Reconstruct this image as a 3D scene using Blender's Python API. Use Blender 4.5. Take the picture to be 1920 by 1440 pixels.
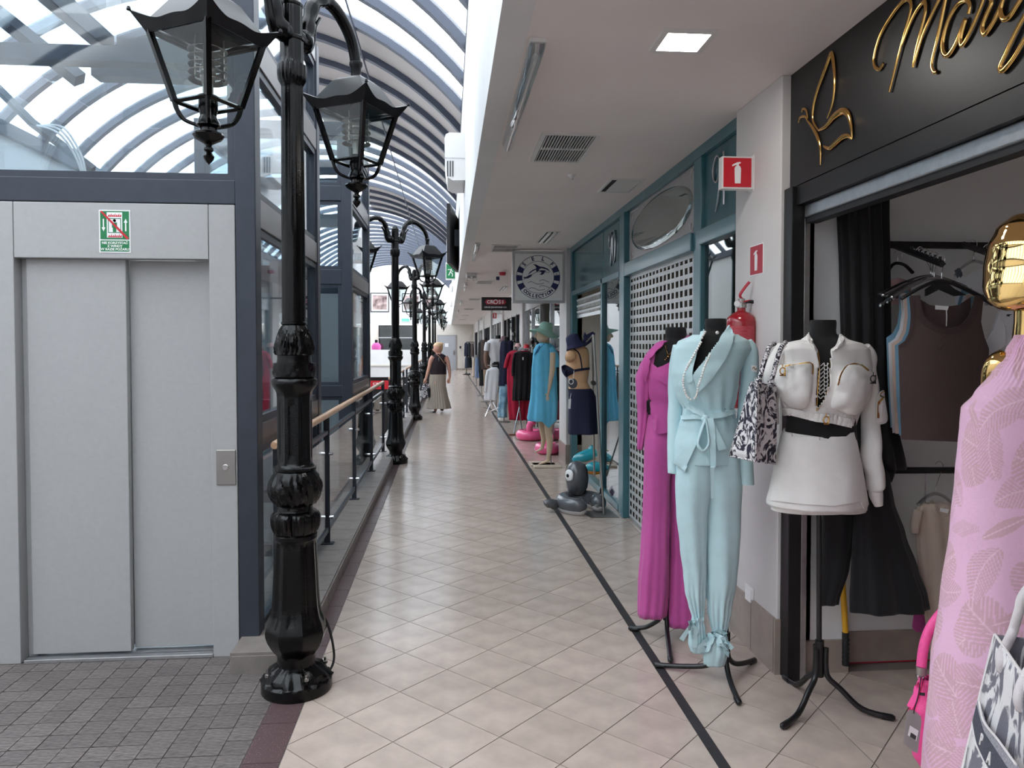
import bpy, bmesh, math, random
from mathutils import Vector, Matrix, noise
from mathutils.bvhtree import BVHTree
from mathutils.geometry import delaunay_2d_cdt, tessellate_polygon
S = bpy.context.scene
for _o in list(bpy.data.objects): bpy.data.objects.remove(_o, do_unlink=True)
random.seed(7)
R = math.radians; PI = math.pi; sin = math.sin; cos = math.cos

# ---------------------------------------------------------------- camera
F = 1387.0; TH = R(1.6); PHI = math.atan(120 / F * cos(TH)); KS = 74 - F * math.tan(TH); CZ = 1.6
_cd = bpy.data.cameras.new('camera'); CAM = bpy.data.objects.new('camera', _cd); S.collection.objects.link(CAM)
_cd.sensor_width = 36.0; _cd.lens = F / 1920 * 36; _cd.shift_y = -KS / 1920; _cd.clip_end = 300; _cd.clip_start = .05
CAM.location = (0, 0, CZ); CAM.rotation_euler = (PI / 2 - TH, 0, -PHI)
S.camera = CAM
# ---------------------------------------------------------------- sky and exposure
W = bpy.data.worlds.new('overcast_sky'); S.world = W; W.use_nodes = True
_bg = W.node_tree.nodes['Background']; _bg.inputs[0].default_value = (.93, .965, 1.0, 1); _bg.inputs[1].default_value = 1.0
S.view_settings.view_transform = 'Standard'; S.view_settings.look = 'None'
S.view_settings.exposure = 2.78; S.view_settings.gamma = 1.0; S.view_settings.use_curve_mapping = False
S.cycles.max_bounces = 10; S.cycles.diffuse_bounces = 6; S.cycles.glossy_bounces = 4; S.cycles.transmission_bounces = 6
S.cycles.transparent_max_bounces = 24; S.cycles.caustics_reflective = False; S.cycles.caustics_refractive = False
S.cycles.use_denoising = True

def ray(px, py):
    a = (px - 960) / F; b = (720 - py - KS) / F
    sp, cp, st, ct = sin(PHI), cos(PHI), sin(TH), cos(TH)
    return Vector((cp * a + sp * st * b + sp * ct, -sp * a + cp * st * b + cp * ct, ct * b - st))
EYE = Vector((0, 0, CZ))
def atY(px, py, Y): d = ray(px, py); return EYE + d * (Y / d.y)
def atX(px, py, X): d = ray(px, py); return EYE + d * (X / d.x)
def atZ(px, py, Z=0.0): d = ray(px, py); return EYE + d * ((Z - CZ) / d.z)

# ---------------------------------------------------------------- helpers
ORG = {}
def tag(o, label=None, cat=None, group=None, kind=None):
    if label: o['label'] = label
    if cat: o['category'] = cat
    if group: o['group'] = group
    if kind: o['kind'] = kind
    return o
def thing(name, loc, label, cat, group=None):
    o = bpy.data.objects.new(name, None); S.collection.objects.link(o)
    o.empty_display_size = .1; o.location = loc; ORG[o] = Vector(loc)
    return tag(o, label, cat, group)
def link(name, me, parent=None):
    o = bpy.data.objects.new(name, me); S.collection.objects.link(o)
    if parent is not None: o.parent = parent
    ORG[o] = ORG.get(parent, Vector((0, 0, 0))) if parent is not None else Vector((0, 0, 0))
    return o
def copy_tree(o, parent=None):
    c = o.copy(); S.collection.objects.link(c); c.parent = parent
    ORG[c] = ORG.get(o, Vector((0, 0, 0)))
    for ch in [x for x in KIDS.get(o, ())]: copy_tree_child(ch, c)
    return c
KIDS = {}
def copy_tree_child(o, parent):
    c = o.copy(); S.collection.objects.link(c); c.parent = parent
    KIDS.setdefault(parent, []).append(c)
    for ch in KIDS.get(o, ()): copy_tree_child(ch, c)
class MB:
    def __init__(s): s.v = []; s.f = []; s.m = []; s.mi = 0
    def add(s, vs, fs):
        n = len(s.v); s.v += [Vector(p) for p in vs]
        for f in fs: s.f.append([i + n for i in f]); s.m.append(s.mi)
        return s
    def box(s, x0, x1, y0, y1, z0, z1, M=None):
        p = [(x, y, z) for z in (z0, z1) for y in (y0, y1) for x in (x0, x1)]
        if M is not None: p = [M @ Vector(q) for q in p]
        return s.add(p, [(0, 2, 3, 1), (4, 5, 7, 6), (0, 1, 5, 4), (1, 3, 7, 5), (3, 2, 6, 7), (2, 0, 4, 6)])
    def grid(s, rows, closed=False, cap0=False, cap1=False):
        n = len(rows[0]); vs = [p for r in rows for p in r]; fs = []
        for i in range(len(rows) - 1):
            for j in range(n if closed else n - 1):
                k = (j + 1) % n
                fs.append((i * n + j, i * n + k, (i + 1) * n + k, (i + 1) * n + j))
        if cap0: fs.append(tuple(range(n - 1, -1, -1)))
        if cap1: fs.append(tuple((len(rows) - 1) * n + j for j in range(n)))
        return s.add(vs, fs)
    def tube(s, pts, r, n=8, cap=True, flat=1.0):
        pts = [Vector(p) for p in pts]; rows = []; up = None
        for i, p in enumerate(pts):
            t = (pts[min(i + 1, len(pts) - 1)] - pts[max(i - 1, 0)])
            if t.length < 1e-9: t = Vector((0, 0, 1))
            t.normalize()
            if up is None: up = Vector((0, 0, 1)) if abs(t.z) < .9 else Vector((1, 0, 0))
            a = t.cross(up)
            if a.length < 1e-6: a = t.orthogonal()
            a.normalize(); b = a.cross(t).normalized(); up = b
            rr = r[i] if isinstance(r, (list, tuple)) else r
            rows.append([p + a * (cos(2 * PI * k / n) * rr) + b * (sin(2 * PI * k / n) * rr * flat) for k in range(n)])
        return s.grid(rows, True, cap, cap)
    def lathe(s, prof, c=(0, 0, 0), n=24, cap=True, mod=None, M=None):
        c = Vector(c); rows = []
        for (r, z) in prof:
            row = []
            for k in range(n):
                a = 2 * PI * k / n; q = r * (mod(a, z, r) if mod else 1)
                p = Vector((q * cos(a), q * sin(a), z))
                row.append(c + (M @ p if M is not None else p))
            rows.append(row)
        return s.grid(rows, True, cap, cap)
    def prism(s, poly, d, tris=None):
        """flat polygon (list of 3D points) thickened by vector d"""
        poly = [Vector(p) for p in poly]; d = Vector(d); n = len(poly)
        s.add([p for p in poly] + [p + d for p in poly], [(i, (i + 1) % n, (i + 1) % n + n, i + n) for i in range(n)])
        t = tessellate_polygon([poly])
        s.add(poly, [tuple(x) for x in t]); s.add([p + d for p in poly], [tuple(reversed(x)) for x in t]); return s
    def build(s, name, mats, parent=None, smooth=None, bevel=0, sub=0, solid=0, recalc=True):
        me = bpy.data.meshes.new(name); off = ORG.get(parent, Vector((0, 0, 0))) if parent is not None else Vector((0, 0, 0))
        me.from_pydata([p - off for p in s.v], [], s.f)
        if not isinstance(mats, (list, tuple)): mats = [mats]
        for m in mats: me.materials.append(MAT(m))
        if len(mats) > 1: me.polygons.foreach_set('material_index', s.m)
        if recalc:
            bm = bmesh.new(); bm.from_mesh(me); bmesh.ops.remove_doubles(bm, verts=bm.verts, dist=1e-6)
            bmesh.ops.recalc_face_normals(bm, faces=bm.faces); bm.to_mesh(me); bm.free()
        me.update()
        if smooth:
            me.shade_smooth()
            if smooth is not True: me.set_sharp_from_angle(angle=R(smooth))
        o = link(name, me, parent)
        if parent is not None: KIDS.setdefault(parent, []).append(o)
        if solid: md = o.modifiers.new('thickness', 'SOLIDIFY'); md.thickness = solid; md.offset = 0
        if bevel: md = o.modifiers.new('bevel', 'BEVEL'); md.width = bevel; md.segments = 2; md.limit_method = 'ANGLE'
        if sub: md = o.modifiers.new('subd', 'SUBSURF'); md.levels = sub; md.render_levels = sub
        return o
def box(name, m, x0, x1, y0, y1, z0, z1, parent=None, bevel=0):
    return MB().box(x0, x1, y0, y1, z0, z1).build(name, m, parent, bevel=bevel)
def struct(o): o['kind'] = 'structure'; return o
def smoothpath(pts, k=6):
    """Catmull-Rom through points"""
    pts = [Vector(p) for p in pts]; out = []
    for i in range(len(pts) - 1):
        p0 = pts[max(i - 1, 0)]; p1 = pts[i]; p2 = pts[i + 1]; p3 = pts[min(i + 2, len(pts) - 1)]
        for j in range(k):
            t = j / k
            out.append(.5 * ((2 * p1) + (p2 - p0) * t + (2 * p0 - 5 * p1 + 4 * p2 - p3) * t * t + (3 * p1 - p0 - 3 * p2 + p3) * t ** 3))
    out.append(pts[-1]); return out
def interp(tab, x):
    """piecewise smooth table lookup; tab = [(x, a, b, ...)] sorted"""
    if x <= tab[0][0]: return tab[0][1:]
    for a, b in zip(tab, tab[1:]):
        if x <= b[0]:
            t = (x - a[0]) / (b[0] - a[0]); t = t * t * (3 - 2 * t) * .5 + t * .5
            return tuple(p + (q - p) * t for p, q in zip(a[1:], b[1:]))
    return tab[-1][1:]
def text_mb(txt, size, M, depth=.003, mb=None, align='CENTER', extr=True, bold=0):
    cu = bpy.data.curves.new('lettering', 'FONT'); cu.body = txt; cu.size = size; cu.align_x = align; cu.align_y = 'CENTER'
    cu.extrude = depth / 2; cu.resolution_u = 4; cu.offset = bold
    ob = bpy.data.objects.new('lettering_tmp', cu); S.collection.objects.link(ob)
    dg = bpy.context.evaluated_depsgraph_get(); me = bpy.data.meshes.new_from_object(ob.evaluated_get(dg))
    mb = mb or MB()
    mb.add([M @ v.co for v in me.vertices], [tuple(p.vertices) for p in me.polygons])
    bpy.data.objects.remove(ob, do_unlink=True); bpy.data.curves.remove(cu); bpy.data.meshes.remove(me)
    return mb
def frame(origin, xdir, ydir):
    x = Vector(xdir).normalized(); y = Vector(ydir).normalized(); z = x.cross(y)
    m = Matrix((x, y, z)).transposed().to_4x4(); m.translation = Vector(origin); return m

# ---------------------------------------------------------------- materials
def lin(c):
    return tuple((v / 255 / 12.92 if v / 255 <= .04045 else ((v / 255 + .055) / 1.055) ** 2.4) for v in c)
MATS = {}; SPEC = {}
def mdef(name, rgb, rough=.5, metal=0, var=0, vscale=8, bump=0, bscale=60, spec=.5, coat=0, sheen=0, emit=0, alpha=None, kind=None, rgb2=None, objvar=0, stretch=None, sss=0):
    SPEC[name] = locals()
def MAT(name):
    if name in MATS: return MATS[name]
    s = SPEC[name]; m = bpy.data.materials.new(name); m.use_nodes = True; nt = m.node_tree; N = nt.nodes; L = nt.links
    p = N['Principled BSDF']; base = lin(s['rgb']) + (1,)
    p.inputs['Base Color'].default_value = base; p.inputs['Roughness'].default_value = s['rough']; p.inputs['Metallic'].default_value = s['metal']
    p.inputs['Specular IOR Level'].default_value = s['spec']; p.inputs['Coat Weight'].default_value = s['coat']; p.inputs['Coat Roughness'].default_value = .08
    p.inputs['Sheen Weight'].default_value = s['sheen']
    if s['emit']: p.inputs['Emission Color'].default_value = base; p.inputs['Emission Strength'].default_value = s['emit']
    vec = None
    def coords():
        tc = N.new('ShaderNodeTexCoord'); o = tc.outputs['Object']
        if s['stretch']:
            mp = N.new('ShaderNodeMapping'); mp.inputs['Scale'].default_value = s['stretch']; L.new(o, mp.inputs['Vector']); o = mp.outputs[0]
        return o
    if s['var'] or s['bump'] or s['rgb2']: vec = coords()
    src = None
    if s['rgb2'] or s['var']:
        nz = N.new('ShaderNodeTexNoise'); nz.inputs['Scale'].default_value = s['vscale']; nz.inputs['Detail'].default_value = 5; L.new(vec, nz.inputs['Vector'])
        rp = N.new('ShaderNodeValToRGB'); L.new(nz.outputs['Fac'], rp.inputs['Fac'])
        if s['rgb2']: a, b = lin(s['rgb']), lin(s['rgb2'])
        else: a = tuple(c * (1 - s['var']) for c in base[:3]); b = tuple(min(1, c * (1 + s['var'])) for c in base[:3])
        rp.color_ramp.elements[0].position = .35; rp.color_ramp.elements[1].position = .65
        rp.color_ramp.elements[0].color = a + (1,); rp.color_ramp.elements[1].color = b + (1,); src = rp.outputs['Color']
    if s['objvar']:
        oi = N.new('ShaderNodeObjectInfo'); hs = N.new('ShaderNodeHueSaturation'); mr = N.new('ShaderNodeMapRange')
        mr.inputs['To Min'].default_value = 1 - s['objvar']; mr.inputs['To Max'].default_value = 1 + s['objvar']
        L.new(oi.outputs['Random'], mr.inputs['Value']); L.new(mr.outputs[0], hs.inputs['Value'])
        if src: L.new(src, hs.inputs['Color'])
        else: hs.inputs['Color'].default_value = base
        src = hs.outputs['Color']
    if src: L.new(src, p.inputs['Base Color'])
    if s['bump']:
        nb = N.new('ShaderNodeTexNoise'); nb.inputs['Scale'].default_value = s['bscale']; nb.inputs['Detail'].default_value = 3; L.new(vec, nb.inputs['Vector'])
        bp = N.new('ShaderNodeBump'); bp.inputs['Strength'].default_value = s['bump']; bp.inputs['Distance'].default_value = .01
        L.new(nb.outputs['Fac'], bp.inputs['Height']); L.new(bp.outputs['Normal'], p.inputs['Normal'])
    if s['kind'] == 'glass':       # thin sheet: clear with a mirror coat
        tr = N.new('ShaderNodeBsdfTransparent'); tr.inputs[0].default_value = base
        gl = N.new('ShaderNodeBsdfGlossy'); gl.inputs['Roughness'].default_value = s['rough']; gl.inputs['Color'].default_value = (1, 1, 1, 1)
        fr = N.new('ShaderNodeLayerWeight'); fr.inputs['Blend'].default_value = .5
        # Schlick fresnel, the same from both faces of the sheet
        pw = N.new('ShaderNodeMath'); pw.operation = 'POWER'; pw.inputs[1].default_value = 4.0; L.new(fr.outputs['Facing'], pw.inputs[0])
        ad = N.new('ShaderNodeMath'); ad.operation = 'MULTIPLY_ADD'; ad.use_clamp = True; ad.inputs[1].default_value = .8; ad.inputs[2].default_value = s['spec']; L.new(pw.outputs[0], ad.inputs[0])
        mx = N.new('ShaderNodeMixShader'); L.new(ad.outputs[0], mx.inputs[0]); L.new(tr.outputs[0], mx.inputs[1]); L.new(gl.outputs[0], mx.inputs[2])
        L.new(mx.outputs[0], N['Material Output'].inputs['Surface'])
    if s['kind'] == 'frost':       # translucent roof sheet
        tr = N.new('ShaderNodeBsdfTransparent'); tr.inputs[0].default_value = base
        tl = N.new('ShaderNodeBsdfTranslucent'); tl.inputs[0].default_value = base
        mx = N.new('ShaderNodeMixShader'); mx.inputs[0].default_value = s['spec']; L.new(tr.outputs[0], mx.inputs[1]); L.new(tl.outputs[0], mx.inputs[2])
        L.new(mx.outputs[0], N['Material Output'].inputs['Surface'])
    if s['kind'] == 'speck': rp.color_ramp.elements[0].position = .60; rp.color_ramp.elements[1].position = .68
    if s['kind'] == 'scroll':      # two-tone scroll print
        nz.inputs['Distortion'].default_value = 2.6; nz.inputs['Detail'].default_value = 3
        rp.color_ramp.elements[0].position = .47; rp.color_ramp.elements[1].position = .53
    if s['kind'] == 'vcol':
        at = N.new('ShaderNodeAttribute'); at.attribute_name = 'print'; L.new(at.outputs['Color'], p.inputs['Base Color'])
    MATS[name] = m; return m

mdef('wall_white', (226, 226, 226), .7, var=.03, vscale=2, bump=.03, bscale=120)
mdef('wall_cream', (214, 208, 200), .75, var=.03, vscale=2)
mdef('pillar_paint', (212, 208, 206), .7, var=.04, vscale=3, bump=.06, bscale=90)
mdef('ceiling_paint', (236, 229, 226), .8, var=.02, vscale=2, bump=.02, bscale=150)
mdef('grout', (118, 110, 106), .8)
mdef('tile', (184, 168, 157), .19, var=.10, vscale=7, rgb2=None, objvar=.05, bump=.012, bscale=30, spec=.5)
mdef('granite', (88, 70, 71), .3, rgb2=(160, 140, 138), vscale=170, objvar=.06, kind='speck')
mdef('slate_tile', (102, 95, 92), .5, var=.38, vscale=26, objvar=.12, bump=.5, bscale=40, stretch=(1, 3.2, 1))
mdef('slate_grout', (112, 104, 99), .8)
mdef('curb_tile', (128, 120, 115), .45, var=.12, vscale=12, objvar=.05)
mdef('skirt_tile', (156, 143, 134), .35, var=.1, vscale=9, objvar=.05)
mdef('slate_metal', (56, 61, 71), .4, metal=.3, var=.05, vscale=14)
mdef('slate_metal_side', (104, 98, 98), .3, metal=.6, var=.08, vscale=6, stretch=(1, 1, .2))
mdef('lift_paint', (168, 168, 168), .55, var=.02, vscale=40, bump=.08, bscale=260)
mdef('alu', (190, 190, 192), .3, metal=.9, var=.06, vscale=30)
mdef('steel', (168, 164, 160), .28, metal=1.0)
mdef('chrome', (225, 225, 228), .08, metal=1.0)
mdef('black_iron', (5, 5, 6), .17, var=.25, vscale=30, bump=.08, bscale=160, spec=.3)
mdef('black_matte', (24, 24, 27), .55)
mdef('lantern_roof', (16, 16, 19), .32, spec=.3)
mdef('bulb', (190, 190, 185), .15, metal=.4)
mdef('rib_paint', (64, 71, 86), .45)
mdef('roof_sheet', (206, 210, 214), .5, kind='frost', spec=.15)
mdef('roof_panel', (176, 170, 168), .7)
mdef('glass', (238, 244, 243), .015, kind='glass', spec=.07)
mdef('glass_dark', (170, 186, 186), .015, kind='glass', spec=.12)
mdef('glass_lift', (236, 242, 245), .02, kind='glass', spec=.06)
mdef('wood', (205, 165, 130), .35, var=.12, vscale=10, stretch=(8, .6, 8), coat=.3)
mdef('rail_metal', (86, 92, 100), .35, metal=.55)
mdef('rail_dark', (52, 56, 64), .4, metal=.4)
mdef('teal', (62, 112, 122), .32, var=.03, vscale=4, coat=.25)
mdef('teal_dark', (50, 100, 110), .16, spec=.35)
mdef('mirror', (150, 158, 156), .04, metal=.75)
mdef('frosted', (170, 166, 166), .35, metal=.3)
mdef('etched', (205, 200, 200), .3, metal=.4)
mdef('silver', (196, 198, 200), .25, metal=.85)
mdef('tape', (40, 38, 40), .6, var=.2, vscale=30)
mdef('concrete', (160, 158, 152), .85, var=.12, vscale=9, bump=.15)
mdef('dark_void', (26, 26, 28), .7)
mdef('red', (196, 28, 44), .4); mdef('red_gloss', (150, 14, 30), .2, coat=.6)
mdef('white', (238, 238, 238), .5); mdef('plastic_white', (226, 224, 222), .4)
mdef('green', (20, 120, 70), .5); mdef('dark_red', (176, 40, 58), .5)
mdef('lamp_diffuser', (255, 251, 245), .4, emit=9)
mdef('black_sign', (20, 20, 22), .42, bump=.04, bscale=220)
mdef('gold', (214, 168, 96), .12, metal=1.0)
mdef('gold_mirror', (226, 186, 120), .03, metal=1.0)
mdef('grille', (206, 206, 206), .4, metal=.3)
mdef('shade_blind', (222, 212, 196), .8)
mdef('louvre', (205, 205, 205), .5)
mdef('cover', (215, 220, 222), .05, kind='glass', spec=.22)
mdef('navy', (20, 32, 84), .5); mdef('sign_white', (246, 245, 243), .35, coat=.3)
mdef('door_grey', (168, 170, 176), .5); mdef('sepia', (206, 180, 176), .6, rgb2=(84, 66, 66), vscale=3); mdef('green_lit', (70, 190, 120), .5, emit=.4)
mdef('toile_grey', (226, 222, 222), .8, rgb2=(118, 116, 126), vscale=13, bump=.35, bscale=300, kind='scroll', stretch=(1, 1, .45))
mdef('toile_white', (224, 218, 216), .8, bump=.2, bscale=300); mdef('toile_strap', (222, 214, 214), .7, rgb2=(206, 198, 200), vscale=14, bump=.2, bscale=250)
mdef('band_grey', (132, 130, 138), .8, rgb2=(168, 166, 172), vscale=160, bump=.3, bscale=300); mdef('band_dark', (74, 76, 86), .8, var=.2, vscale=150, bump=.3, bscale=300)
mdef('pink_leather', (240, 84, 154), .45, var=.04, vscale=30, bump=.25, bscale=220); mdef('pink_dark', (190, 50, 110), .6); mdef('tag_grey', (150, 147, 145), .7, var=.04, vscale=20)
mdef('sky_knit', (120, 160, 184), .9, bump=.15, bscale=200); mdef('peach_knit', (214, 186, 172), .9, bump=.15, bscale=200); mdef('white_knit', (220, 220, 224), .9, bump=.15, bscale=200); mdef('rose_knit', (150, 116, 116), .9)
mdef('brown_band', (74, 59, 57), .9, bump=.2, bscale=200); mdef('beige_knit', (196, 180, 166), .85, var=.03, vscale=20, bump=.1, bscale=200)
mdef('clear_hanger', (205, 208, 212), .08, kind='glass', spec=.35); mdef('yellow', (214, 158, 30), .4)
mdef('leaf_print', (220, 165, 200), .8, kind='vcol', bump=.12, bscale=350, sheen=.1)
mdef('mannequin_skin', (206, 182, 156), .5, var=.02, vscale=4); mdef('mannequin_base', (200, 186, 168), .5); mdef('torso_skin', (214, 170, 128), .5)
mdef('turquoise', (98, 184, 220), .85, bump=.2, bscale=160, var=.04, vscale=12); mdef('turquoise_dark', (24, 90, 130), .8); mdef('mint_felt', (150, 188, 172), .9, bump=.2, bscale=200)
mdef('navy_cloth', (26, 28, 56), .85, bump=.1, bscale=200); mdef('navy_felt', (28, 32, 66), .8, bump=.2, bscale=200); mdef('steel_plate', (120, 116, 114), .35, metal=.7)
mdef('grey_vinyl', (84, 86, 90), .22, spec=.6, coat=.3); mdef('pale_vinyl', (200, 198, 198), .3); mdef('pink_vinyl', (244, 96, 150), .2, coat=.5); mdef('aqua_vinyl', (36, 164, 184), .12, coat=.6); mdef('orange_vinyl', (200, 130, 40), .2, coat=.4); mdef('violet_vinyl', (58, 44, 74), .2, coat=.4)
mdef('black_knit', (18, 16, 20), .9, bump=.2, bscale=120); mdef('red_knit', (168, 20, 54), .85, bump=.2, bscale=120, var=.1); mdef('wood_dark', (120, 72, 58), .5, var=.15)
mdef('tie_dye', (160, 200, 218), .9, rgb2=(96, 134, 160), vscale=6); mdef('brown_skin', (120, 92, 78), .6); mdef('brown_cloth', (70, 56, 52), .9); mdef('tan_cloth', (150, 128, 112), .9); mdef('denim', (120, 150, 196), .9, var=.1); mdef('denim_dark', (44, 54, 74), .9); mdef('taupe', (130, 116, 112), .9)
mdef('pale_pink', (224, 186, 186), .8); mdef('mauve_felt', (112, 84, 88), .9); mdef('black_gloss', (14, 14, 16), .12, coat=.5)
mdef('skin', (212, 160, 140), .6); mdef('blonde', (222, 190, 150), .7, var=.15, vscale=40, bump=.3, bscale=120); mdef('dark_plum', (34, 20, 28), .85); mdef('taupe_cloth', (164, 152, 140), .85, var=.03)
# ================================================================ THE SETTING
Y0, Y1 = -4.0, 46.75            # ends of the arcade
CEIL = 2.88
# ---- main floor slab and its diagonal tiles
fl = MB(); fl.box(-.644, 4.4, Y0, Y1, -.25, -.003); floor = struct(fl.build('floor', 'grout'))
def clip(poly, axis, lim, keep_less):
    out = []
    for i in range(len(poly)):
        a, b = poly[i], poly[(i + 1) % len(poly)]
        ia = (a[axis] <= lim) if keep_less else (a[axis] >= lim); ib = (b[axis] <= lim) if keep_less else (b[axis] >= lim)
        if ia: out.append(a)
        if ia != ib:
            t = (lim - a[axis]) / (b[axis] - a[axis]); out.append((a[0] + (b[0] - a[0]) * t, a[1] + (b[1] - a[1]) * t))
    return out
H = .2157; G = .0032
def tile_region(x0, x1, y0, y1):
    res = []
    for j in range(int((y0 - 3.182) / H) - 2, int((y1 - 3.182) / H) + 3):
        for i in range(int((x0 + .441) / H) - 2, int((x1 + .441) / H) + 3):
            if (i + j) % 2 == 0: continue
            cx, cy = -.441 + H * i, 3.182 + H * j; h = H - G
            p = [(cx - h, cy), (cx, cy - h), (cx + h, cy), (cx, cy + h)]
            for ax, lim, k in ((0, x0 + G, False), (0, x1 - G, True), (1, y0, False), (1, y1, True)):
                if p: p = clip(p, ax, lim, k)
            if len(p) >= 3: res.append((cx, cy, p))
    return res
tiles = tile_region(-.644, 1.62, -1.0, Y1) + tile_region(1.62, 4.3, -1.0, 3.42)
tiles += tile_region(1.62, 4.3, 3.52, Y1)
def inview(t):
    d = Vector((t[0], t[1], -CZ)); fw = ray(960, 720).normalized(); dep = d.dot(fw)
    if dep < .3: return 1e9
    px = 960 + F * (cos(PHI) * t[0] - sin(PHI) * t[1]) / dep
    py = 720 - KS - F * d.dot(Vector((sin(PHI) * sin(TH), cos(PHI) * sin(TH), cos(TH)))) / dep
    if px < 400 or px > 1980 or py > 1500 or (t[0] > 1.62 and t[1] > 3.5): return 1e8
    return dep
tiles.sort(key=inview)
_cache = {}
def tile_mesh(p, cx, cy, m, th=.006):
    key = (m, tuple((round(a - cx, 4), round(b - cy, 4)) for a, b in p))
    if key not in _cache:
        mb = MB().prism([(a - cx, b - cy, -th) for a, b in p], (0, 0, th)); me = bpy.data.meshes.new('tile')
        me.from_pydata(mb.v, [], mb.f); me.materials.append(MAT(m))
        bm = bmesh.new(); bm.from_mesh(me); bmesh.ops.recalc_face_normals(bm, faces=bm.faces); bm.to_mesh(me); bm.free(); _cache[key] = me
    return _cache[key]
for cx, cy, p in tiles[:300]:
    o = link('tile', tile_mesh(p, cx, cy, 'tile'), floor); o.location = (cx, cy, 0)
rest = MB()
for cx, cy, p in tiles[300:]:
    n = len(p); rest.add([(a, b, 0) for a, b in p], [tuple(range(n))])
tag(rest.build('tile_field', 'tile', floor, recalc=False), kind='stuff')
# ---- granite border strip
gb = box('border_base', 'grout', -.79, -.644, Y0, 3.656, -.25, -.003, floor)
gb = box('border_base', 'grout', -.735, -.644, 3.656, Y1, -.25, -.003, floor)
def strip(x0, x1, ys, m, parent, z=0, name='border_tile'):
    for a, b in zip(ys, ys[1:]):
        cx, cy = (x0 + x1) / 2, (a + b) / 2; w, h = (x1 - x0) / 2 - .002, (b - a) / 2 - .002
        o = link(name, tile_mesh([(cx - w, cy - h), (cx + w, cy - h), (cx + w, cy + h), (cx - w, cy + h)], cx, cy, m), parent); o.location = (cx, cy, z)
strip(-.79, -.644, [3.156 - .3 * k for k in range(9, -1, -1)] + [3.456, 3.656], 'granite', floor)
strip(-.735, -.644, [3.656 + .3 * k for k in range(0, 60)], 'granite', floor)
box('border_far', 'granite', -.735, -.644, 21.36, Y1, -.006, 0, floor)
# ---- slate tiled lift lobby
lob = struct(box('floor_lobby', 'slate_grout', -6.6, -.79, Y0, 3.90, -.25, -.004))
sl = []
T = .105
for i in range(0, 54):
    for j in range(-30, 30):
        x1 = -.79 - T * i; y1_ = 3.87 - T * j
        if x1 - T < -6.5 or y1_ > 3.88 or y1_ < -1: continue
        sl.append((x1 - T / 2, y1_ - T / 2))
def seen(c): return -2.32 < c[0] and c[1] > 2.42
near = [c for c in sl if seen(c)]; far_ = [c for c in sl if not seen(c)]
q = T / 2 - .0022
for cx, cy in near:
    o = link('slate_tile', tile_mesh([(cx - q, cy - q), (cx + q, cy - q), (cx + q, cy + q), (cx - q, cy + q)], cx, cy, 'slate_tile'), lob)
    o.location = (cx, cy, random.uniform(-.001, .001))
mb = MB()
for cx, cy in far_: mb.add([(cx - q, cy - q, 0), (cx + q, cy - q, 0), (cx + q, cy + q, 0), (cx - q, cy + q, 0)], [(0, 1, 2, 3)])
tag(mb.build('slate_field', 'slate_tile', lob, recalc=False), kind='stuff')
# ---- curb carrying the railing
curb = struct(box('trim_1', 'curb_tile', -1.06, -.738, 3.66, Y1 - 1, -.6, .085))
ys = [3.656 + .3 * k for k in range(60)]
for a, b in zip(ys, ys[1:]):
    o = link('curb_top_tile', tile_mesh([(-.16, -.148), (.16, -.148), (.16, .148), (-.16, .148)], 0, 0, 'curb_tile', .014), curb); o.location = (-.899, (a + b) / 2, .1)
    MBt = _cache.setdefault('curbface', MB().box(-.004, .004, -.148, .148, 0, .084).build('curb_face_tile', 'curb_tile', curb))
    if 'cf' in _cache:
        o = link('curb_face_tile', MBt.data, curb); o.location = (-.735, (a + b) / 2, 0)
    else: MBt.location = (-.735, (a + b) / 2, 0); _cache['cf'] = 1
box('curb_end_tile', 'curb_tile', -1.05, -.74, 3.648, 3.66, 0, .086, curb)
# ---- ceiling over the shops, fascia, shop-side walls
struct(box('ceiling', 'ceiling_paint', .215, 4.5, Y0, Y1, CEIL, CEIL + .12))
struct(box('wall_fascia', 'wall_white', .205, .33, Y0, Y1, CEIL - .004, 4.9))
struct(box('roof_sky_block', 'wall_white', .33, 4.5, Y0, Y1, 4.78, 4.9))  # unseen slab over the shops, added to block the sky
struct(box('wall_back', 'wall_white', -7.0, 4.5, Y0 - .15, Y0, -4, 6.6))
struct(box('wall_shops', 'wall_cream', 4.3, 4.5, Y0, Y1, -.2, CEIL))
struct(box('wall_left', 'wall_white', -7.0, -6.7, Y0, Y1 + 1, -4, 4.85))
struct(box('floor_lower', 'tile', -7.0, 1.0, Y0, Y1 + 1, -4.1, -4.0))
struct(box('wall_lower', 'wall_cream', -.64, -.5, Y0, Y1, -4.0, -.25))
struct(box('floor_gallery', 'wall_white', -6.7, -5.3, 3.9, Y1, -.35, 0))
# ---- far end wall
far = MB(); far.box(-1.05, 4.3, Y1, Y1 + .2, -.25, CEIL); far.box(-6.7, 4.3, Y1, Y1 + .2, CEIL, 4.9)
# gable up to the vault
XC, ZA, RAD = -3.2, 6.55, 4.55
def vz(x, r=RAD): return ZA - RAD + math.sqrt(max(0, r * r - (x - XC) ** 2))
xs = [-6.7 + 6.9 * k / 24 for k in range(25)]
far.prism([(x, Y1, 4.9) for x in (xs[0], xs[-1])] + [(x, Y1, max(4.9, vz(x) + .02)) for x in reversed(xs)], (0, .2, 0))
struct(far.build('wall_far', 'wall_white'))
struct(box('wall_far_lower', 'wall_cream', -1.05, 4.3, Y1 - .012, Y1 - .001, 0, CEIL - .02))
struct(box('baseboard_far', 'skirt_tile', -.6, 1.5, Y1 - .03, Y1 - .012, 0, .1))
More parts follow.
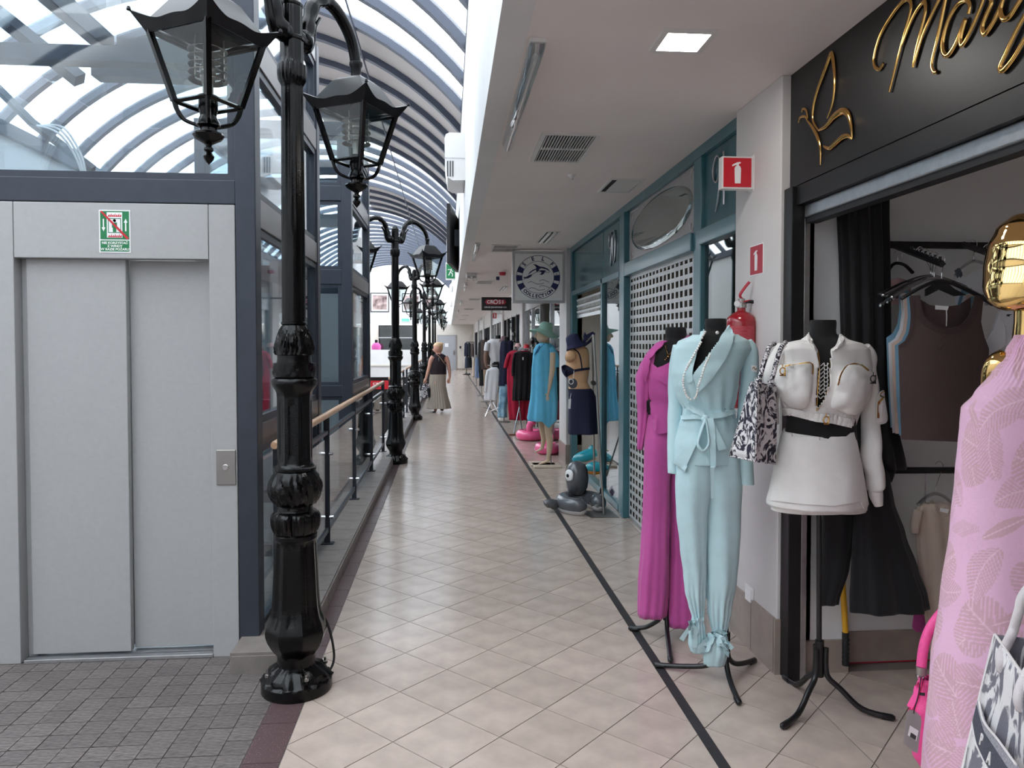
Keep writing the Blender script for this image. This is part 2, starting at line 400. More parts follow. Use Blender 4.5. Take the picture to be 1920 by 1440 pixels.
# windows of the far gallery behind a white parapet
win = struct(MB().box(-6.7, -1.05, Y1 + 1.2, Y1 + 1.3, -.3, CEIL).build('wall_gallery', 'wall_cream'))
wr = struct(box('window_1', 'black_matte', -4.42, -2.12, Y1 + 1.12, Y1 + 1.2, 1.2, 2.83))
for a, b, c, d in ((-4.34, -3.3, 1.3, 2.0), (-3.22, -2.2, 1.3, 2.0), (-4.34, -3.3, 2.1, 2.76), (-3.22, -2.2, 2.1, 2.76)): box('pane', 'glass_dark', a, b, Y1 + 1.1, Y1 + 1.125, c, d, wr)
box('window_bar', 'silver', -4.42, -2.12, Y1 + 1.08, Y1 + 1.13, 2.0, 2.08, wr)
par = struct(box('wall_parapet', 'wall_white', -6.7, -1.05, Y1 - .9, Y1 - .75, .35, 1.28)); box('parapet_ledge', 'wall_cream', -6.7, -1.05, Y1 - .98, Y1 - .75, .28, .36, par)
box('parapet_foot', 'wall_white', -6.7, -1.05, Y1 - .9, Y1 - .75, -.4, .28, par)
lowshop = struct(box('wall_lower_shop', 'dark_void', -6.7, -.64, Y1 - .7, Y1 - .5, -4, -.4))
# ---- glazed barrel vault
vault = struct(MB().box(-6.8, -6.6, Y0, Y1, 4.75, 4.95).build('roof_left_beam', 'rib_paint'))
vroof = struct(MB().box(.2, .34, Y0, Y1, 4.9, 5.0).build('roof_vault', 'rib_paint'))
A0 = math.asin((-6.80 - XC) / RAD); A1 = math.asin((.26 - XC) / RAD); NA = 28
def arc(r, y): return [(XC + r * sin(A0 + (A1 - A0) * k / NA), y, ZA - RAD + r * cos(A0 + (A1 - A0) * k / NA)) for k in range(NA + 1)]
ribm = MB().grid([arc(RAD - .07, -.06), arc(RAD + .06, -.06), arc(RAD + .06, .06), arc(RAD - .07, .06), arc(RAD - .07, -.06)]).build('rib', 'rib_paint', vroof, smooth=30)
bay = 1.1; rib_y = [7.4 + bay * k for k in range(-10, 36)]
rib_y = [y for y in rib_y if y < Y1]
ribm.location = (0, rib_y[0], 0)
for y in rib_y[1:]: o = link('rib', ribm.data, vroof); o.location = (0, y, 0)
pane = MB().grid([arc(RAD + .03, .05), arc(RAD + .03, bay - .05)]).build('pane', 'roof_sheet', vroof, smooth=True, recalc=False)
pane.location = (0, rib_y[0], 0)
pan = None; KM = min(k for k in range(NA + 1) if arc(RAD, 0)[k][0] > -2.75)
def half(r, y, lo): a_ = arc(r, y); return a_[:KM + 1] if lo else a_[KM:]
for y in rib_y[1:]:
    if 10.6 < y < 16.9 or 22.3 < y < 26.8:
        if pan is None:
            pan = MB().grid([half(RAD + .02, .05, 0), half(RAD + .02, bay - .05, 0), half(RAD + .05, bay - .05, 0), half(RAD + .05, .05, 0)]).build('panel', 'roof_panel', vroof, smooth=30); pan.location = (0, y, 0)
            pan2 = MB().grid([half(RAD + .03, .05, 1), half(RAD + .03, bay - .05, 1)]).build('pane', 'roof_sheet', vroof, smooth=True, recalc=False); pan2.location = (0, y, 0)
        else:
            o = link('panel', pan.data, vroof); o.location = (0, y, 0); o = link('pane', pan2.data, vroof); o.location = (0, y, 0)
    else: o = link('pane', pane.data, vroof); o.location = (0, y, 0)
rod = MB().tube([(XC + 1.9, Y0, vz(XC + 1.9) - .1), (XC + 1.9, Y1, vz(XC + 1.9) - .1)], .015, 6).build('purlin_rod', 'rib_paint', vroof)

# ================================================================ SHOP FRONTS
# near pillar with tile skirting
pil = struct(MB().box(1.585, 1.76, 3.43, 3.99, 0, CEIL).build('wall_pillar', 'pillar_paint', bevel=.006))
for a, b, c, d in ((1.572, 1.585, 3.44, 3.70), (1.572, 1.585, 3.706, 3.98)): box('skirting_tile', 'skirt_tile', a, b, c, d, 0, .27, pil)
box('skirting_tile', 'skirt_tile', 1.572, 1.60, 3.418, 3.43, 0, .27, pil)
# dark boutique front
sg = struct(MB().box(1.63, 1.70, .2, 3.43, 2.345, CEIL).build('wall_sign_band', 'black_sign'))
box('lintel', 'black_sign', 1.625, 1.70, .2, 3.43, 2.25, 2.338, sg)
box('jamb', 'black_sign', 1.60, 1.665, 3.345, 3.428, 0, 2.338, sg, .004)
box('track', 'alu', 1.655, 1.735, .2, 3.335, 2.19, 2.25, sg, .006)
box('track_shadow_gap', 'black_matte', 1.665, 1.72, .2, 3.335, 2.165, 2.19, sg)
box('guide_rail', 'alu', 1.67, 1.70, 3.36, 3.39, 0, 2.19, sg, .003)
sh = struct(MB().box(1.70, 1.94, 3.43, 3.6, 0, CEIL).box(1.94, 4.3, 3.52, 3.6, 0, CEIL).build('wall_shop_side', 'wall_white'))
box('skirting_tile', 'skirt_tile', 1.70, 1.946, 3.418, 3.43, 0, .16, sh)
for k in range(5): box('skirting_tile', 'skirt_tile', 1.95 + .44 * k, 2.385 + .44 * k, 3.508, 3.52, 0, .16, sh)
box('skirting_joint', 'dark_red', 1.946, 4.2, 3.505, 3.519, 0, .006, sh)
struct(box('wall_shop_near', 'wall_white', 1.70, 4.3, .2, .3, 0, CEIL))
# teal shop front
tf = struct(MB().box(1.62, 1.70, 3.99, 9.75, CEIL - .07, CEIL - .001).build('wall_teal_front', 'teal'))
def tbar(y0, y1, z0, z1, x=1.62, d=.08, name='mullion', m='teal'): return box(name, m, x, x + d, y0, y1, z0, z1, tf, .006)
tbar(4.66, 4.80, 0, CEIL - .07); tbar(6.66, 6.80, 0, CEIL - .07, 1.60); tbar(6.80, 6.95, 0, CEIL - .07, 1.625); tbar(7.72, 7.80, 0, 2.3); tbar(9.62, 9.75, 0, CEIL - .07)
tbar(3.99, 4.05, 0, CEIL - .07)
tbar(4.05, 4.66, 2.24, 2.34, 1.61, .09, 'transom'); tbar(4.80, 6.66, 2.22, 2.34, 1.60, .1, 'transom'); tbar(6.95, 9.62, 2.24, 2.3, 1.62, .08, 'transom')
tbar(4.05, 4.66, 0, .1, name='sill'); tbar(6.95, 9.62, 0, .07, name='sill')
tbar(4.05, 4.66, 2.34, CEIL - .07, 1.645, .03, 'fascia_panel', 'teal_dark')
tbar(6.95, 7.76, 2.3, CEIL - .07, 1.645, .03, 'fascia_panel', 'teal_dark'); tbar(7.77, 9.62, 2.3, CEIL - .07, 1.645, .03, 'fascia_panel', 'teal_dark')
tbar(4.80, 6.66, 2.34, CEIL - .07, 1.65, .03, 'etched_panel', 'frosted')
box('pane', 'glass_dark', 1.65, 1.658, 4.05, 4.66, .1, 2.24, tf); box('pane', 'glass_dark', 1.65, 1.658, 6.95, 7.72, .07, 2.24, tf)
# oval mirror with a bevelled rim, and etched scrolls
cy, cz = 5.73, 2.575
def oval(rx, rz, x): return [(x, cy + rx * cos(2 * PI * k / 48), cz + rz * sin(2 * PI * k / 48)) for k in range(48)]
mb = MB(); mb.grid([oval(.84, .205, 1.648), oval(.80, .185, 1.638), oval(.77, .172, 1.636)], True); mb.add(oval(.77, .172, 1.636), [tuple(range(48))])
mb.build('oval_mirror', 'mirror', tf, smooth=30)
for sy, sz in ((-1, 1), (1, 1), (-1, -1), (1, -1)):
    mb = MB(); c = Vector((1.647, cy + sy * .80, cz + sz * .17))
    mb.tube(smoothpath([c + Vector((0, sy * (.07 - .02 * k) * cos(k) , sz * (.045 - .006 * k) * sin(k * 1.4))) for k in range(6)], 5), .003, 5)
    mb.tube([c + Vector((0, sy * .09, -sz * .12)), c + Vector((0, sy * .09, sz * .04)), c + Vector((0, -sy * .2, sz * .04))], .0025, 5)
    mb.build('etched_scroll', 'etched', tf)
def wallframe(y, z, x=1.64): return frame((x, y, z), (0, -1, 0), (0, 0, 1))
def digits(name, parts, y, z, h):
    mb = MB()
    for pts in parts: mb.tube(smoothpath([(1.636, y - u * h, z + v * h) for u, v in pts], 8), .0085, 6, flat=.7)
    return mb.build(name, 'silver', tf, smooth=50)
nine = [(.22, .25), (.05, .05), (-.16, .12), (-.2, .42), (0, .62), (.2, .5), (.22, .2), (.14, -.3), (-.02, -.62)]
one = [(.42, .62), (.45, .2), (.45, -.55)]; zero = [(.62, .6), (.42, .35), (.4, -.2), (.55, -.55), (.75, -.3), (.8, .25), (.66, .58), (.55, .62)]
digits('number_91', [nine, one], 4.42, 2.58, .27); digits('number_90', [nine, zero], 7.38, 2.56, .27)
# perforated roller grille
gr = thing('roller_grille', (1.66, 5.73, 0), 'grey perforated roller grille closing the teal shop front', 'shutter')
p = .0755; holes = 18; w = (6.66 - 4.80 - .02) / holes; ya = 4.81
mb = MB(); mb.box(1.658, 1.664, ya, 6.65, 0, .020); mb.box(1.658, 1.664, ya, 6.65, p - .010, p - .001)
for k in range(holes + 1): mb.box(1.660, 1.662, ya + w * k - .019, ya + w * k + .019, .020, p - .010)
s0 = mb.build('grille_slat', 'grille', gr) if 'grille' in SPEC else None
for k in range(1, 29):
    o = link('grille_slat', s0.data, gr); o.location = (0, 0, .03 + p * k); KIDS[gr].append(o)
s0.location = (0, 0, .03)
box('grille_box', 'grille', 1.655, 1.70, 4.81, 6.65, 2.19, 2.22, gr); box('bottom_bar', 'silver', 1.65, 1.672, 4.81, 6.65, 0, .03, gr)
g2 = thing('roller_grille', (1.70, 8.7, 0), 'part lowered grey roller grille above the beige display window', 'shutter')
for k in range(3):
    o = MB().box(1.68, 1.69, 7.82, 9.6, 2.16 - .075 * k, 2.185 - .075 * k)
    for h in range(22): o.box(1.682, 1.688, 7.82 + .081 * h, 7.85 + .081 * h, 2.12 - .075 * k, 2.16 - .075 * k)
    o.build('grille_slat', 'grille', g2)
box('bottom_bar', 'silver', 1.675, 1.695, 7.82, 9.6, 1.94, 1.98, g2)
# display backing inside the teal shop, party walls
struct(box('wall_display', 'shade_blind', 2.05, 2.10, 7.8, 9.7, 0, CEIL)); struct(box('wall_party', 'wall_cream', 1.72, 4.3, 9.75, 9.85, 0, CEIL)); struct(box('wall_party_teal', 'wall_cream', 1.76, 4.3, 3.6, 3.7, 0, CEIL))
struct(box('wall_party_mid', 'shade_blind', 1.72, 2.6, 7.75, 7.8, 0, CEIL))
# white pillars and the further shop fronts
py = [9.75, 15.6, 21.4, 27.2, 33.0, 38.8, 44.4]
for i, y in enumerate(py):
    pl = struct(box('wall_pillar', 'pillar_paint', 1.57, 1.78, y, y + .62, 0, CEIL - .001)); box('skirting_tile', 'skirt_tile', 1.56, 1.57, y + .003, y + .61, 0, .26, pl)
    box('skirting_tile', 'skirt_tile', 1.56, 1.78, y - .01, y, 0, .26, pl)
    if i < 6:
        ya, yb = y + .62, py[i + 1]
        fr = struct(box('wall_shopfront', 'silver' if i % 2 == 0 else 'pillar_paint', 1.62, 1.70, ya, yb, 2.3, CEIL - .001))
        n = 4
        for k in range(n + 1):
            yy = ya + (yb - ya) * k / n; box('mullion', 'silver' if i % 2 == 0 else 'rail_dark', 1.615, 1.69, yy - .03, yy + .03, 0, 2.34, fr)
        for k in range(n):
            a, b = ya + (yb - ya) * k / n + .03, ya + (yb - ya) * (k + 1) / n - .03
            if k == 1: continue
            box('pane', 'glass_dark', 1.65, 1.658, a, b, 0, 2.3, fr)
            if k in (0, 2):
                for q_ in range(7): box('louvre_slat', 'louvre', 1.66, 1.68, a, b, 2.25 - .085 * q_, 2.30 - .085 * q_, fr)
        struct(box('wall_party', 'wall_cream', 1.78, 4.3, y + .3, y + .4, 0, CEIL))
# ================================================================ LIFT SHAFTS
def lift_shaft(y0, y1, label, front_open):
    root = thing('lift_shaft', (-1.7, (y0 + y1) / 2, 0), label, 'elevator', 'glazed lift shafts')
    xa, xb, zt, zb = -2.5, -.97, 3.84, (0 if front_open else -3.9)
    zb0 = -3.9
    for (x0, x1, a, b) in ((xb - .1, xb, y0, y0 + .11), (xb - .1, xb, y1 - .11, y1), (xa, xa + .1, y0, y0 + .11), (xa, xa + .1, y1 - .11, y1)):
        box('corner_column', 'slate_metal', x0, x1, a, b, zb0 if a > y0 or not front_open else 0, (2.43 if front_open and a > y0 and x0 < -2 else zt), root, .004)
    bands = [(.0, .09), (1.07, 1.185), (2.21, 2.36), (3.05, 3.2), (3.70, 3.84)]
    for z0, z1 in bands:
        for x0, x1 in ((xb - .09, xb - .005), (xa + .005, xa + .09)):
            if front_open and x0 < -2 and 2.2 < z0 < 3.6: continue
            box('side_transom', 'slate_metal_side', x0, x1, y0 + .11, y1 - .11, z0, z1, root, .004)
        if not (front_open and 2.2 < z0 < 3.6): box('back_transom', 'slate_metal', xa + .1, xb - .1, y1 - .1, y1 - .01, z0, z1, root)
    fb = [(2.31, 2.43), (3.70, 3.84)] if front_open else bands
    for z0, z1 in fb: box('front_transom', 'slate_metal', xa + .1, xb - .1, y0 + .005, y0 + .1, z0, z1, root, .004)
    segs = [(.09, 1.07), (1.185, 2.21), (2.36, 3.05), (3.2, 3.70)]
    for z0, z1 in segs:
        for x in (xb - .045, xa + .045):
            box('pane', 'glass_lift', x - .004, x + .004, y0 + .14, y1 - .14, z0 + .03, z1 - .03, root)
            s = 1 if x > -1.5 else -1
            fm = MB(); X0, X1 = x + s * .004, x + s * .03
            fm.box(min(X0, X1), max(X0, X1), y0 + .11, y0 + .15, z0, z1); fm.box(min(X0, X1), max(X0, X1), y1 - .15, y1 - .11, z0, z1)
            fm.box(min(X0, X1), max(X0, X1), y0 + .15, y1 - .15, z0, z0 + .04); fm.box(min(X0, X1), max(X0, X1), y0 + .15, y1 - .15, z1 - .04, z1)
            if not (front_open and s < 0 and z0 > 2.3): fm.build('pane_bead', 'slate_metal', root)
        box('pane', 'glass_lift', xa + .12, xb - .12, y1 - .06, y1 - .052, z0, z1, root)
    for z0, z1 in ([(2.43, 3.70)] if front_open else segs):
        box('pane', 'glass_lift', xa + .13, xb - .13, y0 + .05, y0 + .058, z0 + .02, z1 - .02, root)
        fm = MB(); fm.box(xa + .1, xa + .14, y0 + .02, y0 + .05, z0, z1); fm.box(xb - .14, xb - .1, y0 + .02, y0 + .05, z0, z1)
        fm.box(xa + .14, xb - .14, y0 + .02, y0 + .05, z0, z0 + .035); fm.box(xa + .14, xb - .14, y0 + .02, y0 + .05, z1 - .035, z1); fm.build('pane_bead', 'slate_metal', root)
    box('roof_pane', 'glass_lift', xa + .05, xb - .05, y0 + .05, y1 - .05, zt - .02, zt - .01, root)
    # hoistway gear: guide rails, bracket, cables
    for x in (-2.25, -1.25): box('guide_rail', 'alu', x - .03, x + .03, y1 - .3, y1 - .22, zb0, 2.2 if front_open else 3.5, root)
    box('hoist_beam', 'slate_metal', -2.4, -1.1, y1 - .5, y1 - .36, 3.42, 3.55, root)
    return root
s1 = lift_shaft(3.865, 5.78, 'glazed lift shaft holding the pale grey sliding doors beside the first lamp post', True)
s2 = lift_shaft(7.62, 9.40, 'free standing glazed lift shaft behind the railing past the first lift', False)
def sm(name, m, x0, x1, y0, y1, z0, z1, par=s1, bv=.003): return box(name, m, x0, x1, y0, y1, z0, z1, par, bv)
box('hoist_beam', 'slate_metal', -2.45, -1.02, 4.02, 4.12, 3.06, 3.14, s1)
dgl = MB().tube([atY(-30, 5, 4.5), atY(150, 150, 4.5)], .05, 4).build('hoist_brace', 'slate_metal', s1)
MB().tube([atY(-20, 150, 5.3), atY(60, 230, 5.3), atY(175, 318, 5.3)], .03, 4).build('hoist_brace', 'slate_metal', s1)
box('control_box', 'lift_paint', -2.36, -2.0, 5.1, 5.3, 2.36, 2.62, s1, .01)
for k in range(3): MB().tube(smoothpath([atY(70 + 6 * k, 235, 5.1), atY(110 + 5 * k, 250 - 5 * k, 5.0), atY(140 + 6 * k, 290, 5.0), atY(155 + 3 * k, 330, 5.0)], 6), .007, 6).build('cable', 'white', s1, smooth=True)
# portal
sm('portal_head', 'lift_paint', -2.133, -1.203, 3.862, 3.95, 2.03, 2.305)
sm('portal_jamb', 'lift_paint', -1.20, -1.072, 3.862, 3.95, 0, 2.305); sm('portal_jamb', 'lift_paint', -2.40, -2.136, 3.862, 3.95, 0, 2.305)
sm('portal_reveal', 'lift_paint', -2.136, -2.09, 3.93, 4.02, 0, 2.03)
# two telescopic door leaves
sm('door_leaf', 'lift_paint', -2.10, -1.622, 3.905, 3.945, .028, 2.03); sm('door_leaf', 'lift_paint', -1.622, -1.19, 3.95, 3.985, .028, 2.03)
sm('door_sill', 'alu', -2.12, -1.20, 3.855, 4.02, 0, .02); sm('sill_groove', 'rail_dark', -2.12, -1.20, 3.895, 3.899, .018, .022)
cp = sm('call_plate', 'steel', -1.175, -1.078, 3.856, 3.862, .885, 1.065)
M_ = Matrix.Rotation(R(90), 4, 'X')
MB().lathe([(.001, .006), (.014, .006), (.016, .004), (.017, 0)], (-1.128, 3.856, .975), 20, True, None, M_).build('call_button', 'chrome', cp, smooth=40)
# machinery behind the glass
pier = struct(MB().lathe([(.17, -.2), (.17, 2.72)], (-2.33, 5.2, 0), 20).build('wall_pier', 'concrete', smooth=30))
cab = MB().box(-2.35, -1.12, 8.0, 9.2, -3.9, -3.7).box(-2.35, -1.12, 8.9, 9.2, -3.7, 2.2).build('counterweight_panel', 'lift_paint', s2)
for x in (-1.5, -1.62): MB().tube([(x, 8.75, -3.6), (x, 8.75, 3.4)], .012, 6).build('hoist_rope', 'steel', s2)
# "do not use the lift in case of fire" plate
ns = thing('lift_notice', (-1.655, 3.861, 2.056), 'green and white do-not-use-lift-in-fire notice above the lift doors', 'sign')
def nb(name, m, x0, x1, z0, z1, y=3.8605, t=.001): return box(name, m, x0, x1, y - t, y, z0, z1, ns)
nb('plate', 'white', -1.728, -1.578, 2.058, 2.270, 3.8618, .0015)
nb('green_field', 'green', -1.722, -1.584, 2.124, 2.264); nb('text_field', 'green', -1.722, -1.584, 2.064, 2.118)
nb('lift_car', 'white', -1.690, -1.616, 2.132, 2.258, 3.8596)
fm = MB(); [fm.box(a, b, 3.8576, 3.8587, c, d) for a, b, c, d in ((-1.684, -1.622, 2.156, 2.159), (-1.684, -1.622, 2.226, 2.229), (-1.684, -1.681, 2.156, 2.229), (-1.625, -1.622, 2.156, 2.229))]; fm.build('car_outline', 'green', ns)
fm = MB(); fm.lathe([(.001, 0), (.0075, 0)], (-1.653, 3.858, 2.217), 12, True, None, M_); fm.box(-1.665, -1.641, 3.8576, 3.8587, 2.182, 2.207); fm.box(-1.661, -1.645, 3.8576, 3.8587, 2.160, 2.184); fm.build('pictogram_person', 'green', ns)
for zb_, s_ in ((2.236, 1), (2.134, 1)):
    fl_ = MB()
    for k in range(7): x = -1.685 + .0093 * k; fl_.prism([(x, 3.8587, zb_), (x + .0095, 3.8587, zb_), (x + .009, 3.8587, zb_ + .012 + .005 * (k % 2)), (x + .004, 3.8587, zb_ + .008)], (0, -.0008, 0))
    fl_.build('pictogram_flames', 'red', ns)
MB().prism([(-1.722, 3.8572, 2.262), (-1.712, 3.8572, 2.264), (-1.584, 3.8572, 2.130), (-1.594, 3.8572, 2.124)], (0, -.0008, 0)).build('red_bar', 'red', ns)
for x, s_ in ((-1.706, -1), (-1.600, 1)):
    z = 2.195; MB().prism([(x - .003, 3.8595, z - s_ * .03), (x + .003, 3.8595, z - s_ * .03), (x + .003, 3.8595, z + s_ * .012), (x + .009, 3.8595, z + s_ * .012), (x, 3.8595, z + s_ * .032), (x - .009, 3.8595, z + s_ * .012), (x - .003, 3.8595, z + s_ * .012)], (0, -.0008, 0)).build('arrow', 'white', ns)
for k, t_ in enumerate(('NIE KORZYSTAĆ', 'Z WINDY', 'W RAZIE POŻARU')):
    text_mb(t_, .0165, frame((-1.653, 3.8592, 2.106 - .0158 * k), (1, 0, 0), (0, 0, 1)), .0006, bold=.0004).build('lettering', 'white', ns)

# ================================================================ LAMP POSTS
def lamp_mod(a, z, r):
    o8 = cos(PI / 8) / cos((a + PI / 8) % (PI / 4) - PI / 8)      # octagon
    u = ((a + PI / 8) % (PI / 4) - PI / 8) / (PI / 8)
    if .17 < z < .70:
        g = .06 if abs(u) < .30 and z > .34 else (.03 if abs(u) < .42 and z > .32 else 0)
        return o8 * 1.02 - g
    if .055 < z < .12: return 1 + .09 * sin(9 * a + 60 * z) * sin(5 * a - 40 * z)
    if .735 < z < .83: return 1 + .13 * (abs(cos(5 * a)) ** .5 - .6) + .03 * sin(40 * a)
    if .862 < z < 1.01: return 1 + .14 * (abs(cos(4 * a + 1.5 * sin(26 * z))) ** .6 - .6) + .04 * sin(24 * a + 60 * z)
    if 1.05 < z < 1.39:
        g = .05 if abs(u) < .38 and 1.08 < z < 1.34 else 0
        return o8 * 1.02 - g
    if 1.555 < z < 1.685:
        d_ = math.hypot(sin(2 * a) * .09 + .0, z - 1.60)
        return 1 + .075 * sin(d_ * 240 + 1) - .02
    if 1.462 < z < 1.504: return 1 + .06 * sin(14 * a) * sin(a * 3 + z * 200)
    if 2.78 < z < 2.88: return 1 + .07 * abs(sin(8 * a))
    if 2.1 < z < 3.16: return 1 + .02 * cos(12 * a)
    return 1.0
PROF = [(.001, 0), (.158, 0), (.160, .004), (.160, .048), (.154, .056), (.150, .058), (.147, .064), (.135, .085), (.112, .108), (.094, .118), (.088, .122), (.088, .165),
 (.098, .18), (.112, .2), (.130, .235), (.138, .262), (.139, .28), (.132, .31), (.118, .345), (.109, .39), (.105, .44), (.100, .55), (.095, .66), (.092, .70), (.094, .705), (.098, .708), (.098, .725), (.092, .73),
 (.098, .745), (.105, .765), (.107, .79), (.105, .815), (.096, .83), (.082, .835), (.079, .84), (.079, .86), (.088, .865), (.098, .88), (.110, .905), (.116, .935), (.114, .96), (.104, .99), (.095, 1.012), (.090, 1.02), (.096, 1.024), (.096, 1.036), (.089, 1.04),
 (.079, 1.05), (.078, 1.2), (.078, 1.36), (.080, 1.38), (.088, 1.395), (.100, 1.415), (.102, 1.43), (.099, 1.44), (.085, 1.45), (.094, 1.452), (.095, 1.46), (.095, 1.505), (.094, 1.515), (.078, 1.518), (.076, 1.535), (.076, 1.55),
 (.085, 1.553), (.088, 1.565), (.088, 1.585), (.084, 1.60), (.076, 1.635), (.066, 1.665), (.055, 1.685), (.052, 1.69), (.058, 1.693), (.058, 1.702), (.053, 1.705), (.053, 1.73),
 (.0525, 2.0), (.051, 2.3), (.049, 2.6), (.048, 2.775), (.050, 2.78), (.058, 2.80), (.061, 2.83), (.061, 2.86), (.060, 2.868), (.053, 2.872), (.052, 2.885), (.052, 2.975), (.058, 2.98), (.059, 2.992), (.055, 2.997), (.048, 3.0), (.048, 3.12), (.047, 3.13), (.050, 3.134), (.050, 3.145), (.044, 3.15), (.040, 3.165), (.030, 3.18), (.012, 3.19), (.001, 3.191)]
def dense(prof, step=.012):
    out = [prof[0]]
    for a, b in zip(prof, prof[1:]):
        n = max(1, min(12, int(abs(b[1] - a[1]) / step)))
        for k in range(1, n + 1): out.append((a[0] + (b[0] - a[0]) * k / n, a[1] + (b[1] - a[1]) * k / n))
    return out
ZMAP = [(-.90, -.805), (-.835, -.745), (-.545, -.51), (-.255, -.262), (-.119, -.185), (-.066, -.100), (0, 0), (.2, .2)]
def zfix(mb, L):
    for v in mb.v: v.z = Vector(L).z + interp_lin(ZMAP, v.z - Vector(L).z)
    return mb
def interp_lin(t, x):
    for (a, p), (b, q) in zip(t, t[1:]):
        if x <= b: return p + (q - p) * (x - a) / (b - a)
    return x
def lantern(root, L, az):
    """four sided lantern hanging from point L, corner turned to az"""
    Mz = Matrix.Translation(L) @ Matrix.Rotation(az, 4, 'Z')
    def sq(half, z): return [Mz @ Vector((sx * half, sy * half, z)) for sx, sy in ((-1, -1), (1, -1), (1, 1), (-1, 1))]
    roof = MB()
    roof.lathe([(.001, .0), (.034, .0), (.034, -.012), (.026, -.02), (.026, -.05), (.036, -.058), (.044, -.066), (.052, -.07)], (0, 0, 0), 16, True, None, Mz.to_3x3().to_4x4())
    roof.v = [v + Vector(L) for v in roof.v]
    roof.grid([sq(.066, -.060), sq(.088, -.072), sq(.150, -.165), sq(.158, -.19)], True, True, False)
    # ogee valance: each side flares out, corners and middle rise
    for s in range(4):
        Ms = Mz @ Matrix.Rotation(s * PI / 2, 4, 'Z'); n = 24; top = []; bot = []; bk = []
        for k in range(n + 1):
            u = -1 + 2 * k / n; au = abs(u)
            h = -.008 + .012 * cos(PI * au) ** 2 * (au < .5) + .074 * max(0, (au - .35) / .65) ** 1.7
            d = .172 + .024 * au ** 3
            top.append(Ms @ Vector((u * d, -d, -.185 + h))); bot.append(Ms @ Vector((u * .152, -.152, -.255)))
            bk.append(Ms @ Vector((u * (d - .012), -(d - .012), -.185 + h)))
        b2 = [Ms @ Vector(((-1 + 2 * k / n) * .143, -.143, -.25)) for k in range(n + 1)]
        roof.grid([b2, bk, top, bot, b2])
    for sx, sy in ((-1, -1), (1, -1), (1, 1), (-1, 1)): roof.lathe([(.001, -.009), (.007, -.005), (.009, 0), (.006, .007), (.001, .009)], Mz @ Vector((sx * .195, sy * .195, -.185 + .066)), 8)
    lo = zfix(roof, L).build('lantern', ['lantern_roof'], root, smooth=35)
    # glazing frame
    fr = MB(); zt, zb = -.235, -.545; ht, hb = .146, .086
    for sx, sy in ((-1, -1), (1, -1), (1, 1), (-1, 1)):
        P = [Mz @ Vector((sx * (ht + (hb - ht) * t), sy * (ht + (hb - ht) * t), zt + (zb - zt) * t)) for t in (0, 1)]
        fr.tube(P, .015, 4)
        fr.tube(smoothpath([P[1], Mz @ Vector((sx * .078, sy * .078, zb - .045)), Mz @ Vector((sx * .06, sy * .06, zb - .085)), Mz @ Vector((sx * .025, sy * .025, zb - .105))], 4), .010, 6)
    for hh, z in ((ht, zt), (hb, zb)):
        c = sq(hh, z)
        for i in range(4): fr.tube([c[i], c[(i + 1) % 4]], .0115, 4)
    zfix(fr, L).build('lantern_frame', 'black_iron', lo)
    for s in range(4):
        Ms = Mz @ Matrix.Rotation(s * PI / 2, 4, 'Z')
        pn_ = MB().add([Ms @ Vector(q_) for q_ in ((-ht, -ht, zt), (ht, -ht, zt), (hb, -hb, zb), (-hb, -hb, zb))], [(0, 1, 2, 3)])
        zfix(pn_, L).build('pane', 'glass', lo)
    ir = MB()
    for k in range(5): ir.lathe([(.075, -.30 - .034 * k), (.072, -.302 - .034 * k), (.048, -.289 - .034 * k), (.050, -.286 - .034 * k), (.075, -.30 - .034 * k)], L, 24, False)
    for a in range(3): ir.tube([Vector(L) + Vector((.062 * cos(a * 2.1), .062 * sin(a * 2.1), -.25)), Vector(L) + Vector((.062 * cos(a * 2.1), .062 * sin(a * 2.1), -.44))], .0035, 5)
    zfix(ir, L).build('louvre_rings', 'steel', lo, smooth=40)
    zfix(MB().lathe([(.001, -.33), (.018, -.335), (.03, -.37), (.03, -.42), (.02, -.46), (.02, -.56), (.001, -.56)], L, 14, False), L).build('bulb', 'bulb', lo, smooth=40)
    fn = MB(); fn.lathe([(.001, -.50), (.036, -.505), (.036, -.575), (.03, -.60), (.022, -.655)][:4] + [(.045, -.635), (.05, -.65), (.032, -.66), (.034, -.68), (.055, -.685), (.060, -.695), (.05, -.712), (.024, -.73), (.013, -.738), (.011, -.748), (.018, -.755), (.019, -.765), (.011, -.775), (.021, -.795), (.018, -.81), (.008, -.825), (.001, -.835)], L, 20)
    zfix(fn, L).build('finial', 'black_iron', lo, smooth=40)
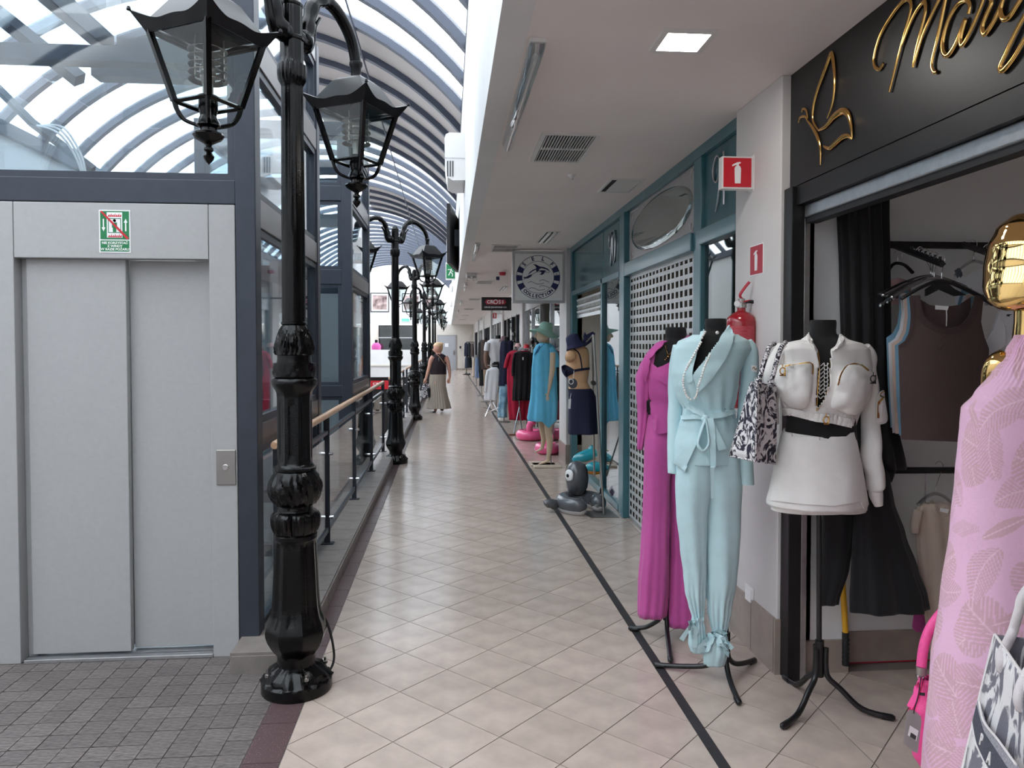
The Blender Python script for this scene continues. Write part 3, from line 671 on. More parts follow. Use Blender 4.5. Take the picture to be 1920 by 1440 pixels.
def lamp_post(loc, ang, label):
    root = thing('lamp_post', (0, 0, 0), label, 'street lamp', 'twin lantern lamp posts along the railing')
    if not LP:
        MB().lathe(dense(PROF), (0, 0, 0), 96, True, lamp_mod).build('pole', 'black_iron', root, smooth=40)
        for k in range(4): MB().lathe([(.012, 0), (.012, .012), (.006, .014), (.006, .03), (.001, .03)], (.135 * cos(k * PI / 2 + .5), .135 * sin(k * PI / 2 + .5), .085), 6, True).build('anchor_bolt', 'steel', root)
        LP.extend(KIDS[root])
    else:
        for ch in LP: o = link(ch.name.split('.')[0], ch.data, root); KIDS.setdefault(root, []).append(o)
    for s in (1, -1):
        d = Vector((cos(ang) * s, sin(ang) * s, 0)); Z = Vector((0, 0, 1))
        path = [d * .04 + Z * 3.005, d * .085 + Z * 3.0, d * .125 + Z * 3.04, d * .15 + Z * 3.12, d * .19 + Z * 3.21, d * .27 + Z * 3.285, d * .37 + Z * 3.315, d * .47 + Z * 3.30, d * .55 + Z * 3.245, d * .595 + Z * 3.18, d * .612 + Z * 3.13]
        path = [Vector((p_.x * .81, p_.y * .81, p_.z - .07 * max(0, min(1, (math.hypot(p_.x, p_.y) - .15) / .3)))) for p_ in path]; pp = smoothpath(path, 6); n = len(pp)
        rr = [.036 + .014 * max(0, 1 - abs(k / n - .12) / .14) + .004 * sin(k * .9) * (k / n < .55) - .008 * k / n for k in range(n)]
        am = MB().tube(pp, rr, 12); am.tube(smoothpath([d * .05 + Z * 3.0, d * .10 + Z * 2.97, d * .14 + Z * 3.02, d * .16 + Z * 3.1, d * .20 + Z * 3.16], 4), [.03 - .001 * k for k in range(17)], 8, True, .6)
        am.build('arm', 'black_iron', root, smooth=50)
        lantern(root, d * .5 + Z * 3.055, ang + PI / 4 * (1 if LANT45 else 0))
    root.location = loc; return root
LP = []; LANT45 = False
lamp_y = [3.478, 10.058, 15.826, 22.25, 28.5, 34.8, 41.0]
lang = [R(62), R(32), R(140), R(40), R(30), R(35), R(20)]
lbl = ['black cast iron twin lantern lamp post standing beside the grey lift doors', 'black twin lantern lamp post at the end of the first railing section', 'black twin lantern lamp post level with the walking woman',
       'black twin lantern lamp post, fourth along the railing from the lift doors', 'black twin lantern lamp post, fifth along the railing from the lift doors', 'black twin lantern lamp post, sixth along the railing from the lift doors', 'black twin lantern lamp post nearest the grey door in the end wall']
LAMPS = [lamp_post((-.705, y, 0), a, l) for y, a, l in zip(lamp_y, lang, lbl)]
cb = MB().tube(smoothpath([(.105, .042, .34), (.14, .062, .25), (.16, .072, .12), (.145, .052, .06), (.105, .022, .05), (.045, .012, .14)], 6), .006, 8).build('power_cable', 'black_matte', LAMPS[0], smooth=True)

# ================================================================ RAILINGS
def railing(y0, y1, label):
    root = thing('railing', (-.91, (y0 + y1) / 2, .1), label, 'railing', 'glass railings with wooden handrails')
    x = -.91; n = max(2, int(round((y1 - y0) / 1.6))); ps = [y0 + .05 + (y1 - y0 - .1) * k / n for k in range(n + 1)]
    MB().tube([(x, y0 - .02, 1.07), (x, y0, 1.07), (x, y1, 1.07), (x, y1 + .02, 1.07)], [.018, .024, .024, .018], 14).build('handrail', 'wood', root, smooth=40)
    for y in ps:
        p_ = MB().box(x - .022, x + .022, y - .008, y + .008, .1, 1.05).box(x - .05, x + .05, y - .035, y + .035, .1, .108).box(x - .012, x + .012, y - .01, y + .01, 1.04, 1.06); po = p_.build('post', 'rail_dark', root, bevel=.002)
        for z in (.30, .78):
            MB().lathe([(.014, 0), (.014, .03), (.01, .034), (.001, .034)], (x + .018, y, z), 10, True, None, Matrix.Rotation(R(90), 4, 'Y')).build('clamp', 'chrome', po, smooth=40)
    box('top_rail', 'rail_metal', x - .014, x + .014, y0, y1, .93, .955, root); box('bottom_rail', 'rail_metal', x - .012, x + .012, y0, y1, .19, .225, root)
    for a, b in zip(ps, ps[1:]): box('pane', 'glass_lift', x - .004, x + .004, a + .02, b - .02, .24, .90, root)
for k, (a, b) in enumerate([(3.98, 10.50), (11.7, 15.3), (16.4, 21.6), (22.8, 28.0), (29.1, 34.2), (35.3, 40.4), (41.6, 45.2)]):
    railing(a, b, ['glass railing with wooden handrail running past both lift shafts', 'second glass railing section, before the third lamp post', 'glass railing section beside the walking woman', 'glass railing section between the fourth and fifth lamp posts', 'glass railing section between the fifth and sixth lamp posts', 'glass railing section between the sixth and last lamp posts', 'short glass railing section by the end wall'][k])
# ================================================================ CEILING FITTINGS
def ceil_led(x0, x1, y0, y1, label):
    o = thing('ceiling_light', ((x0 + x1) / 2, (y0 + y1) / 2, CEIL), label, 'ceiling light')
    f = MB(); z0, z1 = CEIL - .012, CEIL; t = .026
    f.box(x0, x1, y0, y0 + t, z0, z1); f.box(x0, x1, y1 - t, y1, z0, z1); f.box(x0, x0 + t, y0 + t, y1 - t, z0, z1); f.box(x1 - t, x1, y0 + t, y1 - t, z0, z1); f.build('frame', 'plastic_white', o)
    box('diffuser', 'lamp_diffuser', x0 + t, x1 - t, y0 + t, y1 - t, z0 + .003, z1, o)
ceil_led(.872, 1.103, 2.958, 3.19, 'lit square flush ceiling panel above the light blue suit')
def tube_light(x0, x1, y0, y1, label):
    o = thing('strip_light', ((x0 + x1) / 2, (y0 + y1) / 2, CEIL), label, 'strip light', 'clear covered strip lights along the ceiling edge')
    box('tray', 'plastic_white', x0, x1, y0, y1, CEIL - .018, CEIL, o, .003)
    n = 10; rows = []
    for y, k in ((y0, .15), (y0 + .10, 1), (y1 - .03, 1), (y1, .5)):
        rows.append([((x0 + x1) / 2 + (x1 - x0) / 2 * cos(PI * j / n), y, CEIL - .018 - .055 * k * sin(PI * j / n)) for j in range(n + 1)])
    MB().grid(rows).build('clear_cover', 'cover', o, smooth=40)
    MB().tube([((x0 + x1) / 2, y0 + .1, CEIL - .04), ((x0 + x1) / 2, y1 - .06, CEIL - .04)], .013, 10).build('fluorescent_tube', 'white', o, smooth=40)
for k, y in enumerate((3.10, 9.30, 15.4, 21.4, 27.4, 33.4)):
    tube_light(.342, .413, y, y + 1.58, ['unlit strip light under a clear cover beside the largest ceiling grille', 'unlit strip light beside the second ceiling grille from the boutique', 'unlit strip light just past the emergency lamp on the ceiling'][k] if k < 3 else 'unlit strip light, %s from the boutique along the ceiling edge' % ('fourth', 'fifth', 'sixth')[k - 3])
def vent(x0, x1, y0, y1, label, n=17):
    o = thing('ceiling_vent', ((x0 + x1) / 2, (y0 + y1) / 2, CEIL), label, 'vent', 'air grilles in the ceiling'); z0, t = CEIL - .012, .028
    f = MB(); f.box(x0, x1, y0, y0 + t, z0, CEIL); f.box(x0, x1, y1 - t, y1, z0, CEIL); f.box(x0, x0 + t, y0 + t, y1 - t, z0, CEIL); f.box(x1 - t, x1, y0 + t, y1 - t, z0, CEIL)
    f.box(x0 + t, x1 - t, (y0 + y1) / 2 - .006, (y0 + y1) / 2 + .006, z0, CEIL); f.build('frame', 'plastic_white', o)
    box('duct_shade', 'dark_void', x0 + t, x1 - t, y0 + t, y1 - t, CEIL - .0015, CEIL, o)  # flat dark sheet painted in for the shade behind the slats
    w = (x1 - x0 - 2 * t) / n; first = None
    for k in range(n):
        x = x0 + t + w * (k + .5)
        if first is None: first = MB().box(-w * .16, w * .16, y0 + t, y1 - t, z0 + .001, CEIL - .002).build('slat', 'plastic_white', o); first.location = (x - ORG[o].x, -ORG[o].y, -ORG[o].z); first.data.transform(Matrix.Translation((ORG[o].x, ORG[o].y, ORG[o].z)))
        else: q_ = link('slat', first.data, o); q_.location = (x - ORG[o].x, -ORG[o].y, -ORG[o].z)
for k, y in enumerate((4.46, 9.47, 14.83, 20.6, 26.4, 32.2, 38.0)):
    vent(.568, .932, y, y + .70, ['white slatted air grille in the ceiling beside the first strip light', 'white slatted air grille in the ceiling near the dolphin sign', 'slatted air grille in the ceiling near the black and red hanging sign'][k] if k < 3 else 'slatted air grille, %s from the boutique along the ceiling' % ('fourth', 'fifth', 'sixth', 'seventh')[k - 3])
sp = MB().lathe([(.001, 0), (.032, 0), (.03, -.008), (.014, -.02), (.010, -.034), (.016, -.036), (.016, -.04), (.001, -.042)], (.934, 5.563, CEIL), 20, True).build('sprinkler_head', 'plastic_white', None, smooth=40)
tag(sp, 'small white sprinkler head on the ceiling beyond the first air grille', 'sprinkler')
def down(x0, x1, y0, y1, label, gap=True):
    o = thing('recessed_light', ((x0 + x1) / 2, (y0 + y1) / 2, CEIL), label, 'ceiling light'); z0, t = CEIL - .008, .02
    f = MB(); f.box(x0, x1, y0, y0 + t, z0, CEIL); f.box(x0, x1, y1 - t, y1, z0, CEIL); f.box(x0, x0 + t, y0 + t, y1 - t, z0, CEIL); f.box(x1 - t, x1, y0 + t, y1 - t, z0, CEIL); f.build('frame', 'plastic_white', o)
    box('recess_shade', 'dark_void', x0 + t, x1 - t, y0 + t, y1 - t, CEIL - .0015, CEIL, o)  # flat dark sheet stands in for the shaded hollow of the fitting
    if gap:
        n = 8; MB().grid([[(x0 + .06 + (x1 - x0 - .085) * i / n, y0 + .022 + (y1 - y0 - .044) * j / n, CEIL - .004 - .006 * abs(noise.noise((i * .7, j * .6, 2)))) for j in range(n + 1)] for i in range(n + 1)]).build('plastic_film', 'plastic_white', o, smooth=True)
    else:
        for x in (x0 + (x1 - x0) * .32, x0 + (x1 - x0) * .68): MB().tube([(x, y0 + .04, CEIL - .012), (x, y1 - .04, CEIL - .012)], .018, 8).build('tube_lamp', 'white', o, smooth=40)
down(1.25, 1.53, 5.65, 6.15, 'square ceiling fitting with loose plastic film by the oval mirror')
down(1.10, 1.27, 8.32, 9.25, 'recessed twin tube ceiling light in front of the dolphin sign', False)
down(1.20, 1.36, 16.2, 17.6, 'distant recessed twin tube ceiling light past the black hanging sign', False)
el = thing('emergency_light', (.42, 13.4, CEIL), 'boxy white emergency lamp with two spot heads on the ceiling', 'emergency light')
box('body', 'plastic_white', .33, .52, 13.3, 13.6, CEIL - .07, CEIL, el, .008)
for x in (.37, .475): MB().lathe([(.001, 0), (.035, 0), (.05, -.05), (.045, -.055), (.001, -.045)], (x, 13.28, CEIL - .08), 14, True, None, Matrix.Rotation(R(-35), 4, 'X')).build('spot_head', 'silver', el, smooth=40)
al = thing('alarm_beacon', (.94, 12.78, CEIL), 'round red alarm sounder on the ceiling', 'alarm')
MB().lathe([(.06, 0), (.06, -.03), (.001, -.03)], (.94, 12.78, CEIL), 20).build('base', 'plastic_white', al, smooth=40); MB().lathe([(.055, -.03), (.06, -.05), (.05, -.085), (.001, -.09)], (.94, 12.78, CEIL), 20).build('beacon', 'dark_red', al, smooth=40)
tag(box('ceiling_sensor', 'navy', .91, .97, 13.95, 14.05, CEIL - .06, CEIL), 'tiny dark blue sensor box on the ceiling behind the red alarm', 'sensor')
# ---- fittings on the white fascia
ac = thing('air_heater', (.21, 8.72, 3.52), 'white wall heater box on the fascia above the corridor', 'heater')
mb = MB(); prof = [(.21, 3.52), (.06, 3.515), (.0, 3.55), (-.03, 3.75), (-.035, 4.0), (-.02, 4.05), (.02, 4.07), (.21, 4.07)]
mb.grid([[(x, 8.72, z) for x, z in prof], [(x, 9.45, z) for x, z in prof]]); mb.add([(x, 8.72, z) for x, z in prof], [tuple(range(8))]); mb.add([(x, 9.45, z) for x, z in prof], [tuple(range(8))]); mb.build('casing', 'plastic_white', ac)
for k in range(3): box('vent_slot', 'rail_dark', -.005 + .03 * k, .008 + .03 * k, 8.714, 8.72, 3.56, 3.74, ac)
box('cap_seam', 'silver', -.032, .21, 8.716, 8.72, 3.77, 3.778, ac)
t2 = thing('air_heater', (.21, 17.5, 3.5), 'white wall heater box on the fascia beyond the black screen', 'heater'); box('casing', 'plastic_white', -.03, .21, 17.5, 18.2, 3.55, 4.1, t2, .03); box('grille', 'silver', -.02, .2, 17.49, 17.5, 3.56, 3.72, t2)
tv = thing('wall_screen', (.21, 13.1, 2.98), 'black flat screen on the fascia seen nearly edge on', 'screen')
mb = MB(); Mx = Matrix.Translation((.10, 13.9, 3.55)) @ Matrix.Rotation(R(-6), 4, 'Z'); mb.box(-.03, .03, -.85, .85, -.52, .52, Mx); mb.build('panel', 'black_matte', tv, bevel=.008); box('bracket', 'rail_dark', .12, .212, 13.6, 14.2, 3.4, 3.7, tv)
ex = thing('exit_sign', (.21, 20.5, 3.4), 'green running-man exit sign on the white fascia', 'exit sign')
box('housing', 'plastic_white', -.06, .21, 20.5, 20.6, 3.38, 3.86, ex); box('face', 'green', -.04, .19, 20.49, 20.5, 3.42, 3.82, ex)
mb = MB(); mb.tube(smoothpath([(.02, 20.485, 3.5), (.07, 20.485, 3.6), (.1, 20.485, 3.68)], 3), .012, 6); mb.tube([(.0, 20.485, 3.66), (.08, 20.485, 3.66), (.14, 20.485, 3.6)], .01, 6); mb.tube([(.07, 20.485, 3.6), (.13, 20.485, 3.54), (.12, 20.485, 3.47)], .012, 6); mb.lathe([(.001, 0), (.02, 0)], (.12, 20.485, 3.74), 10, True, None, Matrix.Rotation(R(90), 4, 'X')); mb.build('running_figure', 'white', ex)
for y, z, w_ in ((30, 3.9, 'first'), (36, 3.6, 'second')):
    o = thing('wall_speaker', (.21, y, z), 'round white fitting on the far fascia, %s past the green exit sign' % w_, 'wall light', 'round fittings on the far fascia'); MB().lathe([(.001, 0), (.16, .0), (.2, .05), (.1, .14), (.001, .15)], (.21, y, z), 16, True, None, Matrix.Rotation(R(-90), 4, 'Y')).build('shell', 'plastic_white', o, smooth=40)
    box('mount', 'plastic_white', .19, .212, y - .06, y + .06, z - .06, z + .06, o)
# ================================================================ SIGNS
sd = thing('shop_sign', (1.57, 9.94, 2.165), 'square white hanging sign with blue dolphin lifebuoy emblem', 'sign')
P0 = atY(962, 472, 9.9); P1 = atY(1058, 567, 9.9)
box('sign_box', 'sign_white', P0.x, P1.x, 9.9, 9.98, P1.z, P0.z, sd, .006)
f = MB(); t = .025
for a, b, c, d in ((P0.x - .01, P1.x + .01, P0.z - t, P0.z + .01), (P0.x - .01, P1.x + .01, P1.z - .01, P1.z + t), (P0.x - .01, P0.x + t, P1.z + t, P0.z - t), (P1.x - t, P1.x + .01, P1.z + t, P0.z - t)): f.box(a, b, 9.893, 9.987, c, d)
f.build('edge_frame', 'alu', sd); [box('wall_bracket', 'alu', 1.55, 1.60, 9.92, 9.96, z, z + .04, sd) for z in (2.35, 2.72)]
CX, CY_ = 522, 530
def U(u, v, y=9.8985): return atY(940 + u / 7.58, 450 + v / 7.58, y)
def pol(r, a): return (CX + r * cos(R(a)), CY_ - r * sin(R(a)))
def ring_seg(r0, r1, a0, a1, n):
    mb = MB(); A = [a0 + (a1 - a0) * k / n for k in range(n + 1)]
    mb.grid([[U(*pol(r0, a), 9.899) for a in A], [U(*pol(r0, a), 9.897) for a in A], [U(*pol(r1, a), 9.897) for a in A], [U(*pol(r1, a), 9.899) for a in A]]); return mb
ring_seg(306, 313, 0, 360, 64).build('outer_ring', 'navy', sd); ring_seg(224, 229, 0, 360, 64).build('inner_ring', 'navy', sd)
for a in (157, 182, 208, 24, -2, -28): ring_seg(228, 308, a - 8.5, a + 8.5, 6).build('lifebuoy_band', 'navy', sd)
def arc_text(txt, angs, r, size, inward):
    for ch, a in zip(txt, angs):
        c = U(*pol(r, a), 9.8985); t_ = R(a - 90) if not inward else R(a + 90)
        text_mb(ch, size, frame(c, (cos(t_), 0, sin(t_)), (-sin(t_), 0, cos(t_))), .001, bold=.0025).build('letter', 'navy', sd)
arc_text('SELF', (137, 106, 75, 43.6), 268, .072, False); arc_text('COLLECTION', [226.6 + 9.7 * k for k in range(10)], 270, .062, True)
mb = MB()
for poly in ([(375, 497), (405, 455), (445, 425), (500, 402), (480, 365), (447, 342), (495, 348), (545, 376), (605, 384), (660, 408), (690, 440), (676, 440), (630, 414), (570, 400), (545, 410), (530, 430), (545, 432), (600, 430), (640, 436), (612, 460), (604, 482), (575, 496), (540, 490), (572, 472), (566, 452), (530, 438), (500, 456), (492, 420), (440, 448), (405, 476)],
             [(310, 525), (350, 527), (392, 500), (442, 486), (422, 522), (375, 545), (345, 546), (312, 568), (328, 545)]): mb.prism([U(*q_, 9.8995) for q_ in poly], (0, -.0015, 0))
mb.build('dolphin_emblem', 'navy', sd)
for ln in ([(375, 612), (415, 592), (450, 600), (500, 625), (560, 625), (605, 610)], [(540, 585), (575, 565), (610, 570), (680, 602)], [(390, 695), (430, 680), (480, 690), (540, 715), (620, 700)], [(540, 668), (575, 648), (620, 655), (680, 680)], [(440, 488), (500, 456), (560, 455)], [(690, 440), (680, 455), (640, 462), (612, 462)]):
    MB().tube(smoothpath([U(*q_) for q_ in ln], 5), .0028, 5).build('emblem_line', 'navy', sd)
text_mb('®', .035, frame(U(787, 487), (1, 0, 0), (0, 0, 1)), .001).build('letter', 'navy', sd)
# black jeans sign
cs = thing('shop_sign', (1.32, 15.53, 2.325), 'black hanging sign with red lozenge and white lettering', 'sign')
A_ = atY(903, 557, 15.5); B_ = atY(959, 582, 15.5); cxx = (A_.x + B_.x) / 2 - .02; czz = (A_.z + B_.z) / 2
box('sign_box', 'black_matte', A_.x, B_.x, 15.5, 15.56, B_.z, A_.z, cs, .006); box('wall_arm', 'rail_dark', B_.x, 1.6, 15.52, 15.55, A_.z - .06, A_.z - .03, cs)
MB().prism([(cxx + a * .225, 15.499, czz + .035 + b * .075) for a, b in ((-1, 0), (-.85, .7), (.85, .7), (1, 0), (.85, -.7), (-.85, -.7))], (0, -.003, 0)).build('lozenge', 'dark_red', cs)
for k, (ch, sz) in enumerate((('C', .09), ('R', .105), ('O', .13), ('S', .105), ('S', .09))): text_mb(ch, sz, frame((cxx + (-.15, -.08, .0, .085, .15)[k], 15.494, czz + .035), (1, 0, 0), (0, 0, 1)), .002, bold=.003).build('letter', 'white', cs)
text_mb('CROSS JEANSWEAR CO.', .044, frame((cxx, 15.497, czz - .075), (1, 0, 0), (0, 0, 1)), .002, bold=.001).build('lettering', 'white', cs)
# fire extinguisher signs
def ext_icon(M, s, name, par):
    mb = MB(); b = [(-.16, -.62), (.2, -.62), (.22, .28), (.16, .42), (.08, .46), (.08, .56), (.2, .6), (.18, .68), (-.02, .66), (-.34, .5), (-.32, .4), (-.1, .5), (-.04, .46), (-.14, .4), (-.18, .28)]
    mb.prism([M @ Vector((x * s, y * s, 0)) for x, y in b], M.to_3x3() @ Vector((0, 0, .002))); return mb.build(name, 'white', par)
fs = thing('fire_sign', (1.55, 3.78, 2.41), 'red fire extinguisher box sign projecting from the white pillar', 'sign')
box('housing', 'plastic_white', 1.416, 1.584, 3.75, 3.80, 2.408, 2.576, fs, .004); box('face', 'red', 1.424, 1.572, 3.747, 3.752, 2.417, 2.567, fs)
box('housing_rim', 'white', 1.584, 1.59, 3.74, 3.81, 2.40, 2.585, fs); ext_icon(frame((1.497, 3.7465, 2.488), (1, 0, 0), (0, 0, 1)), .085, 'extinguisher_symbol', fs)
st = thing('fire_sticker', (1.584, 3.70, 1.96), 'flat red fire extinguisher sticker on the white pillar', 'sticker')
box('plate', 'white', 1.5825, 1.585, 3.617, 3.78, 1.957, 2.115, st); box('red_field', 'dark_red', 1.5815, 1.583, 3.622, 3.775, 1.963, 2.109, st); ext_icon(frame((1.5812, 3.70, 2.03), (0, -1, 0), (0, 0, 1)), .08, 'extinguisher_symbol', st)
f2 = thing('fire_sign', (1.5, 21.3, 2.2), 'tiny distant red fire extinguisher sign below the black hanging sign', 'sign'); q0 = atY(924, 587, 21.0); q1 = atY(931, 597, 21.0)
box('face', 'red', q0.x, q1.x, 20.98, 21.02, q1.z, q0.z, f2); ext_icon(frame(((q0.x + q1.x) / 2, 20.975, (q0.z + q1.z) / 2), (1, 0, 0), (0, 0, 1)), .09, 'extinguisher_symbol', f2); box('bracket', 'plastic_white', q1.x, 1.6, 20.99, 21.01, q0.z - .03, q0.z, f2)
sw = thing('wall_switch', (1.585, 3.74, .24), 'white plastic wall switch low on the pillar', 'switch'); box('plate', 'plastic_white', 1.575, 1.585, 3.69, 3.79, .235, .33, sw, .004); box('rocker', 'white', 1.568, 1.576, 3.705, 3.775, .25, .315, sw, .003)
# gold script and butterfly on the dark sign band
gx = 1.622
def G_(u, v): return atX(1440 + u / 3.6, v / 3.6, gx)
def gstroke(name, pts, w, par, k=8):
    pp = smoothpath([G_(*q_) for q_ in pts], k); n = len(pp)
    rr = [w[0] + (w[1] - w[0]) * abs(sin(PI * i / (n - 1))) for i in range(n)] if isinstance(w, tuple) else w
    mb = MB().tube(pp, rr, 8); mb.v = [Vector((gx + (v.x - gx) * .55, v.y, v.z)) for v in mb.v]; return mb.build(name, 'gold', par, smooth=60)
bf = thing('butterfly_emblem', tuple(G_(400, 900)), 'gold butterfly outline mounted on the dark boutique sign', 'emblem')
gstroke('upper_wing', [(400, 798), (434, 700), (450, 550), (442, 430), (427, 362), (396, 440), (340, 590), (306, 720), (303, 815), (340, 880)], (.004, .011), bf)
gstroke('lower_wing', [(340, 880), (390, 850), (445, 785), (500, 750), (540, 775), (560, 850), (566, 935)], (.004, .015), bf)
gstroke('lower_wing', [(566, 940), (540, 918), (500, 926), (450, 970), (410, 1000), (372, 985)], (.003, .012), bf)
gstroke('body', [(262, 812), (300, 862), (335, 930), (352, 1000), (353, 1115)], (.003, .010), bf)
gstroke('antenna', [(264, 812), (250, 788), (218, 792), (205, 828)], (.004, .006), bf); gstroke('antenna', [(268, 800), (258, 748), (236, 735), (228, 758)], (.004, .006), bf)
sc = thing('sign_lettering', tuple(G_(1100, 200)), 'gold handwritten style lettering mounted on the dark boutique sign', 'lettering')
gstroke('letter_m', [(780, 425), (752, 466), (720, 450), (715, 380), (760, 230), (850, 80), (920, 2), (958, 8), (960, 80), (900, 300), (818, 620)], (.006, .0085), sc)
gstroke('letter_m_stroke', [(905, 300), (970, 130), (1030, 30), (1060, 22), (1056, 110), (1000, 330), (978, 456)], (.006, .0085), sc)
gstroke('letter_m_stroke', [(982, 445), (1040, 250), (1100, 110), (1165, -20), (1205, -60), (1195, 10), (1145, 250), (1105, 420), (1115, 482), (1136, 485)], (.006, .0085), sc)
gstroke('letter_a', [(1352, 95), (1360, 30), (1330, 2), (1280, 30), (1220, 130), (1182, 260), (1180, 345), (1212, 372), (1268, 290), (1332, 130), (1300, 255), (1308, 305), (1352, 240), (1420, 85), (1460, -20)], (.007, .009), sc)
gstroke('letter_r', [(1460, -20), (1500, -15), (1505, 30), (1470, 110), (1446, 185), (1462, 228), (1520, 150), (1565, 50), (1600, -40)], (.007, .009), sc)
gstroke('letter_y', [(1600, -30), (1570, 60), (1585, 125), (1630, 110), (1690, 20), (1740, -60)], (.007, .009), sc)
gstroke('letter_y_tail', [(1760, 60), (1690, 180), (1610, 350), (1566, 450), (1584, 474), (1650, 400), (1730, 265), (1800, 150)], (.007, .009), sc)
# ================================================================ END WALL FITTINGS
dr = struct(box('door_1', 'door_grey', -.60, .47, Y1 - .06, Y1 - .014, 0, 2.12)); box('door_handle', 'steel', .34, .42, Y1 - .1, Y1 - .06, .98, 1.22, dr); box('door_notice', 'white', -.2, .02, Y1 - .064, Y1 - .06, 1.45, 1.68, dr)
f = MB(); f.box(-.68, -.60, Y1 - .05, Y1 - .012, 0, 2.2); f.box(.47, .55, Y1 - .05, Y1 - .012, 0, 2.2); f.box(-.6, .47, Y1 - .05, Y1 - .012, 2.12, 2.2); f.build('door_frame', 'frosted', dr)
tag(box('access_reader', 'rail_dark', .72, .82, Y1 - .05, Y1 - .012, 1.35, 1.5), 'small dark card reader beside the grey end door', 'card reader')
for k, (x0, x1, z0, z1) in enumerate(((-4.80, -3.66, 3.63, 4.82), (-2.85, -1.70, 3.64, 4.80), (-1.55, -.58, 3.64, 4.77))):
    o = thing('framed_photo', ((x0 + x1) / 2, Y1 - .02, z0), ['sepia framed street photo on the end wall beside the second lift shaft', 'sepia framed photo on the end wall above the green exit sign', 'sepia framed photo on the end wall nearest the white fascia'][k], 'picture', 'sepia pictures on the end wall')
    f = MB(); t = .045
    for a, b, c, d in ((x0, x1, z0, z0 + t), (x0, x1, z1 - t, z1), (x0, x0 + t, z0 + t, z1 - t), (x1 - t, x1, z0 + t, z1 - t)): f.box(a, b, Y1 - .05, Y1, c, d)
    f.build('frame', 'black_matte', o); box('mount', 'white', x0 + t, x1 - t, Y1 - .02, Y1, z0 + t, z1 - t, o); box('print', 'sepia', x0 + .13, x1 - .13, Y1 - .024, Y1 - .02, z0 + .15, z1 - .15, o)
e2 = thing('exit_sign', (-2.64, Y1 - .03, 3.03), 'small green exit sign on the end wall above the gallery windows', 'exit sign'); box('housing', 'plastic_white', -2.92, -2.36, Y1 - .06, Y1, 3.02, 3.25, e2); box('face', 'green_lit', -2.88, -2.40, Y1 - .066, Y1 - .06, 3.05, 3.22, e2)
rs = thing('lower_shop_sign', (-4.2, Y1 - .72, -1.3), 'red shop sign with white letters on the dark floor below', 'sign'); box('panel', 'red', -5.2, -3.4, Y1 - .76, Y1 - .70, -1.15, -.62, rs); text_mb('STO', .34, frame((-4.3, Y1 - .765, -.88), (1, 0, 0), (0, 0, 1)), .01).build('lettering', 'white', rs)
# ================================================================ GARMENT TOOLS
DEFY = 3.4
def zc(x0, y0, k): return lambda u, v: (x0 + u / k, y0 + v / k)
def pxm(Y): return Y / F            # metres per pixel at depth Y (approx.)
def bvh_of(mb): return BVHTree.FromPolygons([tuple(v) for v in mb.v], [tuple(f) for f in mb.f])
def loft(rows, Y, k=.6, n=56, m=44, fold=None, cap0=False, cap1=False, wr=0, wscale=9, sq=1.0):
    """closed cloth tube: rows = (y_px, left_px, right_px[, depth offset, depth ratio])"""
    rows = [tuple(r) + ((0, k)[len(r) - 3:] if len(r) < 5 else ()) for r in rows]
    ya, yb = rows[0][0], rows[-1][0]; out = []
    for i in range(m + 1):
        y = ya + (yb - ya) * i / m; xl, xr, dy, kk = interp(rows, y)
        a, b = atY(xl, y, Y + dy), atY(xr, y, Y + dy); c = (a + b) / 2; rx = (b - a).length / 2; ring = []
        for j in range(n):
            t = 2 * PI * j / n; f = fold(t, i / m) if fold else 0
            ct, st = cos(t), sin(t)
            if sq != 1: ct = math.copysign(abs(ct) ** sq, ct); st = math.copysign(abs(st) ** sq, st)
            p = c + Vector((ct * (rx + f), -st * (rx * kk + f), 0))
            if wr: p += noise.noise_vector(p * wscale) * wr
            ring.append(p)
        out.append(ring)
    mb = MB(); mb.grid(out, True, cap0, cap1); return mb
def limb(pts, Y, n=18, k=6, wr=0, wscale=12, flat=1.0, cap=True):
    """tapered tube through (x_px, y_px, radius_px[, depth offset])"""
    P = [Vector(atY(p[0], p[1], Y + (p[3] if len(p) > 3 else 0))) for p in pts]; rs = [p[2] * pxm(Y) for p in pts]
    pp = smoothpath(P, k); q = smoothpath([Vector((r, 0, 0)) for r in rs], k)
    mb = MB().tube(pp, [max(v.x, .001) for v in q], n, cap, flat)
    if wr: mb.v = [v + noise.noise_vector(v * wscale) * wr for v in mb.v]
    return mb
def inpoly(x, y, P):
    c = False; j = len(P) - 1
    for i in range(len(P)):
        if (P[i][1] > y) != (P[j][1] > y) and x < (P[j][0] - P[i][0]) * (y - P[i][1]) / (P[j][1] - P[i][1]) + P[i][0]: c = not c
        j = i
    return c
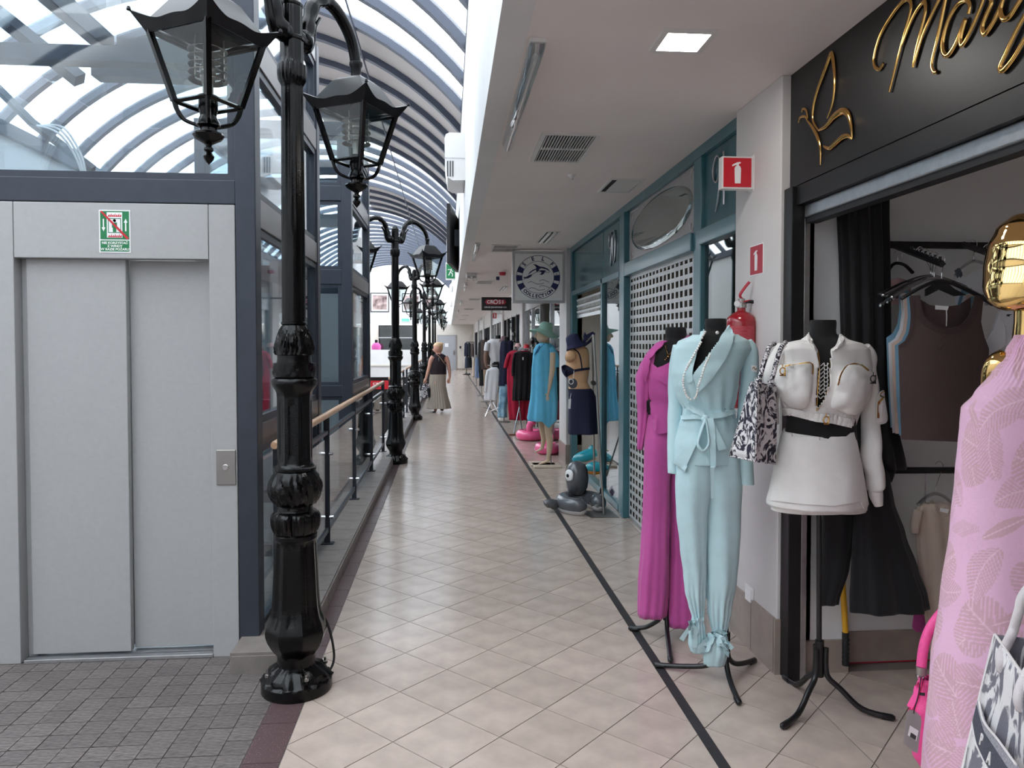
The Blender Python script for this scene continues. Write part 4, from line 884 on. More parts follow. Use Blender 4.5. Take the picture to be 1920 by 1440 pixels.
def patch(name, mat, poly, src, parent, off=.004, th=.003, step=5, smooth=0, puff=0, Y=None, build=True, wr=0, wscale=20):
    """cloth piece outlined on the photo, laid on the surfaces in src (BVH trees) as a real layer"""
    if smooth:
        P = [Vector((a, b, 0)) for a, b in poly]; P = smoothpath(P + [P[0]], smooth)[:-1]; poly = [(p.x, p.y) for p in P]
    B = []
    for i in range(len(poly)):
        a, b = poly[i], poly[(i + 1) % len(poly)]; L = math.hypot(b[0] - a[0], b[1] - a[1]); n = max(1, int(L / step))
        for j in range(n): B.append((a[0] + (b[0] - a[0]) * j / n, a[1] + (b[1] - a[1]) * j / n))
    nb = len(B); xs = [p[0] for p in B]; ys = [p[1] for p in B]; I = []
    y = min(ys) + step / 2
    while y < max(ys):
        x = min(xs) + step / 2
        while x < max(xs):
            if inpoly(x, y, B) and min((x - p[0]) ** 2 + (y - p[1]) ** 2 for p in B) > (step * .45) ** 2: I.append((x, y))
            x += step
        y += step
    V = [Vector(p) for p in B + I]
    vs, es, fs, ov, oe, of = delaunay_2d_cdt(V, [(i, (i + 1) % nb) for i in range(nb)], [list(range(nb))], 1, 1e-4)
    hits = []; miss = []
    for i, v in enumerate(vs):
        d = ray(v[0], v[1]); best = None
        for t in src:
            h = t.ray_cast(EYE, d)
            if h[0] is not None and (best is None or h[3] < best[2]): best = (h[0], h[1], h[3])
        if best is None: hits.append(None); miss.append(i)
        else:
            nrm = best[1] if best[1].dot(d) < 0 else -best[1]; hits.append((best[0], nrm))
    good = [h for h in hits if h]
    for i in miss:
        d = ray(vs[i][0], vs[i][1])
        if good:
            yy = min(good, key=lambda h: ((EYE + d * (h[0].y / d.y)) - h[0]).length)[0].y if Y is None else Y
        else: yy = Y if Y is not None else DEFY
        hits[i] = (EYE + d * (yy / d.y), -d.normalized())
    top = []; bot = []
    for i, (p, nrm) in enumerate(hits):
        e = 0
        if puff:
            dist = min(math.hypot(vs[i][0] - b[0], vs[i][1] - b[1]) for b in B); e = puff * (1 - math.exp(-dist / 10))
        nn = (nrm - ray(vs[i][0], vs[i][1]).normalized() * .6).normalized()
        p2 = p + nn * (off + e)
        if wr: p2 += nn * noise.noise(p2 * wscale) * wr
        top.append(p2); bot.append(p + nn * (off - th))
    n = len(vs); cnt = {}
    for f in fs:
        for i in range(len(f)):
            a, b = f[i], f[(i + 1) % len(f)]; cnt[(min(a, b), max(a, b))] = cnt.get((min(a, b), max(a, b)), 0) + 1
    F2 = [tuple(f) for f in fs] + [tuple(i + n for i in reversed(f)) for f in fs] + [(a, b, b + n, a + n) for (a, b), c in cnt.items() if c == 1]
    mb = MB().add(top + bot, F2)
    return mb.build(name, mat, parent, smooth=55) if build else mb
def ribbon(name, mat, pts, w, src, parent, off=.005, **kw):
    """narrow strip following a pixel path; w = half width in px (number or list)"""
    P = smoothpath([Vector((a, b, 0)) for a, b in pts], 6); n = len(P); L = []; Rr = []
    for i, p in enumerate(P):
        t = (P[min(i + 1, n - 1)] - P[max(i - 1, 0)]).normalized(); q = Vector((-t.y, t.x, 0))
        ww = w if not isinstance(w, (list, tuple)) else w[0] + (w[1] - w[0]) * i / (n - 1)
        L.append((p.x + q.x * ww, p.y + q.y * ww)); Rr.append((p.x - q.x * ww, p.y - q.y * ww))
    return patch(name, mat, L + Rr[::-1], src, parent, off, **kw)
def on_surf(px, py, src, off, Y=None):
    d = ray(px, py); best = None
    for t in src:
        h = t.ray_cast(EYE, d)
        if h[0] is not None and (best is None or h[3] < best[1]): best = (h[0], h[3], h[1])
    if best is None: return EYE + d * (Y / d.y)
    nrm = best[2] if best[2].dot(d) < 0 else -best[2]
    return best[0] + nrm * off
def folds(*fs):
    """(count, amplitude, phase, grow) cosine folds that deepen downwards"""
    def f(t, v): return sum(a * cos(c * t + ph + 1.3 * sin(3 * v + ph)) * (v ** g if g else 1) for c, a, ph, g in fs)
    return f
def stand(root, top, hub, ends, r=.0125, hz=.19, m='stand_black'):
    """pole with three bent tube feet"""
    hub = Vector(hub); MB().tube([top, (hub.x, hub.y, hz - .09)], r * .9, 12).build('pole', m, root, smooth=40)
    MB().tube([(hub.x, hub.y, hz - .1), (hub.x, hub.y, hz + .06)], r * 1.5, 12).build('socket', m, root, smooth=40)
    for e in ends:
        e = Vector(e); d = (e - Vector((hub.x, hub.y, 0))); d.z = 0; u = d.normalized(); c = Vector((hub.x, hub.y, 0)) + u * .026; z = Vector((0, 0, 1))
        L = d.length
        lg = MB().tube(smoothpath([c + z * (hz + .03), c + z * (hz - .05), c + u * .012 + z * (hz - .10), c + u * .06 + z * (hz - .14), c + u * (L * .5) + z * .028, c + u * (L - .03) + z * .0135], 5), r, 12).build('leg', m, root, smooth=40)
        MB().tube([c + u * (L - .07) + z * .0145, c + u * (L - .028) + z * .0135, c + u * (L - .018) + z * .0135], [r + .002, r + .002, r * .6], 12).build('foot_cap', m, lg, smooth=40)
mdef('label_red', (170, 40, 56), .3, rgb2=(186, 80, 90), vscale=40, stretch=(1, 1, 4))
mdef('stand_black', (22, 22, 24), .3); mdef('form_black', (12, 12, 14), .9, sheen=.1, bump=.1, bscale=300)
mdef('magenta', (188, 78, 150), .8, var=.03, vscale=30, bump=.1, bscale=500, sheen=.2); mdef('magenta_shade', (140, 40, 110), .8)  # second magenta is a darker tone for painted crease shade
mdef('powder', (190, 219, 224), .85, var=.025, vscale=20, bump=.1, bscale=450, sheen=.15)
mdef('ivory', (232, 229, 225), .85, var=.02, vscale=20, bump=.12, bscale=400, sheen=.1)
mdef('pearl', (240, 236, 230), .18, coat=.8); mdef('black_cloth', (16, 16, 20), .85, sheen=.15, bump=.1, bscale=300)
mdef('toile', (222, 218, 218), .8, rgb2=(34, 32, 50), vscale=15, bump=.2, bscale=120, kind='scroll')
mdef('toile_trim', (226, 222, 222), .8, rgb2=(40, 38, 58), vscale=45, kind='scroll')
mdef('brown_rib', (84, 68, 66), .9, var=.05, vscale=40, stretch=(6, 1, .3), bump=.2, bscale=200)

# ================================================================ MAGENTA SUIT
Z1 = zc(1160, 560, 3.6); Z2 = zc(1160, 900, 3.131)
YM = 3.93; DEFY = YM
mg = thing('dressed_mannequin', (1.19, YM, 0), 'torso mannequin in open magenta blazer and flared magenta trousers', 'mannequin', 'torso mannequins on black tripod stands')
def R1(*rows): return [(Z1(0, v)[1], Z1(l, v)[0], Z1(r, v)[0]) + tuple(x) for v, l, r, *x in rows]
def R2(*rows): return [(Z2(0, v)[1], Z2(l, v)[0], Z2(r, v)[0]) + tuple(x) for v, l, r, *x in rows]
b = loft(R1((193, 322, 450, 0, .8), (215, 316, 456, 0, .8), (270, 318, 450, 0, .8), (310, 270, 475, 0, .7), (370, 215, 505, 0, .6), (450, 195, 520, 0, .62), (560, 190, 520, 0, .66), (700, 205, 480, 0, .62), (780, 200, 490, 0, .6)), YM, cap0=True)
b.build('form', 'form_black', mg, smooth=60); bt = bvh_of(b)
top = loft(R1((395, 198, 520, -.004, .63), (450, 188, 526, -.004, .66), (520, 182, 530, -.004, .70), (600, 190, 520, -.004, .68), (690, 205, 490, 0, .62)), YM, fold=folds((9, .002, 0, 0)))
tbm = bvh_of(top)
patch('camisole', 'magenta', [Z1(*q) for q in ((190, 440), (222, 432), (262, 466), (300, 452), (366, 418), (420, 470), (420, 690), (215, 690), (195, 560))], [tbm, bt], mg, .006, .006, smooth=0)
# two flared trouser legs, each rising to the waist
for side, rows in (('l', R2((-420, 185, 330, 0, 1.0), (-330, 165, 325, 0, 1.0), (-200, 152, 318, -.01, .95), (0, 152, 300, -.02, .85), (200, 146, 292, -.02, .85), (420, 132, 292, -.03, .85), (600, 122, 292, -.03, .8), (740, 116, 284, -.03, .75), (800, 116, 276, -.03, .7))),
                   ('r', R2((-420, 270, 420, 0, 1.0), (-330, 280, 440, 0, 1.0), (-200, 288, 440, 0, .95), (0, 296, 430, .01, .85), (200, 292, 425, .02, .85), (420, 294, 440, .0, .85), (600, 290, 455, -.01, .8), (780, 284, 470, -.01, .75), (850, 280, 475, -.01, .7)))):
    lg = loft(rows, YM, fold=folds((5, .004, .7, .5), (11, .0035, 0, 1.5)), wr=.004, wscale=6); lg.build('trouser_leg', 'magenta', mg, smooth=True, solid=.002)
ribbon('trouser_crease_shade', 'magenta_shade', [Z2(296, 180), Z2(293, 300), Z2(291, 440)], 1.3, [bvh_of(loft(R2((0, 152, 440), (800, 116, 470)), YM - .03))], mg, .0)  # darker ribbon paints the shade in the gap between the legs
# blazer: left front hangs open from the shoulder, right front crosses the body
def jrows(a): return loft(a, YM, n=40, fold=folds((5, .003, .3, 0)), wr=.004, wscale=7)
jl = jrows(R1((285, 285, 380, 0, .9), (340, 225, 330, .0, .9), (440, 150, 262, 0, .95), (530, 124, 226, .0, 1), (640, 126, 205, .0, 1), (760, 130, 196, .02, 1.05), (860, 130, 185, .02, 1.1), (1018, 128, 160, .02, 1.2)))
jl.build('blazer_sleeve', 'magenta', mg, smooth=True, solid=.002)
src = [tbm, bt]
patch('blazer_front', 'magenta', [Z1(*q) for q in ((462, 238), (492, 268), (470, 330), (430, 400), (430, 900), (345, 905), (262, 915), (232, 880), (228, 760), (228, 660), (246, 610), (290, 540), (352, 496), (360, 380), (400, 300))], src, mg, .030, .016, wr=.003, wscale=14)
patch('blazer_lapel', 'magenta', [Z1(*q) for q in ((315, 285), (255, 322), (190, 395), (170, 470), (176, 560), (196, 500), (205, 440), (240, 380), (300, 325))], [bvh_of(jl)] + src, mg, .02, .010, smooth=4)
patch('pocket_flap', 'magenta', [Z1(*q) for q in ((280, 545), (345, 500), (366, 520), (366, 594), (325, 580))], src, mg, .042, .010)
patch('blazer_hem', 'magenta', [Z1(*q) for q in ((234, 872), (430, 838), (430, 900), (345, 905), (262, 916))], src, mg, .040, .009)
patch('waist_gap', 'form_black', [Z1(*q) for q in ((188, 690), (226, 680), (226, 768), (190, 768))], [bt], mg, .02, .004)
nk = MB().tube(smoothpath([on_surf(*Z1(*q), [bt], .004, YM) for q in ((316, 318), (322, 345), (336, 378), (356, 362), (378, 342))], 5), .0016, 6).build('necklace', 'gold', mg)
for q, r_ in (((333, 392), .006), ((322, 404), .004), ((314, 414), .004)): MB().lathe([(.0005, -r_), (r_ * .8, -r_ * .4), (r_, 0), (r_ * .8, r_ * .5), (.0005, r_)], on_surf(*Z1(*q), [bt], .006, YM), 10).build('pendant', 'gold', nk, smooth=True)
stand(mg, (1.19, YM, .9), (1.19, YM, 0), [atZ(*Z2(66, 884)), atZ(*Z2(305, 1078)), (1.42, 4.05, 0)])

# ================================================================ LIGHT BLUE SUIT
YB = 3.40; DEFY = YB
bl = thing('dressed_mannequin', (1.31, YB, 0), 'torso mannequin in light blue belted wrap jacket with pearls and ankle tie trousers', 'mannequin', 'torso mannequins on black tripod stands')
b = loft(R1((135, 592, 722, 0, .85), (160, 582, 726, 0, .85), (215, 588, 722, 0, .85), (250, 540, 760, 0, .7), (330, 450, 800, 0, .55), (500, 420, 790, 0, .6), (700, 440, 760, 0, .6), (800, 440, 770, 0, .6)), YB, cap0=True)
b.build('form', 'form_black', bl, smooth=60); bt = bvh_of(b)
def jf(t, v):
    w = max(0, 1 - abs(v - .52) / .3)
    return .0035 * cos(13 * t + 4 * v) * w + .002 * cos(5 * t + 9 * v) + (.004 * cos(9 * t) * max(0, v - .55))
jk = loft(R1((245, 500, 800, .01, .62), (290, 402, 880, .0, .55), (340, 378, 900, 0, .52), (420, 366, 850, 0, .55), (500, 365, 812, -.005, .62), (580, 376, 800, -.005, .62), (660, 398, 786, 0, .6), (740, 438, 764, 0, .62), (790, 432, 778, 0, .64), (860, 408, 796, 0, .66), (980, 378, 808, 0, .68), (1080, 374, 808, 0, .70), (1105, 376, 806, 0, .70)), YB, fold=jf, wr=.003, m=120, n=170)
jt = bvh_of(jk)
# open neck: cut the V out of the jacket tube
def cut(mb, poly, front=True):
    keep = []; km = []
    for f, m_ in zip(mb.f, mb.m):
        c = sum((mb.v[i] for i in f), Vector()) / len(f)
        if (not front or c.y < CUTY):
            d = c - EYE; dep = d.dot(ray(960, 720).normalized())
            px = 960 + F * (cos(PHI) * d.x - sin(PHI) * d.y) / d.dot(Vector((sin(PHI) * cos(TH), cos(PHI) * cos(TH), -sin(TH))))
            py = 720 - KS - F * d.dot(Vector((sin(PHI) * sin(TH), cos(PHI) * sin(TH), cos(TH)))) / d.dot(Vector((sin(PHI) * cos(TH), cos(PHI) * cos(TH), -sin(TH))))
            if inpoly(px, py, poly): continue
        keep.append(f); km.append(m_)
    mb.f = keep; mb.m = km
CUTY = YB
cut(jk, [Z1(*q) for q in ((570, 200), (520, 330), (500, 515), (560, 440), (640, 330), (745, 200), (745, 150), (580, 150))])
jk.build('jacket', 'powder', bl, smooth=True, solid=.003)
src = [jt]
patch('lapel', 'powder', [Z1(*q) for q in ((728, 176), (762, 200), (772, 250), (752, 320), (700, 430), (620, 540), (536, 626), (514, 560), (500, 520), (560, 440), (625, 355), (690, 262))], src + [bt], bl, .020, .011, smooth=3)
patch('lapel', 'powder', [Z1(*q) for q in ((578, 205), (548, 262), (500, 370), (470, 470), (466, 560), (500, 548), (498, 500), (520, 400), (545, 310), (582, 230))], src + [bt], bl, .017, .010, smooth=3)
patch('wrap_front', 'powder', [Z1(*q) for q in ((500, 530), (530, 620), (600, 780), (560, 790), (470, 690), (400, 660), (382, 600), (440, 560))], src, bl, .004, .004)
# belt, knot, bow and tails
ribbon('belt', 'powder', [Z1(*q) for q in ((436, 806), (500, 800), (570, 800), (640, 795), (710, 782), (772, 758))], 4.6, src, bl, .020, th=.012)
ribbon('belt', 'powder', [Z1(*q) for q in ((470, 718), (520, 752), (585, 805))], [8, 4], src, bl, .030, th=.008)
ribbon('bow_tail', 'powder', [Z1(*q) for q in ((600, 812), (618, 900), (628, 1050), (632, 1200), (631, 1350))], [8, 2.2], src, bl, .034, th=.008, Y=YB - .16)
ribbon('bow_tail', 'powder', [Z1(*q) for q in ((620, 840), (660, 930), (690, 1018))], [4, 7], src, bl, .026, th=.008)
MB().tube(smoothpath([on_surf(*Z1(*q), src, .034, YB) for q in ((585, 826), (548, 900), (534, 985), (562, 1026), (596, 985), (598, 900), (590, 826))], 6), .013, 10, True, .45).build('bow_loop', 'powder', bl, smooth=True)
patch('bow_tail', 'powder', [Z1(*q) for q in ((575, 830), (520, 920), (400, 1080), (382, 1120), (446, 1172), (500, 1050), (545, 930), (600, 840))], src, bl, .024, .009, wr=.004)
kp = on_surf(*Z1(585, 815), src, .02, YB); MB().lathe([(.001, -.022), (.014, -.016), (.019, 0), (.014, .016), (.001, .022)], kp, 12).build('knot', 'powder', bl, smooth=True)
# sleeves
SL = [limb([(Z1(430, 330)[0], Z1(0, 330)[1], 16, .02), (Z1(395, 480)[0], Z1(0, 480)[1], 14, .06), (Z1(388, 660)[0], Z1(0, 660)[1], 13, .07), (Z1(372, 900)[0], Z1(0, 900)[1], 10.5, .04), (Z1(362, 1180)[0], Z1(0, 1180)[1], 7.5, .0)], YB, wr=.004, flat=1.2),
      limb([(Z1(850, 300)[0], Z1(0, 300)[1], 15, .0), (Z1(878, 360)[0], Z1(0, 360)[1], 17.5, .0), (Z1(885, 480)[0], Z1(0, 480)[1], 17, .0), (Z1(868, 640)[0], Z1(0, 640)[1], 16, .0), (Z1(850, 850)[0], Z1(0, 850)[1], 15, -.01), (Z1(848, 1080)[0], Z1(0, 1080)[1], 16.5, -.02), (Z1(849, 1252)[0], Z1(0, 1252)[1], 18.5, -.03)], YB, wr=.003)]
for s_ in SL: so = s_.build('sleeve', 'powder', bl, smooth=70)
st_ = bvh_of(SL[1]); patch('sleeve_label', 'white', [Z1(*q) for q in ((894, 448), (932, 452), (934, 498), (896, 490))], [st_], bl, .002, .001)
ribbon('label_mark', 'gold', [Z1(*q) for q in ((902, 474), (912, 462), (920, 478), (930, 470))], .6, [st_], bl, .003, th=.001, step=2)
# pearls
path = smoothpath([Vector(Z1(*q) + (0,)) for q in ((584, 245), (548, 310), (490, 420), (452, 520), (452, 590), (478, 655), (505, 672), (530, 615), (552, 545), (584, 440), (612, 375))], 30)
pm = MB().lathe([(.0003, -.0047), (.0033, -.0033), (.0047, 0), (.0033, .0033), (.0003, .0047)], (0, 0, 0), 10); pm.v = [v * 1.25 for v in pm.v]; first = None; acc = 1e9; last = None
nkl = thing('pearl_necklace', tuple(on_surf(*Z1(505, 672), src, .015, YB)), 'long white pearl necklace on the light blue wrap jacket', 'necklace')
allsrc = [jt, bt]
for p in path:
    if last is None or (p - last).length > 3.9:
        last = p; w = on_surf(p.x, p.y, allsrc, .018, YB)
        if first is None: first = pm.build('pearl', 'pearl', nkl, smooth=True); o = first; first.data.transform(Matrix.Translation(ORG[nkl]))
        else: o = link('pearl', first.data, nkl)
        o.location = w - ORG[nkl]
# brooch-like logo by the collar
MB().lathe([(.0005, -.003), (.007, -.002), (.009, .001), (.004, .004), (.0005, .005)], on_surf(*Z1(664, 234), [bt], .004, YB), 12, True, None, Matrix.Rotation(R(90), 4, 'X')).build('collar_pin', 'pearl', bl, smooth=True)
# trousers
LG = []
for rows in (R2((-160, 338, 560, 0, 1.05), (-100, 336, 560, 0, 1.05), (20, 334, 545, -.01, .95), (200, 340, 520, -.02, .8), (400, 360, 512, -.02, .85), (560, 384, 508, -.02, .9), (660, 398, 504, -.02, .85), (740, 420, 496, -.02, .8), (805, 440, 492, -.02, .8), (830, 436, 492, -.02, .8), (870, 420, 502, -.02, .8), (960, 416, 512, -.02, .75), (1010, 430, 506, -.02, .7)),
             R2((-160, 480, 704, 0, 1.05), (-100, 484, 706, 0, 1.05), (20, 492, 722, .0, .95), (200, 498, 716, .0, .8), (420, 508, 702, -.01, .85), (600, 520, 684, -.02, .85), (760, 530, 652, -.02, .85), (850, 545, 632, -.02, .85), (895, 556, 622, -.02, .8), (930, 520, 634, -.03, .8), (1000, 500, 642, -.03, .8), (1080, 506, 625, -.03, .7))):
    lg = loft(rows, YB, m=90, n=72, fold=lambda t, v: .0025 * cos(6 * t + 5 * v) + .006 * cos(12 * t) * math.exp(-((v - .80) / .12) ** 2) + .004 * cos(7 * t + 1) * max(0, v - .45), wr=.003, wscale=8)
    lg.build('trouser_leg', 'powder', bl, smooth=True, solid=.002); LG.append(bvh_of(lg))
ribbon('ankle_tie', 'powder', [Z2(*q) for q in ((410, 838), (450, 826), (500, 812))], 3.2, LG, bl, .012, th=.008, Y=YB - .06); ribbon('ankle_tie', 'powder', [Z2(*q) for q in ((545, 900), (590, 884), (634, 908))], 3.4, LG, bl, .012, th=.008, Y=YB - .08)
for pts, w in (([(430, 845), (400, 890), (368, 940)], [3, 5]), ([(440, 850), (448, 910), (442, 975)], [3, 4]), ([(560, 915), (500, 940), (480, 985), (520, 1000), (560, 930)], 3), ([(570, 905), (590, 930), (604, 970)], [4, 5.5]), ([(605, 930), (640, 960), (668, 992)], [3, 4.5]), ([(600, 945), (615, 990), (640, 1025)], [3, 4])):
    ribbon('tie_end', 'powder', [Z2(*q) for q in pts], w, LG, bl, .02, th=.005, Y=YB - .09)
stand(bl, (1.31, YB, .95), (1.315, YB, 0), [atZ(*Z2(215, 1100)), atZ(*Z2(800, 1072)), atZ(*Z2(706, 1325))])

# ================================================================ IVORY JACKET AND SKIRT
Z3 = zc(1360, 560, 3.428); Z4 = zc(1440, 940, 3.131); YW = 3.10; DEFY = YW
def R3(*rows): return [(Z3(0, v)[1], Z3(l, v)[0], Z3(r, v)[0]) + tuple(x) for v, l, r, *x in rows]
wh = thing('dressed_mannequin', (1.62, YW, 0), 'torso mannequin in cropped ivory zip jacket and ivory wrap skirt', 'mannequin', 'torso mannequins on black tripod stands')
b = loft(R3((138, 553, 704, 0, .85), (155, 548, 708, 0, .85), (215, 548, 704, 0, .85), (250, 540, 722, 0, .8), (300, 470, 800, 0, .62), (420, 400, 880, 0, .6), (600, 400, 870, 0, .65), (760, 398, 826, 0, .62), (900, 390, 836, 0, .62), (1050, 380, 840, 0, .62)), YW, cap0=True)
b.build('form', 'form_black', wh, smooth=60); bt = bvh_of(b)
jw = loft(R3((232, 536, 738, 0, .85), (262, 500, 780, 0, .75), (292, 380, 880, 0, .6), (330, 345, 920, 0, .55), (420, 350, 930, 0, .56), (520, 345, 925, -.01, .62), (620, 352, 905, -.01, .64), (700, 372, 870, 0, .62), (745, 376, 838, 0, .62), (790, 384, 826, 0, .62), (815, 390, 822, 0, .62)), YW, m=120, n=170, fold=lambda t, v: .005 * cos(7 * t + 6 * v) * (.3 + v) + (.003 * cos(48 * t) if v > .86 else 0), wr=.006, wscale=13)
jt = bvh_of(jw); CUTY = YW
cut(jw, [Z3(*q) for q in ((535, 225), (560, 280), (588, 335), (600, 430), (590, 560), (585, 690), (600, 705), (640, 640), (668, 560), (676, 400), (680, 335), (705, 315), (735, 265), (735, 225))])
# slanting hem: shorter on the bag side
zt_, zb_ = Vector(atY(*Z3(0, 640), YW)).z, Vector(atY(*Z3(0, 815), YW)).z
xa_, xb_ = Vector(atY(*Z3(390, 800), YW)).x, Vector(atY(*Z3(822, 800), YW)).x
def slant(v):
    t = min(1, max(0, (zt_ - v.z) / (zt_ - zb_))); u = min(1, max(0, (v.x - xa_) / (xb_ - xa_)))
    return Vector((v.x, v.y, v.z + t * t * (1 - u) * 70 / 3.43 * pxm(YW) - t * t * u * 6 / 3.43 * pxm(YW)))
jw.v = [slant(v) for v in jw.v]; jt = bvh_of(jw)
jw.build('jacket', 'ivory', wh, smooth=True, solid=.003)
src = [jt]
patch('waistband', 'ivory', [Z3(*q) for q in ((378, 700), (378, 742), (480, 766), (580, 792), (690, 804), (812, 832), (824, 775), (700, 745), (590, 735), (470, 712))], src, wh, .012, .009, step=2.5, wr=.0025, wscale=60)
patch('stand_collar', 'ivory', [Z3(*q) for q in ((722, 232), (752, 252), (756, 275), (728, 312), (682, 338), (676, 326), (704, 304), (722, 262))], src + [bt], wh, .012, .007, smooth=3)
patch('stand_collar', 'ivory', [Z3(*q) for q in ((540, 215), (528, 250), (540, 290), (585, 345), (594, 335), (566, 285), (548, 240))], src + [bt], wh, .010, .007, smooth=3)
for poly in ([(330, 440), (400, 424), (500, 412), (545, 418), (556, 470), (545, 640), (520, 690), (470, 702), (410, 686), (345, 605), (322, 515)], [(778, 424), (850, 440), (900, 466), (940, 512), (902, 620), (830, 742), (752, 724), (678, 700), (690, 620), (722, 500)]):
    patch('chest_pocket', 'ivory', [Z3(*q) for q in poly], src, wh, .018, .016, smooth=3, puff=.024, wr=.008, wscale=24)
ribbon('pocket_zip', 'gold', [Z3(*q) for q in ((405, 440), (470, 422), (530, 414), (552, 440), (552, 500))], 1.2, src, wh, .045, th=.006, step=3)
ribbon('pocket_zip', 'gold', [Z3(*q) for q in ((706, 550), (735, 480), (778, 424), (830, 430), (886, 470))], 1.2, src, wh, .045, th=.006, step=3)
ribbon('front_zip', 'gold', [Z3(*q) for q in ((596, 345), (604, 430), (594, 560), (588, 690), (586, 720))], .8, src + [bt], wh, .008, th=.004, step=3); ribbon('front_zip', 'gold', [Z3(*q) for q in ((674, 345), (668, 480), (664, 560), (630, 650), (594, 710))], .8, src + [bt], wh, .008, th=.004, step=3)
for (u, v), m_ in (((404, 478), 'gold'), ((884, 522), 'stand_black'), ((596, 752), 'gold')):
    c = on_surf(*Z3(u, v), src, .052, YW); mb = MB().tube(smoothpath([c + Vector((.012 * cos(a), 0, .014 * sin(a))) for a in (0, 1, 2, 3, 4, 5, 6.2)], 3), .0025, 6); mb.tube([c + Vector((0, 0, .014)), c + Vector((0, 0, .028))], .002, 6); mb.tube([c + Vector((-.012, 0, -.018)), c + Vector((.012, 0, -.018))], .003, 6); mb.tube([c + Vector((.010, 0, -.016)), c + Vector((.010, 0, .016))], .0025, 6); mb.build('zip_charm', m_, wh)
# laced top under the jacket
for k in range(9):
    v = 425 + 26 * k; MB().tube(smoothpath([on_surf(*Z3(u_, v + (8 if j % 2 else -8)), [bt], .003, YW) for j, u_ in enumerate((596, 612, 628, 644, 662 - max(0, k - 5) * 10))], 3), .0022, 5).build('lacing', 'ivory', wh)
for u_ in (606, 634, 655): MB().tube([on_surf(*Z3(u_, v), [bt], .003, YW) for v in (412, 480, 560, 600)], .0018, 5).build('lacing', 'ivory', wh)
# sleeves: full right sleeve with zip pocket, left one behind the bag
S1 = limb([(Z3(880, 310)[0], Z3(0, 310)[1], 15, 0), (Z3(915, 380)[0], Z3(0, 380)[1], 17, 0), (Z3(930, 520)[0], Z3(0, 520)[1], 17.5, .0), (Z3(935, 680)[0], Z3(0, 680)[1], 19, .01), (Z3(935, 820)[0], Z3(0, 820)[1], 20, .0), (Z3(940, 1000)[0], Z3(0, 1000)[1], 23.5, -.02), (Z3(960, 1140)[0], Z3(0, 1140)[1], 23, -.03), (Z3(968, 1215)[0], Z3(0, 1215)[1], 20, -.03), (Z3(972, 1240)[0], Z3(0, 1240)[1], 13, -.03)], YW, n=30, wr=.010, wscale=12, flat=.8)
S1.build('sleeve', 'ivory', wh, smooth=True); s1t = bvh_of(S1)
limb([(Z3(964, 1225)[0], Z3(0, 1225)[1], 13, -.03), (Z3(970, 1270)[0], Z3(0, 1270)[1], 12.5, -.03), (Z3(985, 1330)[0], Z3(0, 1330)[1], 8, -.03)], YW, wr=.002).build('cuff', 'ivory', wh, smooth=True)
patch('sleeve_pocket', 'ivory', [Z3(*q) for q in ((965, 640), (990, 600), (1020, 590), (1026, 640), (1042, 740), (1040, 790), (1005, 808), (966, 790))], [s1t], wh, .014, .012, smooth=3, puff=.018, wr=.004, Y=YW - .03); ribbon('pocket_zip', 'gold', [Z3(*q) for q in ((966, 770), (972, 670), (1000, 610), (1022, 596))], .9, [s1t], wh, .034, th=.004, step=3, Y=YW - .06)
limb([(Z3(375, 310)[0], Z3(0, 310)[1], 14, 0), (Z3(335, 380)[0], Z3(0, 380)[1], 15, .0), (Z3(305, 480)[0], Z3(0, 480)[1], 16, .0), (Z3(295, 620)[0], Z3(0, 620)[1], 15, .03), (Z3(300, 800)[0], Z3(0, 800)[1], 13, .05)], YW, wr=.005).build('sleeve', 'ivory', wh, smooth=True)
# skirt over shorts
def slanted(mb, y_px, fn):
    return mb
sk = loft(R3((838, 384, 812, 0, .62), (900, 362, 832, 0, .64), (1000, 340, 848, 0, .66), (1100, 318, 864, 0, .68), (1200, 300, 880, 0, .70), (1296, 282, 890, 0, .72), (1322, 284, 892, 0, .72)), YW, m=40, fold=folds((4, .004, .5, 1), (9, .002, 0, 1)), wr=.002)
zs0, zs1 = Vector(atY(*Z3(0, 838), YW)).z, Vector(atY(*Z3(0, 1000), YW)).z; xm_ = Vector(atY(*Z3(570, 870), YW)).x
sk.v = [Vector((v.x, v.y, v.z - (42 / 3.43 * pxm(YW) * max(0, (v.z - zs1) / (zs0 - zs1)) * max(0, 1 - abs(v.x - xm_) / .2) if v.y < YW else 0))) for v in sk.v]
sk.build('skirt', 'ivory', wh, smooth=True, solid=.003); skt = bvh_of(sk)
patch('wrap_panel', 'ivory', [Z3(*q) for q in ((812, 836), (815, 860), (870, 1090), (912, 1345), (884, 1350), (858, 1300), (820, 1310), (700, 1332), (520, 1322), (300, 1296), (340, 1010), (386, 830), (560, 878), (700, 868))], [skt], wh, .012, .008, step=7, wr=.002)
so = loft(R3((1200, 330, 860, 0, .6), (1310, 304, 880, 0, .62), (1352, 316, 884, 0, .6)), YW, fold=folds((2, .01, 0, 0))); so.build('shorts', 'ivory', wh, smooth=True, solid=.003)
for a in ((330, 560), (600, 900)): loft(R3((1290, a[0], a[1], -.02, .7), (1340, a[0] + 4, a[1], -.02, .7), (1364, a[0] + 12, a[1] - 8, -.02, .7)), YW, m=8).build('shorts_leg', 'ivory', wh, smooth=True, solid=.003)
E1 = [atZ(*Z4(85, 1340)), atZ(*Z4(735, 1290)), atZ(*Z4(95, 1045))]
stand(wh, (1.62, YW, .95), (1.625, YW - .01, 0), E1, hz=.24)
